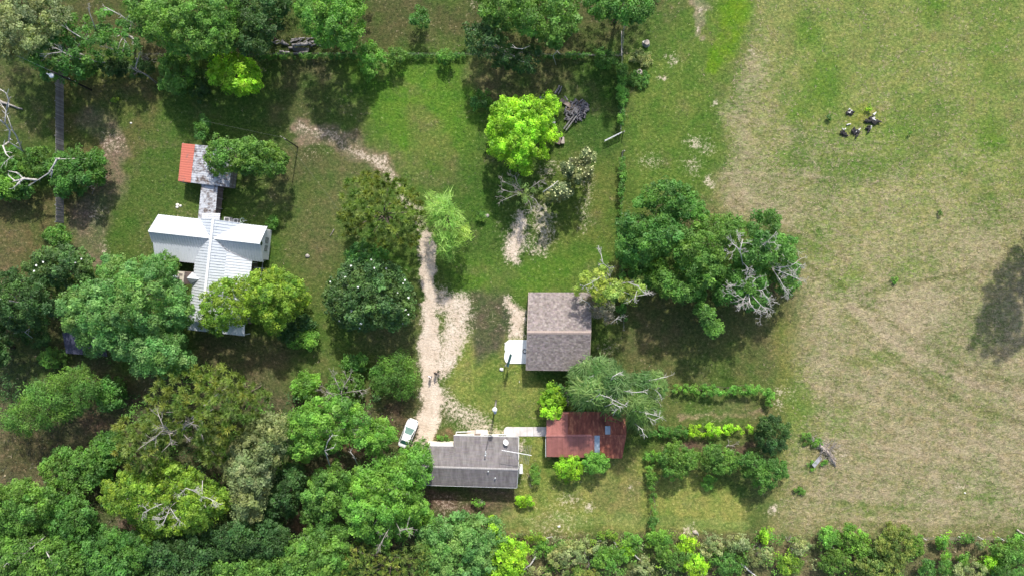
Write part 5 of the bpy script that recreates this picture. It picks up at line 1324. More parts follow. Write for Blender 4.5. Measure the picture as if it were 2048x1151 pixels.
# --- the tin shed with the orange panel and its covered walkway
z_ = 2.7
def WL(root, px, py, z):
    return root.matrix_world.inverted() @ W(px, py, z)
sb = W(410, 332, 0)
shed = empty('tin_shed', sb, 'tin shed with an orange roof side and a stained grey roof', 'shed')
bpy.context.view_layer.update()
def P(px, py, z, root=shed, b=sb): return W(px, py, z) - b
def lerp2(a, b, t): return (a[0] + (b[0] - a[0]) * t, a[1] + (b[1] - a[1]) * t)
oW = [(364, 286.6), (356.2, 362.0)]; oE = [(389.9, 289.2), (381.3, 365.4)]; gE = [(467.5, 296.6), (458.6, 374.3)]
for k in range(8):
    t0, t1 = k / 8, (k + .985) / 8
    a0, a1 = lerp2(*oW, t0), lerp2(*oW, t1); b0, b1 = lerp2(*oE, t0), lerp2(*oE, t1)
    corr_sheet(shed, P(*a0, 2.55), P(*a1, 2.55), P(*b1, 2.95), P(*b0, 2.95), M['orange'], 'orange_roof_sheet', .3, .012)
mE = [lerp2(oE[0], gE[0], .5), lerp2(oE[1], gE[1], .5)]
for k in range(8):
    t0, t1 = k / 8, (k + .985) / 8
    a0, a1 = lerp2(*oE, t0), lerp2(*oE, t1); b0, b1 = lerp2(*mE, t0), lerp2(*mE, t1)
    corr_sheet(shed, P(*a0, 2.93), P(*a1, 2.93), P(*b1, 3.35), P(*b0, 3.35), M['tin'], 'roof_sheet', .3, .014)
    a0, a1 = lerp2(*mE, t0), lerp2(*mE, t1); b0, b1 = lerp2(*gE, t0), lerp2(*gE, t1)
    corr_sheet(shed, P(*b1, 2.75), P(*b0, 2.75), P(*a0, 3.35), P(*a1, 3.35), M['tin'], 'roof_sheet', .3, .014)
cs = [P(*p, 0.0) for p in ()]
def wall_between(root, a, b, z0, z1, mat, name='wall', th=.1):
    a, b = Vector(a), Vector(b); d = b - a; m = (a + b) / 2
    return MB().box((m.x, m.y, (z0 + z1) / 2), (d.length, th, z1 - z0), rz=math.atan2(d.y, d.x)).build(name, mat, root)
nw, ne, se, sw = [P(*p, 2.6) for p in (oE[0], gE[0], gE[1], oE[1])]
ins = lambda p, q: Vector((p.x + (q.x - p.x) * .03, p.y + (q.y - p.y) * .03, 0))
c_ = [ins(nw, se), ins(ne, sw), ins(se, nw), ins(sw, ne)]
for i in range(4):
    if i == 1:
        # the east wall is boarded: single upright boards
        a, b = c_[1], c_[2]; n = 22
        for k in range(n):
            p = a.lerp(b, (k + .5) / n); L = (b - a).length / n
            MB().box((0, 0, 1.3), (L * .94, .05, 2.6)).build('wall_board', M['old_board'], shed, loc=(p.x + .02, p.y, 0), rz=math.atan2(b.y - a.y, b.x - a.x))
        MB().beam(a + Vector((.09, 0, 1.3)), b + Vector((.09, 0, 1.3)), .05, .12).build('wall_rail', M['wall_dark'], shed)
    else:
        wall_between(shed, c_[i], c_[(i + 1) % 4], 0, 2.6, M['old_board'])
for p in (oW[0], lerp2(*oW, .5), oW[1]):
    q = P(*p, 2.5); MB().box((q.x + .15, q.y, 1.24), (.12, .12, 2.48)).build('post', M['old_board'], shed)

wb = W(418, 405, 0)
walk = empty('covered_walkway', wb, 'stained tin roof of the covered walkway between shed and farmhouse', 'walkway')
def Q(px, py, z): return W(px, py, z) - wb
wl = [(403.2, 366), (395.8, 437)]; wr = [(435.6, 370), (429.6, 441)]
n = 7
for k in range(n):
    t0, t1 = k / n, (k + .985) / n
    a0, a1, b0, b1 = lerp2(*wl, t0), lerp2(*wl, t1), lerp2(*wr, t0), lerp2(*wr, t1)
    corr_sheet(walk, Q(*a0, 2.62), Q(*a1, 2.62), Q(*b1, 2.72), Q(*b0, 2.72), M['tin'], 'roof_sheet', .3, .012)
corr_sheet(walk, Q(404, 426, 2.78), Q(403, 440, 2.78), Q(438.8, 441.5, 2.84), Q(440.4, 426.6, 2.84), mat_noise('clean_tin', (.42, .43, .45), (.55, .56, .58), 2, .5, .1), 'end_roof_sheet', .3, .012)
for k in range(4):
    for ln in (wl, wr):
        q = Q(*lerp2(*ln, .06 + .28 * k), 2.6)
        MB().box((q.x * (.94 if ln is wr else .94), q.y, 1.3), (.1, .1, 2.6)).build('post', M['old_board'], walk)
n = 20
a0, a1 = Q(405, 372, .2), Q(400, 436, .2); b0, b1 = Q(447, 375, .2), Q(440, 438, .2)
for k in range(n):
    p0, p1 = a0.lerp(a1, (k + .5) / n), b0.lerp(b1, (k + .5) / n)
    MB().beam(p0, p1, (a1 - a0).length / n * .92, .08).build('floor_board', M['deck'], walk)

# --- the shingled barn
bb_ = W(1118, 665, 5.4); bb_.z = 0
barn = empty('shingled_barn', bb_, 'large barn with grey wooden shingle roof and tan ridge', 'barn')
def Bp(px, py, z): return W(px, py, z) - bb_
e = [Bp(1057.2, 584.2, 3.0), Bp(1182.9, 584.4, 3.0), Bp(1181.9, 664.6, 5.4), Bp(1054.4, 664.2, 5.4), Bp(1051.8, 739.4, 3.0), Bp(1178.6, 741.0, 3.0)]
MB().slab([e[1], e[0], e[3], e[2]], .1).build('roof_slope', M['wall_dark'], barn)
MB().slab([e[4], e[5], e[2], e[3]], .1).build('roof_slope', M['wall_dark'], barn)
shingles(barn.children[-2], e[1], e[0], e[3], e[2], 26, .30, M['shingle'], 'shingle', 1, .05, .03)
shingles(barn.children[-1], e[4], e[5], e[2], e[3], 26, .34, M['shingle'], 'shingle', 2, .09, .04, .25)
rg = random.Random(5)
mb = MB(); nn = 26
for k in range(nn):
    a, b = e[3].lerp(e[2], k / nn), e[3].lerp(e[2], (k + .97) / nn)
    lift = Vector((0, 0, .06 + rg.uniform(0, .02)))
    for s in (-1, 1):
        d = Vector((0, s * .26, -.09))
        mb.add([a + lift, b + lift, b + lift + d, a + lift + d], [(0, 1, 2, 3) if s < 0 else (3, 2, 1, 0)])
mb.build('ridge_cap', M['ridge_tan'], barn)
for a, b in ((e[0], e[3]), (e[3], e[4]), (e[1], e[2]), (e[2], e[5])):
    MB().beam(a - Vector((0, 0, .06)), b - Vector((0, 0, .06)), .06, .16).build('barge_board', M['wall_tan'], barn)
x0_, x1_ = e[4].x + .45, e[5].x - .4; y0_, y1_ = e[4].y + .5, e[0].y - .45; ym = (y0_ + y1_) / 2
wmat = M['wall_tan']
for x in (x0_, x1_):
    prism(MB(), [(x - .06, y0_, 0), (x - .06, y1_, 0), (x - .06, y1_, 3.1), (x - .06, ym, 5.22), (x - .06, y0_, 3.1)], (.12, 0, 0)).build('gable_wall', wmat, barn)
for y in (y0_, y1_):
    MB().box(((x0_ + x1_) / 2, y, 1.5), (x1_ - x0_ - .14, .12, 3.0)).build('wall', wmat, barn)
MB().box((x0_ - .1, ym + -2.6, 1.2), (.06, 4.0, 2.4)).build('garage_door', M['white_paint'], barn)
MB().box((x0_ - .1, ym + 2.6, 1.0), (.06, .95, 2.0)).build('side_door', M['deck'], barn)

# concrete pad with rounded corner in front of the barn
mb = MB()
pts = [(1058, 679), (1018, 679), (1012.5, 683), (1009.5, 690), (1009, 699), (1011, 701), (1009, 706), (1008.5, 716), (1010.5, 722), (1014, 726), (1058, 726.5)]
mb.slab([W(x, y, .08) for x, y in pts], .12)
tag(mb.build('concrete_pad', M['white_concrete'], None), kind='structure')
tag(ring('rubber_tyre', 'black rubber ring lying on the white concrete pad at the barn wall', 'tyre', W(1049.6, 701.5, .085), .30, .055, M['black']))
# basketball goal
gp = W(1010.6, 728.6, 0)
goal = empty('basketball_goal', gp, 'basketball goal with teal backboard standing on the white concrete pad edge', 'basketball goal')
MB().tube([(0, 0, -.05), (0, 0, 2.7), (.12, .22, 3.1)], [.07, .065, .06], 10).build('pole', M['grey_metal'], goal, True)
q = Matrix.Rotation(math.radians(74), 3, 'Z')
MB().box((.62, 1.0, 3.25), (1.95, .07, 1.1), M=q @ Matrix.Rotation(math.radians(14), 3, 'X')).build('backboard', M['teal'], goal)
mb = MB(); mb.tube([(.05, .2, 3.0), (.4, .8, 3.15)], .035, 6); mb.tube([(.05, .2, 2.7), (.45, .9, 2.95)], .035, 6); mb.build('bracket', M['grey_metal'], goal)
mb = MB(); n = 16
for i in range(n):
    a, b = 2 * math.pi * i / n, 2 * math.pi * (i + 1) / n
    mb.tube([(.96 + .23 * math.cos(a), .92 + .23 * math.sin(a), 3.02), (.96 + .23 * math.cos(b), .92 + .23 * math.sin(b), 3.02)], .014, 5)
mb.tube([(.66, 1.0, 3.02), (.76, .97, 3.02)], .02, 5)
mb.build('hoop', mat_noise('white_hoop_paint', (.6, .6, .58), (.7, .7, .68), 5, .5), goal)

# --- the grey roofed house
b2 = W(948, 930, 4); b2.z = 0
h2 = empty('ranch_house', b2, 'low house with long grey asphalt shingle roof and pale ridge', 'house')
def D2(px, py, z): return W(px, py, z) - b2
ze, zr, zn = 3.25, 4.5, 2.72
S0, S1 = D2(838, 968.5, ze), D2(1033.4, 974.4, ze)
Rr0, Rr1 = D2(843, 932.3, zr), D2(1036.2, 938.0, zr)
NL0, NL1 = D2(846, 891, ze), D2(907.3, 891.8, ze)
NR0, NR1 = D2(907.2, 870.3, zn), D2(1037.2, 873.4, zn)
Rm = Rr0.lerp(Rr1, (907.2 - 843) / (1036.2 - 843))
am = M['asphalt_shingle']
for a, b, c, d, sd_, rows in ((S0, S1, Rr1, Rr0, 1, 20), (NL1, NL0, Rr0, Rm, 2, 20), (NR1, NR0, Rm, Rr1, 3, 26)):
    o = MB().slab([a, b, c, d], .12).build('roof_slope', M['wall_dark'], h2)
    shingles(o, a, b, c, d, rows, .92, am, 'asphalt_shingle', sd_, .0, .018, .10)
mb = MB(); nn = 46
for k in range(nn):
    a, b = Rr0.lerp(Rr1, k / nn), Rr0.lerp(Rr1, (k + .96) / nn)
    lift = Vector((0, 0, .05 + (k % 2) * .012))
    for s in (-1, 1):
        d = Vector((0, s * .17, -.055))
        mb.add([a + lift, b + lift, b + lift + d, a + lift + d], [(0, 1, 2, 3) if s < 0 else (3, 2, 1, 0)])
mb.build('ridge_cap', M['ridge_grey'], h2)
wc = M['wall_cream']
def fascia(a, b, name='fascia', mat=None, h=.2, off=(0, 0, 0)):
    a, b, off = Vector(a), Vector(b), Vector(off)
    MB().beam(a + off - Vector((0, 0, h / 2)), b + off - Vector((0, 0, h / 2)), .05, h).build(name, mat or M['white_paint'], h2)
fascia(S0, S1, off=(0, -.04, 0)); fascia(NL0, NL1, off=(0, .04, 0)); fascia(NR0, NR1, off=(0, .04, 0)); fascia(NR1, Rr1, off=(.04, 0, 0)); fascia(Rr1, S1, off=(.04, 0, 0))
ins2 = .35
xw, xe = S0.x + 1.0, S1.x - .32
ys, ynl, ynr = S1.y + .4, NL0.y - .05, NR1.y - .02
MB().box(((xw + xe) / 2, ys, ze / 2 - .1), (xe - xw - .14, .14, ze - .2)).build('wall', wc, h2)
MB().box(((xw + NR0.x) / 2, ynl, ze / 2 - .1), (NR0.x - xw - .1, .14, ze - .25)).build('wall', wc, h2)
MB().box(((NR0.x + xe) / 2, ynr - .1, zn / 2 - .12), (xe - NR0.x - .14, .14, zn - .24)).build('wall', wc, h2)
yr = Rr1.y
prism(MB(), [(xe - .06, ys, 0), (xe - .06, ynr - .1, 0), (xe - .06, ynr - .1, zn - .2), (xe - .06, yr, zr - .2), (xe - .06, ys, ze - .2)], (.14, 0, 0)).build('gable_wall', wc, h2)
MB().box((NR0.x + .3, (ynl + ynr) / 2, 1.2), (.14, ynr - ynl - .3, 2.4)).build('wall', wc, h2)
for fx in (.25, .55, .8):
    window(h2, ((NR0.x + (xe - NR0.x) * fx), ynr - .02, 1.55), 1.3, 1.2, (1, 0, 0), M['white_paint'], (0, 1, 0), (2, 1))
MB().box((NR0.x + (xe - NR0.x) * .38, ynr - .0, 1.05), (.95, .06, 2.05)).build('front_door', M['deck'], h2)
# step slab, low planter kerb in front
mb = MB(); mb.slab([W(951, 858.5, .22), W(951, 869, .22), W(975.5, 869, .22), W(975.5, 859, .22)][::1], .24)
tag(mb.build('porch_step', M['concrete'], None), 'pale concrete step at the front wall of the grey roofed house', 'step')
mb = MB(); mb.slab([W(935, 860, .10), W(935, 869, .10), W(950, 869, .10), W(950, 859.5, .10)], .12)
tag(mb.build('porch_slab', mat_noise('pinkish_slab', (.40, .32, .27), (.52, .43, .37), 2, .9), None), 'pinkish porch slab beside the pale concrete step', 'slab')
kb = MB(); kb.beam(W(912, 863, .12), W(942, 862.2, .12), .09, .24); kb.beam(W(912.5, 863, .12), W(912.5, 868, .12), .09, .24)
tag(kb.build('flower_bed_edging', M['white_paint'], None), 'thin white flower bed edging along the front of the grey roofed house', 'edging')
# vents, dish, aerial and service mast
def roofz(px, py, a, b, c):
    """height of the roof plane abc under the pixel"""
    n_ = (b - a).cross(c - a)
    z = 3.5
    for _ in range(6):
        p = W(px, py, z) - b2
        z = a.z - (n_.x * (p.x - a.x) + n_.y * (p.y - a.y)) / n_.z
    return z
for px, py in ((976.5, 941), (990.3, 954.5)):
    z = roofz(px, py, S0, S1, Rr1); p = D2(px, py, z)
    v = MB(); v.tube([p - Vector((0, 0, .1)), p + Vector((0, 0, .32))], .055, 8)
    v.tube([p + Vector((0, 0, .30)), p + Vector((0, 0, .36))], [.12, .10], 10); v.tube([p - Vector((0, 0, .05)), p + Vector((0, 0, .06))], [.16, .08], 10)
    v.build('roof_vent', M['steel'], h2, True)
z = roofz(971, 907, NR0, NR1, Rr1); p = D2(971, 907, z)
mast = MB(); mast.tube([p - Vector((0, 0, .1)), p + Vector((0, 0, 1.0))], .05, 8); mast.tube([p + Vector((0, 0, .95)), p + Vector((0, 0, 1.05)), p + Vector((0, 0, 1.15))], [.12, .15, .05], 10); mast.tube([p - Vector((0, 0, .03)), p + Vector((0, 0, .08))], [.22, .09], 10)
mast.tube([p + Vector((0, .05, 1.0)), p + Vector((.05, .75, .95))], .05, 6)
mast.build('service_mast', M['steel'], h2, True)
mast_top = p + b2 + Vector((.05, .75, .95))
z = roofz(1012, 884, NR0, NR1, Rr1); p = W(1012, 884, z)
dish = empty('satellite_dish', p, 'white satellite dish on the front edge of the grey roof', 'satellite dish')
MB().tube([(0, 0, -.05), (0, 0, .45), (0, .12, .62)], .035, 8).build('stand', M['grey_metal'], dish)
n, kk = 24, 5; vs = []; fs = []
ax = Vector((-.30, .40, .85)).normalized(); s1 = ax.cross(Vector((0, 0, 1))).normalized(); s2 = ax.cross(s1)
for j in range(kk + 1):
    rr = .46 * j / kk
    for i in range(n):
        a = 2 * math.pi * i / n
        vs.append(Vector((0, .16, .72)) + s1 * rr * math.cos(a) * .82 + s2 * rr * math.sin(a) * 1.05 + ax * (rr * rr * .45))
for j in range(kk):
    for i in range(n):
        fs.append((j * n + i, j * n + (i + 1) % n, (j + 1) * n + (i + 1) % n, (j + 1) * n + i))
nv = len(vs); vs += [v - ax * .025 for v in vs]; fs += [tuple(q + nv for q in f[::-1]) for f in fs]
fs += [(kk * n + i, kk * n + (i + 1) % n, kk * n + (i + 1) % n + nv, kk * n + i + nv) for i in range(n)]
MB().add(vs, fs).build('reflector', M['white'], dish, True)
mb = MB(); mb.tube([(0, .0, .45), tuple(Vector((0, .16, .72)) + ax * .5)], .02, 6); mb.box(tuple(Vector((0, .16, .72)) + ax * .5), (.09, .09, .12)); mb.build('feed_arm', M['grey_metal'], dish)
# television aerial on a mast at the gable end
ab = W(1041.5, 930, 0)
aer = empty('television_aerial', ab, 'long television aerial with many rods on a mast at the gable end', 'aerial')
ctr = W(1033, 905.0, 7.0) - ab
MB().tube([(0, 0, -.05), (ctr.x * .3, ctr.y * .3, 4), (ctr.x, ctr.y, 7.05)], .035, 8).build('mast', M['grey_metal'], aer)
p0, p1 = W(1003.5, 899.2, 7.0) - ab, W(1063, 909.6, 7.0) - ab
MB().beam(p0, p1, .075, .06).build('boom', M['white'], aer)
dv = (p1 - p0).normalized(); sv = Vector((-dv.y, dv.x, 0)); rd = MB()
rg = random.Random(3)
for k in range(17):
    t = .06 + .055 * k
    c = p0.lerp(p1, t); L = .55 + 1.0 * t
    if t < .3: L *= .7
    rd.tube([c + sv * L + Vector((0, 0, .03)), c - sv * L + Vector((0, 0, .03))], .018, 5)
tag(rd.build('rod', M['grey_metal'], aer), kind='stuff')
mb = MB(); mb.box((0, 0, 1.15), (.5, .9, 2.3)); o = mb.build('meter_cabinet', M['white_paint'], None, loc=W(1041.5, 932.5, 0)); o.location.x += .02
tag(o, 'white narrow cabinet at the gable end wall under the aerial', 'cabinet')

# concrete walkway slabs to the red shed
pw = empty('concrete_walk', W(1050, 862, 0), None, None); tag(pw, kind='structure')
wpts = [1008, 1026, 1040, 1054, 1067.5, 1080, 1093]
for k in range(6):
    a, b = wpts[k] + .25, wpts[k + 1] - .25
    if k == 0:
        pl = [W(b, 853, .06), W(1014, 852.6, .06), W(1009.5, 855, .06), W(1007.8, 860, .06), W(1008, 871, .06), W(b, 871.4, .06)]
    else:
        pl = [W(b, 853, .06), W(a, 853, .06), W(a, 871.4, .06), W(b, 871.6, .06)]
    mb = MB(); mb.slab([p - W(1050, 862, 0) for p in pl], .1)
    mb.build('slab', M['concrete'], pw)

# --- the red tin shed
rb = W(1172, 870, 3); rb.z = 0
red = empty('red_tin_shed', rb, 'long red tin shed, rusty toward its far end, with clear roof sheets', 'shed')
def Rp(px, py, z): return W(px, py, z) - rb
zre, zrr = 2.4, 3.15
n = 15
xs = [1093 + (1253 - 1093) * k / n for k in range(n + 1)]
for k in range(n):
    a, b = xs[k], xs[k + 1] - .22
    cen = (a + b) / 2
    lo = 912.3 + (cen - 1092) * .022; ri = 869.9; hi = 822.8
    sh = 0.0 if cen < 1200 else -.06
    mt = M['red_metal'] if cen < 1150 else M['rust']
    if 1150 <= cen < 1184: mt = M['red_metal']
    ms, mn = mt, (M['red_metal'] if cen < 1135 else M['rust'])
    ns = nn_ = 'roof_sheet'
    if 1184 < cen < 1199: ms, ns = M['skylight'], 'skylight_sheet'
    tap = -9 * max(0, (cen - 1200) / 50)
    corr_sheet(red, Rp(a + tap, lo, zre + sh), Rp(b + tap, lo, zre + sh), Rp(b, ri, zrr + sh), Rp(a, ri, zrr + sh), ms, ns, .13, .02)
    if 1208 < cen < 1222:
        corr_sheet(red, Rp(b, 851, zre + .52), Rp(a, 851, zre + .52), Rp(a, ri, zrr + sh), Rp(b, ri, zrr + sh), M['skylight'], 'skylight_sheet', .13, .02)
        corr_sheet(red, Rp(b, hi, zre + sh), Rp(a, hi, zre + sh), Rp(a, 850, zre + .45), Rp(b, 850, zre + .45), mn, 'roof_sheet', .13, .02)
    else:
        corr_sheet(red, Rp(b, hi, zre + sh), Rp(a, hi, zre + sh), Rp(a, ri, zrr + sh), Rp(b, ri, zrr + sh), mn, 'roof_sheet', .13, .02)
for a, b in ((1092, 1183), ):
    MB().beam(Rp(a, 869.9, zrr + .05), Rp(b, 869.9, zrr + .05), .30, .05).build('ridge_cap', mat_noise('faded_red_cap', (.26, .10, .085), (.34, .14, .12), 2, .6), red)
MB().beam(Rp(1200, 869.9, zrr), Rp(1252, 869.9, zrr), .30, .05).build('ridge_cap', M['rust'], red)
xw_, xe_, ys_, yn_ = Rp(1096, 870, 2.4).x, Rp(1240, 870, 2.4).x, Rp(1096, 908, 2.4).y, Rp(1096, 828, 2.4).y
for x in (xw_, xe_): MB().box((x, (ys_ + yn_) / 2, 1.2), (.1, yn_ - ys_ - .12, 2.36)).build('wall', M['wall_dark'], red)
for y in (ys_, yn_): MB().box(((xw_ + xe_) / 2, y, 1.15), (xe_ - xw_, .1, 2.25)).build('wall', M['wall_dark'], red)
MB().beam(Rp(1091.4, 870, zre + .33), Rp(1091.4, 912.6, zre - .05), .06, .14).build('barge_board', wp, red)

# --- low dark blue shed under the great oak
db = W(170, 690, 0)
dsh = empty('blue_shed', db, 'dark blue tin roofed shed almost hidden under the great tree', 'shed')
def Dp(px, py, z): return W(px, py, z) - db
for k in range(6):
    t0, t1 = k / 6, (k + .98) / 6
    A0, A1 = (124, 664), (132, 706); B0, B1 = (205, 668), (215, 712)
    a0, a1, b0, b1 = lerp2(A0, B0, t0), lerp2(A0, B0, t1), lerp2(A1, B1, t0), lerp2(A1, B1, t1)
    corr_sheet(dsh, Dp(*b0, 2.2), Dp(*b1, 2.2), Dp(*a1, 2.6), Dp(*a0, 2.6), M['black_roof'], 'roof_sheet', .3, .02)
for x, y in ((128, 668), (136, 702), (202, 672), (210, 706)):
    q = Dp(x, y, 2.2); MB().box((q.x * .95, q.y * .9, 1.1), (.12, .12, 2.2)).build('post', M['old_board'], dsh)

# ------------------------------------------------------------------ fences, gate, poles and wires
# board fence on the west side
fb0, fb1 = W(127, 106, 0), W(127.5, 446, 0)
fence = empty('board_fence', (fb0 + fb1) / 2, 'tall weathered grey board fence along the west of the yard', 'fence')
L = (fb0 - fb1).length; nb = int(L / .2)
bm = MB().box((0, 0, .93), (.035, .185, 1.86)); first = None
rg = random.Random(9)
for k in range(nb):
    t = (k + .5) / nb
    p = fb0.lerp(fb1, t) - (fb0 + fb1) / 2
    if first is None:
        first = bm.build('board', M['old_board'], fence)
        o = first
    else:
        o = copy_obj(first, fence)
    o.location = (p.x + rg.uniform(-.012, .012), p.y, rg.uniform(-.05, .02)); o.rotation_euler = (rg.uniform(-.012, .012), rg.uniform(-.02, .02), 0)
for z in (.45, 1.4):
    a, b = fb0 - (fb0 + fb1) / 2, fb1 - (fb0 + fb1) / 2
    MB().beam(a + Vector((-.06, 0, z)), b + Vector((-.06, 0, z)), .05, .10).build('rail', M['old_board'], fence)
pm = None
for k in range(11):
    p = fb0.lerp(fb1, k / 10) - (fb0 + fb1) / 2
    if pm is None: pm = MB().box((-.13, 0, .92), (.1, .1, 1.9)).build('post', M['old_board'], fence); o = pm
    else: o = copy_obj(pm, fence)
    o.location = (p.x, p.y, 0)

def wire_fence(name, label, pts, step, post_h, post_r, mat, wires, lean=0.0, wmat=None, gap=None):
    P_ = [W(x, y, 0) for x, y in pts]
    c = sum(P_, Vector()) / len(P_)
    root = empty(name, c, label, 'fence')
    first = None; rg = random.Random(len(pts) * 3 + int(step * 10))
    tops = []
    for a, b in zip(P_[:-1], P_[1:]):
        n = max(1, int(round((b - a).length / step)))
        for k in range(n if b is not P_[-1] else n + 1):
            p = a.lerp(b, k / n) - c
            if first is None:
                m_ = MB(); m_.tube([(0, 0, -.1), (0, 0, post_h * .5), (0, 0, post_h)], [post_r, post_r, post_r * .9], 7)
                first = m_.build('post', mat, root); o = first
            else: o = copy_obj(first, root)
            o.location = p; o.rotation_euler = (rg.gauss(0, lean), rg.gauss(0, lean), 0)
            tops.append(p)
    for z in wires:
        mb = MB(); mb.tube([p + Vector((0, 0, post_h * z)) for p in tops], .008, 4, cap=False)
        mb.build('wire', wmat or M['wire'], root)
    return root
wire_fence('wire_fence', 'long wire fence with old posts along the back of the yard', [(130, 113), (520, 112), (880, 112), (1236, 114)], 3.0, 1.4, .06, M['grey_bark'], (.3, .6, .9), .04)
wire_fence('wire_fence', 'wire fence with grey rail running up to the top of the picture', [(1246, -60), (1246, 60), (1243, 112), (1240, 262)], 2.4, 1.4, .06, M['grey_bark'], (.3, .6, .9), .04)
wire_fence('wire_fence', 'wire fence along the yard side below the gate opening', [(1243, 306), (1241, 430), (1242, 560), (1246, 660)], 2.6, 1.4, .06, M['grey_bark'], (.3, .6, .9), .04)
wire_fence('post_fence', 'wire fence on slim white posts along the field bottom', [(1841, 1072), (1880.3, 1072), (1917.5, 1072), (1956, 1072), (1995.5, 1072.5), (2038, 1076), (2080, 1078)], 3.0, 1.35, .055, M['white'], (.35, .65, .92), .02)
mb = MB(); mb.beam(W(1243.4, 62, 1.25), W(1243, 112, 1.25), .14, .06)
tag(mb.build('fence_rail', M['grey_bark'], None), 'grey weathered top rail on the side fence by the corner', 'rail')
mb = MB(); mb.beam(W(1171, 110, .7), W(1241, 111, .7), .09, .09)
tag(mb.build('brace_rail', M['grey_bark'], None), 'pale brace rail at the fence corner bush', 'rail')
gpb = W(1243, 268, 0)
gate = empty('farm_gate', gpb, 'open pale metal farm gate swung into the yard', 'gate')
g1 = W(1209.5, 281, 1.15) - gpb; g0 = Vector((-.1, 0.05, 1.15))
g1.z = 1.15
for z in (1.15, .92, .7, .48, .26):
    MB().beam((g0.x, g0.y, z), (g1.x, g1.y, z), .10 if z > 1 else .05, .06).build('bar', M['steel'], gate)
for t in (0.01, .25, .5, .75, .99):
    p = g0.lerp(g1, t); MB().box((p.x, p.y, .70), (.055, .055, .93)).build('upright', M['steel'], gate)
tag(MB().tube([(0, 0, -.1), (0, 0, 1.5)], .09, 8).build('gate_post', M['grey_bark'], None, loc=W(1245.5, 267, 0)), 'old grey post the farm gate hangs on', 'post')
tag(MB().tube([(0, 0, -.1), (0, 0, 1.45)], [.11, .09], 8).build('gate_post', M['grey_bark'], None, loc=W(1246, 305, 0)), 'stout dark post across the opening from the farm gate', 'post')

def pole(label, base, h, name='utility_pole', thick=.16):
    b = W(base[0], base[1], 0)
    r = empty(name, b, label, 'utility pole')
    MB().tube([(0, 0, -.1), (0, 0, h)], [thick, thick * .7], 10).build('pole', M['pole_black'], r, True)
    return r, b
p1r, b1 = pole('black utility pole with a white lamp beside the board fence', (182.5, 180), 9.4)
MB().tube([(-.08, -.02, 8.3), (-.5, -.12, 8.6), (-.9, -.3, 8.55)], .035, 6).build('lamp_arm', M['steel'], p1r)
mb = MB(); mb.tube([(-.55, -.35, 8.28), (-.55, -.35, 8.34), (-.55, -.35, 8.5), (-.55, -.35, 8.62)], [.16, .36, .34, .08], 14); mb.tube([(-.75, -.28, 8.5), (-1.15, -.1, 8.55)], [.12, .07], 8); mb.build('lamp_head', M['white'], p1r, True)
mb = MB(); mb.tube([(.1, .1, 5.4), (.1, .1, 5.6)], .08, 8); mb.tube([(.1, .1, 4.0), (.1, .1, 4.15)], .07, 8); mb.build('insulator', M['white'], p1r)
p2r, b2p = pole('thin black utility pole on the lawn near the tin shed', (595.5, 294.5), 7.2, thick=.10)
mb = MB(); mb.beam((-.4, .25, 6.9), (.4, -.25, 6.9), .07, .09); mb.build('cross_arm', M['grey_bark'], p2r)
p3r, b3 = pole('utility pole with a white lamp in front of the grey roofed house', (992.2, 800.5), 8.4)
bpy.data.objects[p3r.name].children[0].data.materials[0] = M['grey_bark']
mb = MB(); mb.tube([(0, 0, 8.0), (0, -.28, 8.25), (-.02, -.55, 8.2)], .04, 6); mb.build('lamp_arm', M['steel'], p3r)
mb = MB(); mb.tube([(0, .1, 8.30), (0, .1, 8.36), (0, .1, 8.55), (0, .1, 8.66)], [.2, .36, .34, .05], 14); mb.build('lamp_head', M['white'], p3r, True)
mb = MB(); mb.tube([(.03, -.38, 7.35), (.03, -.38, 8.1)], .21, 12); mb.build('transformer', M['steel'], p3r, True)
mb = MB(); mb.beam((-.35, 0, 7.9), (.35, 0, 7.9), .07, .08); mb.box((-.32, 0, 8.0), (.06, .06, .14)); mb.box((.32, 0, 8.0), (.06, .06, .14)); mb.build('cross_arm', M['grey_bark'], p3r)

def wire(label, a, b, sag, r_, mat, n=16):
    a, b = Vector(a), Vector(b)
    pts = [a.lerp(b, k / n) - Vector((0, 0, sag * 4 * (k / n) * (1 - k / n))) for k in range(n + 1)]
    o = bpy.data.objects.new('overhead_wire', None)
    mb = MB(); mb.tube([p - a for p in pts], r_, 5)
    return tag(mb.build('overhead_wire', mat, None, loc=a), label, 'wire')
top1, top2, top3 = b1 + Vector((0, 0, 9.3)), b2p + Vector((0, 0, 7.0)), b3 + Vector((0, 0, 7.9))
wire('overhead wire from the lamp pole out over the top corner', top1, W(-90, 55, 9.2), .5, .018, M['wire'])
wire('overhead wire from the thin black pole toward the back trees', top2, W(400, 240, 6.4), .25, .008, M['dull_wire'])
wire('overhead wire curving from the thin black pole over the drive', top2, W(700, 452, 7.2), .9, .008, M['dull_wire'])
wire('black service wire from the lamp pole to the grey roof mast', top3 + Vector((0, -.1, -.4)), mast_top, .35, .035, M['pole_black'])

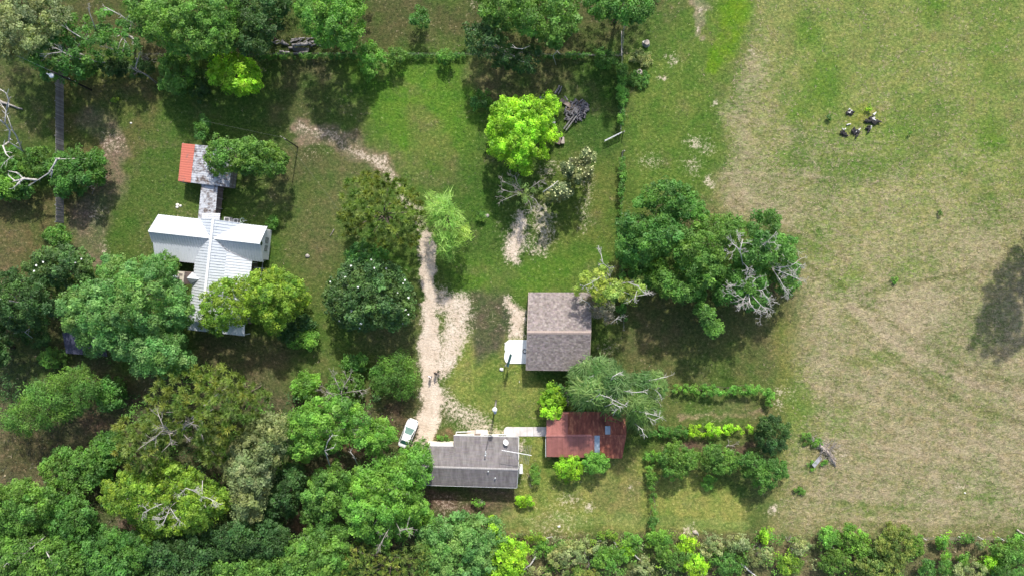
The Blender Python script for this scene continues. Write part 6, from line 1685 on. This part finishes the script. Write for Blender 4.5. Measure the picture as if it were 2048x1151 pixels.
# ------------------------------------------------------------------ log piles, stumps and fallen wood
def log(name, label, pts, r_, cat='log', group=None, mat=None, taper=.8, ends=True, n=9, seed=0):
    Pp = [W(*p) for p in pts]; b = Pp[0].copy(); b.z = 0
    rg = random.Random(seed + int(pts[0][0]) * 13 + int(pts[0][1]))
    k = len(Pp)
    fine = [Pp[0]]
    for a, c in zip(Pp[:-1], Pp[1:]):
        for t in (1 / 3, 2 / 3, 1.0): fine.append(a.lerp(c, t) + Vector((rg.gauss(0, .15), rg.gauss(0, .15), 0)) * r_)
    rad = [r_ * (1 - (1 - taper) * i / (len(fine) - 1)) * rg.uniform(.9, 1.1) for i in range(len(fine))]
    mb = MB(); mb.tube([p - b for p in fine], rad, n)
    return tag(mb.build(name, mat or M['log'], None, True, loc=b), label, cat, group)
LG = 'logs of the grey log pile behind the back fence'
def lp(*z): return [(530 + a / 14.63, 60 + b / 14.63, h) for a, b, h in z]
log('log', 'thickest pale log across the middle of the grey log pile', lp((800, 450, .75), (1080, 425, .8), (1340, 400, .75)), .26, group=LG)
log('log', 'long thin log at the back of the grey log pile', lp((770, 285, .25), (960, 250, .25), (1160, 235, .25)), .14, group=LG)
log('log', 'second slim log just in front of the back one in the grey log pile', lp((740, 365, .3), (860, 315, .35), (1030, 270, .4)), .16, group=LG)
log('log', 'forked log propped against the thickest log of the pile', lp((950, 405, .9), (1010, 340, .8), (1070, 285, .6)), .13, group=LG)
log('log', 'pale stub lying on the far end of the thickest log', lp((1200, 345, .75), (1280, 390, .9), (1360, 420, .8)), .15, group=LG)
log('log', 'stout log at the tree side of the grey log pile', lp((1290, 360, .45), (1430, 345, .45), (1580, 330, .4)), .20, group=LG)
log('log', 'crooked short branch log near the back of the pile', lp((1120, 355, .6), (1200, 310, .65), (1290, 275, .6)), .10, group=LG)
log('log', 'thin brownish log reaching under the tree behind the pile', lp((1200, 250, .2), (1320, 250, .2), (1440, 232, .2)), .13, group=LG)
log('log', 'arched grey branch log at the tree end of the pile', lp((1325, 480, .15), (1440, 430, .55), (1600, 385, .3)), .13, group=LG)
log('log', 'slender curved branch trailing off the pile toward the tree', lp((1500, 420, .2), (1620, 460, .12), (1725, 512, .08)), .08, group=LG)
log('log', 'dark log under the front of the thickest log', lp((690, 525, .25), (900, 545, .25), (1290, 555, .25)), .22, group=LG)
log('log', 'long lower front log in the shade of the pile', lp((820, 590, .18), (1020, 600, .18), (1280, 590, .18)), .16, group=LG)
log('log', 'short mossy log lying alone in front of the pile', lp((830, 690, .16), (1040, 665, .16), (1250, 640, .15)), .17, group=LG)
log('log', 'split grey log at the front corner of the pile', lp((430, 630, .2), (570, 650, .22), (720, 655, .2)), .21, group=LG)
log('log', 'short fork stub at the front corner of the pile', lp((450, 650, .1), (500, 690, .1), (545, 715, .09)), .09, group=LG)
log('log', 'flared butt log lying apart from the grey log pile', lp((480, 345, .35), (570, 400, .28), (690, 430, .2)), .36, group=LG, taper=.4)
log('log', 'crooked bent branch at the outer end of the grey log pile', lp((140, 325, .1), (250, 365, .15), (330, 410, .2), (440, 370, .2)), .09, group=LG)
log('log', 'arched thin branch above the crooked bent branch', lp((250, 355, .1), (330, 325, .35), (400, 300, .35), (435, 360, .15)), .075, group=LG)

# woodpile by the brilliant lime tree
def wq(*z): return [(1080 + a / 8.225, 160 + b / 8.225, h) for a, b, h in z]
log('log', 'upper of the two parallel logs at the head of the woodpile', wq((245, 225, .2), (290, 160, .2), (320, 95, .2)), .16)
log('log', 'second parallel log at the head of the woodpile', wq((295, 240, .15), (335, 170, .15), (360, 100, .15)), .12)
log('log', 'pale squared log on the woodpile beside the wide brown plank', wq((405, 270, .55), (430, 305, .55), (455, 340, .5)), .15)
MB().box((0, 0, 0), (1.9, .62, .14)).build('wide_plank', M['deck'], None, loc=W(1131.5, 206, .28), rz=math.radians(-32))
tag(bpy.data.objects['wide_plank'], 'wide brown plank lying in the woodpile', 'plank')
MB().box((0, 0, .3), (.85, 1.15, .5)).build('wood_block', M['deck'], None, loc=W(1117, 282, 0), rz=math.radians(-22))
tag(bpy.data.objects['wood_block'], 'squat brown wood block at the foot of the woodpile', 'block')
MB().box((0, 0, .3), (.5, 1.0, .5)).build('wood_block', M['cut_wood'], None, loc=W(1125, 282, 0), rz=math.radians(4))
tag(bpy.data.objects['wood_block.001'], 'paler narrow wood block next to the squat brown one', 'block')
MB().box((0, 0, .45), (1.0, .6, .9)).build('dark_barrel', M['grey_metal'], None, loc=W(1085.5, 200, 0), rz=.1)
tag(bpy.data.objects['dark_barrel'], 'dark boxy drum half hidden by the brilliant lime tree', 'drum')
for dx, lb in ((0, 'left of two long beams lying against the firewood heap'), (.42, 'right of two long beams lying against the firewood heap')):
    a, b = W(1127.5, 258, .35), W(1149.5, 228, .95); o_ = Vector((dx * .8, -dx * .5, 0))
    mb = MB(); mb.beam(Vector((0, 0, 0)), b - a, .20, .14)
    tag(mb.build('beam', M['log'], None, loc=a + o_), lb, 'beam')
for k, (x, y, rz) in enumerate(((1098, 240, .1), (1099, 245, .0), (1100, 250, -.1))):
    tag(MB().box((0, 0, .12), (1.8, .3, .1)).build('tin_strip', M['tin'], None, loc=W(x, y, .1 + .05 * k), rz=rz), ('upper', 'middle', 'lowest')[k] + ' of three tin strips showing under the brilliant lime tree', 'strip', 'tin strips under the lime tree')
rg = random.Random(77)
fw = []
for s in range(4):
    mb = MB(); rr = .075 + .02 * s; ln = .5 + .08 * s
    mb.tube([(-ln / 2, 0, 0), (0, rg.gauss(0, .02), 0), (ln / 2, 0, 0)], [rr, rr * 1.05, rr * .9], 6)
    o = mb.build('firewood', M['dark_log'], None)
    fw.append(o)
used = set()
for k in range(120):
    a = rg.uniform(0, 2 * math.pi); q_ = math.sqrt(rg.random())
    px, py = 1156 + q_ * 24 * math.cos(a) - 4, 222 + q_ * 22 * math.sin(a) - (q_ * math.cos(a)) * 6
    z = .12 + (1 - q_) * 1.05 + rg.uniform(-.06, .1)
    s = rg.randrange(4)
    if s not in used: o = fw[s]; used.add(s)
    else: o = fw[s].copy(); COL.objects.link(o)
    o.location = W(px, py, max(z, .1)); o.rotation_euler = (rg.uniform(0, 6), rg.gauss(0, .25), rg.choice((.9, 1.1, .7, 2.2)) + rg.gauss(0, .5))
    tag(o, 'small grey piece of cut firewood in the heap by the lime tree', 'firewood', 'firewood pieces in the heap')
mb = MB()
n = 40
hv = [Vector((0, 0, 1.0))]; hf = []
for j in range(1, 5):
    for i in range(n):
        a = 2 * math.pi * i / n; q_ = j / 4
        hv.append(Vector((q_ * 1.75 * math.cos(a), q_ * 1.6 * math.sin(a) + q_ * .45 * math.cos(a), (1 - q_) * 1.0 + rg.gauss(0, .06) * (j < 4) - .03)))
for i in range(n): hf.append((0, 1 + i, 1 + (i + 1) % n))
for j in range(3):
    for i in range(n): hf.append((1 + j * n + i, 1 + (j + 1) * n + i, 1 + (j + 1) * n + (i + 1) % n, 1 + j * n + (i + 1) % n))
tag(mb.add(hv, hf).build('bark_debris', M['bark'], None, loc=W(1152, 222, 0)), kind='stuff')

def stump(label, px, py, r_, h, hollow=False, name='tree_stump', cat='stump'):
    b = W(px, py, 0); root = empty(name, b, label, cat)
    rg = random.Random(int(px)); n = 16
    prof = [rg.uniform(.88, 1.12) for _ in range(n)]
    vs = []; fs = []
    for z, s in ((-.08, 1.5), (.12, 1.2), (h * .5, 1.02), (h, 1.0)):
        for i in range(n):
            a = 2 * math.pi * i / n; vs.append((r_ * s * prof[i] * math.cos(a), r_ * s * prof[i] * math.sin(a), z))
    for j in range(3):
        for i in range(n): fs.append((j * n + i, j * n + (i + 1) % n, (j + 1) * n + (i + 1) % n, (j + 1) * n + i))
    MB().add(vs, fs).build('bark_side', M['grey_bark'], root, True)
    mb = MB()
    top = [(r_ * p * math.cos(2 * math.pi * i / n) * .97, r_ * p * math.sin(2 * math.pi * i / n) * .97, h + .01) for i, p in enumerate(prof)]
    inn = [(x * .55, y * .55, h + .012) for x, y, z in top]
    mb.add(top + inn, [(i, (i + 1) % n, (i + 1) % n + n, i + n) for i in range(n)])
    if hollow:
        inn2 = [(x * .5, y * .5, h - .3) for x, y, z in top]
        mb.add(inn + inn2, [(i, (i + 1) % n, (i + 1) % n + n, i + n) for i in range(n)] + [tuple(range(n, 2 * n))])
    else: mb.add(inn, [tuple(range(n))])
    mb.build('cut_top', M['cut_wood'], root)
    return root
stump('tall grey stump with a flat cut top by the side fence', 1292, 88, .42, .75)
stump('lower hollow stump in the weeds by the side fence', 1278, 145, .40, .5, True)
tag(MB().box((0, 0, .14), (.35, .28, .28)).build('pale_block', M['stone'], None, loc=W(1287, 85, 0), rz=.4), 'small pale block beside the tall grey stump', 'block')

# burnt stumps in the hay field
def burnt(label, px, py, sz, ash, seed):
    b = W(px, py, 0); root = empty('burnt_stump', b, label, 'burnt stump', 'burnt stumps in the hay field')
    rg = random.Random(seed)
    mb = MB()
    for k in range(11):
        a = rg.uniform(0, 6.28); L = sz * rg.uniform(.6, 1.2)
        p = Vector((rg.gauss(0, .18) * sz, rg.gauss(0, .18) * sz, .05)); q = p + Vector((math.cos(a) * L * .6, math.sin(a) * L * .4, rg.uniform(.05, .35)))
        mb.tube([p, p.lerp(q, .5) + Vector((0, 0, .06)), q], [sz * .2, sz * .16, sz * .06], 7)
    mb.build('charred_root', M['char'], root)
    mb = MB()
    for k in range(ash):
        a = rg.uniform(0, 6.28); L = sz * rg.uniform(.5, 1.0)
        p = Vector((rg.gauss(0, .2) * sz, rg.gauss(.2, .2) * sz, .28)); q = p + Vector((math.cos(a) * L * .6, math.sin(a) * L * .35, rg.uniform(-.05, .15)))
        mb.tube([p, q], [sz * .13, sz * .04], 6)
    mb.build('bleached_wood', M['ash'], root)
    return root
burnt('burnt stump with a bright bleached top, uppermost of the group in the field', 1698, 226, 1.0, 4, 1)
burnt('largest burnt stump of the group, nearest the open hay field', 1746, 243, 1.5, 3, 2)
burnt('burnt stump in the middle of the lower side of the group', 1709, 263, 1.15, 2, 3)
burnt('thin burnt root tangle at the outer lower end of the group', 1687, 266, 1.0, 2, 4)
burnt('small burnt pieces between the largest stump and the lower ones', 1736, 258, .9, 2, 5)
log('fallen_stick', 'short bleached stick among the burnt stumps', [(1693, 250, .08), (1697, 248.5, .1), (1701, 248, .08)], .12, 'stick', mat=M['ash'])

# uprooted trunk with a grey slab beside it
ub = W(1655, 905, 0)
upr = empty('uprooted_trunk', ub, 'uprooted dead trunk with broken pale roots in the field', 'fallen tree')
mb = MB(); mb.tube([W(1631, 885, .25) - ub, W(1645, 894, .5) - ub, W(1658, 905, .55) - ub, W(1664, 918, .35) - ub, W(1672, 932, .2) - ub], [.16, .27, .17, .22, .07], 8)
mb.build('trunk', M['cut_wood'], upr, True)
rg = random.Random(15); mb = MB()
for k in range(60):
    t = rg.random(); p = (W(1640, 890, .4).lerp(W(1666, 920, .4), t)) - ub
    twigs(mb, p, Vector((rg.gauss(.4, .7), rg.gauss(.3, .7), rg.uniform(.1, .8))), rg.uniform(.3, .6), .06, rg, 1)
mb.build('broken_root', M['cut_wood'], upr, True)
mb = MB()
for k in range(5):
    p = W(1631, 885, .3) - ub; twigs(mb, p, Vector((-1, rg.gauss(.8, .4), rg.uniform(-.1, .3))), rg.uniform(.5, .8), .06, rg, 2)
mb.build('bare_branch', M['grey_bark'], upr, True)
tag(MB().box((0, 0, 0), (1.95, .62, .10)).build('grey_slab', M['grey_metal'], None, loc=W(1634, 922.5, .42), rz=math.radians(42)), 'grey slab lying tilted beside the uprooted trunk', 'slab')
bpy.data.objects['grey_slab'].rotation_euler = (0, math.radians(14), math.radians(42))

# fallen sticks and logs
FALL = [('long pale fallen log slanting in the scrub', [(1264, 1104, .5), (1282, 1120, .5), (1297, 1136, .5)], .13, 'ash'),
 ('stout pale dead trunk at the bottom among the brush', [(1482, 1124, .8), (1496, 1138, .8), (1514, 1154, .8)], .17, 'ash'),
 ('slanting fallen log beside the lime leaved tree', [(1072, 1112, 1.0), (1062, 1126, .9), (1046, 1140, .8)], .15, 'ash'),
 ('upright looking stick lying by the domed scrub bush', [(1184, 1078, .7), (1190, 1082, .7), (1204, 1080, .7)], .09, 'pale_bark'),
 ('bent white branch lying at the foot of the lawn', [(1086, 1078, .6), (1096, 1074, .6), (1104, 1072, .6), (1108, 1082, .6)], .07, 'pale_bark'),
 ('short fallen log in the brush above the long slanting log', [(1228, 1082, .6), (1236, 1096, .6), (1242, 1102, .6)], .11, 'ash'),
 ('thin fallen stick at the lawn corner', [(1395, 1064, .15), (1397, 1070, .12)], .07, 'ash'),
 ('pale bent sapling lying over the field edge scrub', [(1638, 1076, .8), (1656, 1088, 1.2), (1676, 1100, 1.6), (1688, 1112, 1.6), (1688, 1124, 1.3)], .07, 'pale_bark'),
 ('bare forked stick at the corner behind the fence', [(2002, 1118, .8), (2008, 1132, 1.0), (2024, 1146, 1.0), (2040, 1154, .8)], .08, 'pale_bark'),
 ('greenish dead stick across the pale scrub', [(1916, 1122, 1.2), (1928, 1134, 1.4), (1944, 1144, 1.4)], .07, 'pale_bark'),
 ('tan dead trunk at the frame edge above the fence end', [(2034, 1058, .2), (2042, 1064, .25), (2056, 1070, .2)], .16, 'cut_wood'),
 ('brown fallen trunk in the gap of the corner wood', [(156, 1024, .4), (172, 1014, .4), (188, 1006, .4)], .16, 'bark'),
 ('weathered trunk lying in the grass beside the bleached dead tree', [(-10, 198, .2), (14, 208, .2), (44, 218, .15)], .22, 'grey_bark'),
 ('dead branch lying on bare ground under the pine', [(668, 458, .1), (664, 466, .12), (660, 472, .1)], .06, 'grey_bark'),
 ('pale twig pile stick by the dark thicket', [(214, 352, .2), (190, 372, .3), (184, 388, .15)], .05, 'grey_bark'),
 ('second pale stick fanning from the dark thicket', [(188, 370, .3), (174, 376, .2), (162, 382, .1)], .045, 'grey_bark'),
 ('dark fallen trunk on the brown lawn beside the big pine', [(498, 784, .2), (510, 778, .25), (524, 770, .15)], .2, 'bark')]
for i, (lb, pts, r_, mt) in enumerate(FALL):
    log('fallen_log' if r_ > .1 else 'fallen_branch', lb, pts, r_, 'log' if r_ > .1 else 'branch', mat=M[mt], taper=.5, seed=i)
def brushpile(label, px, py, r_, n, seed):
    b = W(px, py, 0); root = empty('brush_pile', b, label, 'brush pile'); rg = random.Random(seed); mb = MB()
    for k in range(n):
        twigs(mb, Vector((rg.gauss(0, r_ * .3), rg.gauss(0, r_ * .3), .1)), Vector((rg.gauss(0, 1), rg.gauss(0, 1), .35)), r_ * rg.uniform(.3, .6), .045, rg, 2, .5)
    mb.build('dead_twig', M['grey_bark'], root, True); return root
brushpile('tangle of grey dead twigs in the scrub by the field', 1518, 1096, 1.2, 14, 1)
brushpile('heap of dead twigs behind the small field shrub', 1588, 1088, 1.3, 14, 2)
brushpile('pale dead brush by the slanting log in the scrub', 1178, 1112, 1.2, 12, 3)
brushpile('dead brush lying under the leaning grey trunk', 296, 122, 1.6, 16, 4)
brushpile('dry brush between barn corner and drooping tree', 1134, 790, 1.2, 14, 5)
brushpile('dead twigs in the dark garden soil strip', 1460, 894, 1.0, 9, 6)
brushpile('tan dead brush heaped along the uprooted trunk', 1652, 900, 1.7, 26, 11)
brushpile('dead twigs at the root end of the uprooted trunk', 1634, 884, 1.4, 16, 12)
brushpile('bleached twig fan against the dark thicket', 182, 372, 1.0, 9, 7)
# stones
for k, (x, y, s, lb) in enumerate(((355, 409.5, .22, 'upper of three white stones on the lawn west of the walkway'), (361, 411.5, .18, 'rightmost of three white stones on the lawn west of the walkway'), (354.5, 414, .2, 'lowest of three white stones on the lawn west of the walkway'),
                                  (1003, 738, .28, 'pale boulder at the foot of the basketball goal'), (1011, 686, .16, 'small stone at the rounded corner of the concrete pad'), (973, 432, .35, 'grey rock beside the scrubby bush on the lawn'), (615, 512, .3, 'grey rock on the lawn east of the farmhouse'),
                                  (1390, 1063, .38, 'flat pale rock at the lawn corner'), (1118, 1072 - 20, .2, 'small white stone near the lawn foot'), (1930, 985, .13, 'tiny pale stone in the hay field'), (1038, 947 - 0, .0, ''), (262, 246, .15, 'small white stone on the grass below the lamp pole'))):
    if not s: continue
    rg = random.Random(k); mb = MB(); n = 9
    vs = [(0, 0, s * .75)]; fs = []
    for j, (zz, q_) in enumerate(((s * .6, .6), (s * .25, 1.0), (-.05, .9))):
        for i in range(n):
            a = 2 * math.pi * i / n; r_ = s * q_ * rg.uniform(.8, 1.2); vs.append((r_ * math.cos(a) * 1.2, r_ * math.sin(a), zz))
    fs += [(0, 1 + i, 1 + (i + 1) % n) for i in range(n)]
    for j in range(2): fs += [(1 + j * n + i, 1 + (j + 1) * n + i, 1 + (j + 1) * n + (i + 1) % n, 1 + j * n + (i + 1) % n) for i in range(n)]
    tag(mb.add(vs, fs).build('stone', M['cut_wood'] if 'flat' in lb else M['stone'] if 'grey' not in lb else M['grey_bark'], None, True, loc=W(x, y, 0)), lb, 'stone')
tag(MB().tube([(0, 0, -.1), (0, 0, 1.6)], .03, 6).build('marker_stake', M['white'], None, loc=W(1038.5, 761, 0)), 'thin white stake standing on the lawn beside the barn shadow', 'stake')

# ------------------------------------------------------------------ car
def white_car():
    a, b = W(827.5, 838.5, .5), W(806.0, 893.5, .5)
    f = (a - b).normalized(); c = (a + b) / 2
    root = empty('parked_car', (c.x, c.y, 0), 'white sedan parked half under leafy branches at the drive end', 'car', rz=math.atan2(f.y, f.x))
    Lh = 2.35
    st = [(-2.35, .66, .62, .34), (-2.28, .80, .84, .28), (-1.9, .90, .93, .22), (-1.1, .93, .95, .2), (0, .93, .94, .2), (.95, .93, .92, .2), (1.6, .91, .86, .22), (2.05, .84, .76, .25), (2.28, .68, .66, .3), (2.36, .48, .58, .36)]
    n = 12; vs = []; fs = []
    for x, hw, zt, zb in st:
        zm = zb + (zt - zb) * .55
        ring_ = [(-hw * .86, zb), (-hw, zb + .12), (-hw, zm), (-hw * .97, zt - .10), (-hw * .88, zt - .01), (-hw * .4, zt + .03), (hw * .4, zt + .03), (hw * .88, zt - .01), (hw * .97, zt - .10), (hw, zm), (hw, zb + .12), (hw * .86, zb)]
        vs += [(x, y, z) for y, z in ring_]
    for i in range(len(st) - 1):
        for k in range(n):
            k2 = (k + 1) % n
            fs.append((i * n + k, i * n + k2, (i + 1) * n + k2, (i + 1) * n + k))
    fs += [tuple(range(n))[::-1], tuple((len(st) - 1) * n + k for k in range(n))][::1]
    MB().add(vs, [f_[::-1] for f_ in fs]).build('body', M['car_paint'], root, True)
    # cabin: roof with pillars, glass let in between
    cab = [(-1.75, .70, .95), (-1.0, .62, 1.40), (.10, .62, 1.43), (1.02, .74, .95)]
    roof = MB().slab([(-1.0, -.60, 1.42), (.12, -.60, 1.45), (.12, .60, 1.45), (-1.0, .60, 1.42)], .05)
    roof.build('roof', M['car_paint'], root, False)
    MB().add([(.12, .60, 1.43), (.12, -.60, 1.43), (1.02, -.76, .93), (1.02, .76, .93)], [(0, 1, 2, 3)]).build('windscreen', M['car_glass'], root)
    MB().add([(-1.0, -.60, 1.40), (-1.0, .60, 1.40), (-1.75, .70, .94), (-1.75, -.70, .94)], [(0, 1, 2, 3)]).build('rear_window', M['car_glass'], root)
    for s in (-1, 1):
        q_ = [(-1.6, s * .84, .94), (.98, s * .84, .94), (.12, s * .62, 1.40), (-1.0, s * .62, 1.40)]
        MB().add(q_, [(0, 1, 2, 3) if s < 0 else (3, 2, 1, 0)]).build('side_window', M['glass'], root)
        pl = MB()
        pl.beam((.12, s * .60, 1.42), (1.02, s * .77, .93), .06, .06); pl.beam((-1.0, s * .60, 1.40), (-1.75, s * .70, .93), .08, .06); pl.beam((-.35, s * .625, 1.41), (-.35, s * .85, .94), .06, .05)
        pl.beam((-1.0, s * .61, 1.42), (.12, s * .61, 1.44), .06, .06)
        pl.build('pillar', M['car_paint'], root)
        mb = MB(); mb.box((.78, s * 1.02, .98), (.12, .20, .13)); mb.build('wing_mirror', M['black'], root)
        MB().box((2.13, s * .58, .66), (.24, .30, .12)).build('headlight', M['glass'], root)
        MB().box((-2.27, s * .62, .72), (.14, .28, .14)).build('tail_light', mat_noise('red_lens', (.25, .01, .01), (.35, .02, .02), 4, .3), root)
        for x in (-1.42, 1.42):
            w = MB(); w.tube([(x, s * .72, .33), (x, s * .94, .33)], .33, 18); o = w.build('wheel', M['black'], root)
            r_ = MB(); r_.tube([(x, s * .93, .33), (x, s * .955, .33)], .20, 14); r_.build('rim', M['steel'], o)
    mb = MB(); mb.box((1.55, .08, .915), (.05, .28, .02)); mb.build('bonnet_scoop', M['grey_metal'], root)
    mb = MB(); mb.tube([(.98, -.5, .97), (1.0, .3, .97)], .015, 5); mb.build('wiper', M['black'], root)
    return root
white_car()

# ------------------------------------------------------------------ people
def skin_obj(name, verts, edges, radii, mat, parent, sub=1):
    me = bpy.data.meshes.new(name); me.from_pydata(verts, edges, [])
    me.materials.append(mat)
    o = link(name, me, None, parent)
    sm = o.modifiers.new('skin', 'SKIN'); sm.use_smooth_shade = True
    for i, r_ in enumerate(radii):
        v = me.skin_vertices[0].data[i]
        v.radius = r_ if isinstance(r_, tuple) else (r_, r_); v.use_root = (i == 0)
    ss = o.modifiers.new('subdivision', 'SUBSURF'); ss.levels = sub; ss.render_levels = sub
    return o
def person(label, px, py, h, face, top_mat, leg_mat, skin_mat, stride=.16, reach=None, seed=0):
    k = h / 1.75
    root = empty('person', W(px, py, 0), label, 'person', 'people walking on the sandy drive', face)
    # skeleton in metres for a figure 1.75 m tall, facing +y
    s = stride
    J = dict(pel=(0, 0, .95), wai=(0, .01, 1.08), che=(0, .02, 1.30), nek=(0, .02, 1.48), chn=(0, .05, 1.55), hed=(0, .05, 1.64), crn=(0, .04, 1.72))
    for sd_, sg in (('l', -1), ('r', 1)):
        st_ = s * sg
        J['hip' + sd_] = (sg * .10, 0, .90); J['kne' + sd_] = (sg * .105, .5 * st_ + .05, .49); J['ank' + sd_] = (sg * .11, st_, .08); J['toe' + sd_] = (sg * .13, st_ + .17, .035)
        J['sho' + sd_] = (sg * .19, .01, 1.42); J['elb' + sd_] = (sg * .25, -.55 * st_ - .02, 1.13); J['wri' + sd_] = (sg * .26, -.9 * st_ + .10, .90); J['han' + sd_] = (sg * .26, -.95 * st_ + .14, .82)
    if reach:
        J['elbr'] = (.34, .18, 1.20); J['wrir'] = (.44, .36, 1.12); J['hanr'] = (.47, .43, 1.11)
    J = {a: tuple(c * k for c in b) for a, b in J.items()}
    names = list(J); ix = {a: i for i, a in enumerate(names)}
    E = [('pel', 'wai'), ('wai', 'che'), ('che', 'nek'), ('nek', 'chn'), ('chn', 'hed'), ('hed', 'crn')]
    for d in 'lr': E += [('pel', 'hip' + d), ('hip' + d, 'kne' + d), ('kne' + d, 'ank' + d), ('ank' + d, 'toe' + d), ('che', 'sho' + d), ('sho' + d, 'elb' + d), ('elb' + d, 'wri' + d), ('wri' + d, 'han' + d)]
    Rr = dict(pel=.13, wai=.12, che=.14, nek=.055, chn=.075, hed=.095, crn=.06, hip=.085, kne=.058, ank=.042, toe=.035, sho=.06, elb=.042, wri=.030, han=.036)
    rad = [Rr[a if a in Rr else a[:3]] * k for a in names]
    skin_obj('body', [J[a] for a in names], [(ix[a], ix[b]) for a, b in E], rad, skin_mat, root)
    def sub(name, keys, edges, grow, mat):
        im = {a: i for i, a in enumerate(keys)}
        skin_obj(name, [J[a] for a in keys], [(im[a], im[b]) for a, b in edges], [(Rr[a if a in Rr else a[:3]] + grow) * k for a in keys], mat, root)
    sub('shirt', ['che', 'wai', 'pel', 'shol', 'elbl', 'shor', 'elbr'], [('che', 'wai'), ('wai', 'pel'), ('che', 'shol'), ('shol', 'elbl'), ('che', 'shor'), ('shor', 'elbr')], .022, top_mat)
    sub('trousers', ['pel', 'hipl', 'knel', 'ankl', 'hipr', 'kner', 'ankr'], [('pel', 'hipl'), ('hipl', 'knel'), ('knel', 'ankl'), ('pel', 'hipr'), ('hipr', 'kner'), ('kner', 'ankr')], .016, leg_mat)
    for d in 'lr': sub('shoe', ['ank' + d, 'toe' + d], [('ank' + d, 'toe' + d)], .014, M['black_cloth'])
    # hair cap
    hv = []; hf = []; n, m = 12, 5; c = Vector(J['hed']); R_ = .112 * k
    for j in range(m + 1):
        el = math.pi / 2 - j / m * math.pi * .62
        for i in range(n):
            a = 2 * math.pi * i / n
            back = .02 * k if math.sin(a) < 0 else 0
            lim = el if math.sin(a) < .2 else max(el, .25)
            hv.append(c + Vector((R_ * .92 * math.cos(lim) * math.cos(a), (R_ + back) * math.cos(lim) * math.sin(a) - .005 * k, R_ * 1.08 * math.sin(lim) + .015 * k)))
    for j in range(m):
        for i in range(n): hf.append((j * n + i, (j + 1) * n + i, (j + 1) * n + (i + 1) % n, j * n + (i + 1) % n))
    MB().add(hv, hf).build('hair', M['hair'], root, True)
    # face and fingers
    fc = MB(); hd = Vector(J['hed'])
    fc.tube([hd + Vector((0, .092 * k, .012 * k)), hd + Vector((0, .118 * k, -.022 * k))], [.010 * k, .015 * k], 6)
    fc.build('nose', skin_mat, root)
    for sg in (-1, 1):
        MB().box(hd + Vector((sg * .034 * k, .092 * k, .012 * k)), (.022 * k, .012 * k, .012 * k)).build('eye', M['black_cloth'], root)
        MB().tube([hd + Vector((sg * .092 * k, -.005 * k, .02 * k)), hd + Vector((sg * .10 * k, -.01 * k, -.03 * k))], [.022 * k, .014 * k], 6).build('ear', skin_mat, root)
    MB().box(hd + Vector((0, .088 * k, -.052 * k)), (.045 * k, .012 * k, .008 * k)).build('mouth', mat_noise('lip', (.30, .12, .10), (.36, .15, .13), 6, .6) if 'lip' not in bpy.data.materials else bpy.data.materials['lip'], root)
    for d, sg in (('l', -1), ('r', 1)):
        h0, w0 = Vector(J['han' + d]), Vector(J['wri' + d]); dr = (h0 - w0).normalized(); side = dr.cross(Vector((1, 0, 0))).normalized()
        hnd = MB()
        for q_ in range(4):
            o_ = h0 + side * (q_ - 1.5) * .018 * k; ln = (.075, .085, .08, .06)[q_] * k
            hnd.tube([o_, o_ + dr * ln * .55, o_ + (dr + Vector((-sg * .5, 0, 0))).normalized() * ln], [.010 * k, .009 * k, .007 * k], 5)
        t0 = w0.lerp(h0, .5) + side * .03 * k
        hnd.tube([t0, t0 + (dr + side).normalized() * .045 * k, t0 + (dr * 1.3 + side * .7).normalized() * .075 * k], [.012 * k, .010 * k, .008 * k], 5)
        hnd.build('finger', skin_mat, root)
    return root
person('walker in a pale pink shirt, on the left of the sandy drive', 861.5, 751.5, 1.68, math.radians(150), M['pink_cloth'], M['grey_cloth'], M['skin'], .14)
person('walker with black hair and black clothes reaching out an arm', 872.0, 745.0, 1.72, math.radians(-40), M['black_cloth'], M['black_cloth'], M['dark_skin'], .10, True)
person('shorter person in olive clothes at the grass edge of the drive', 878.0, 740.5, 1.40, math.radians(120), M['olive_cloth'], M['olive_cloth'], M['skin'], .12)
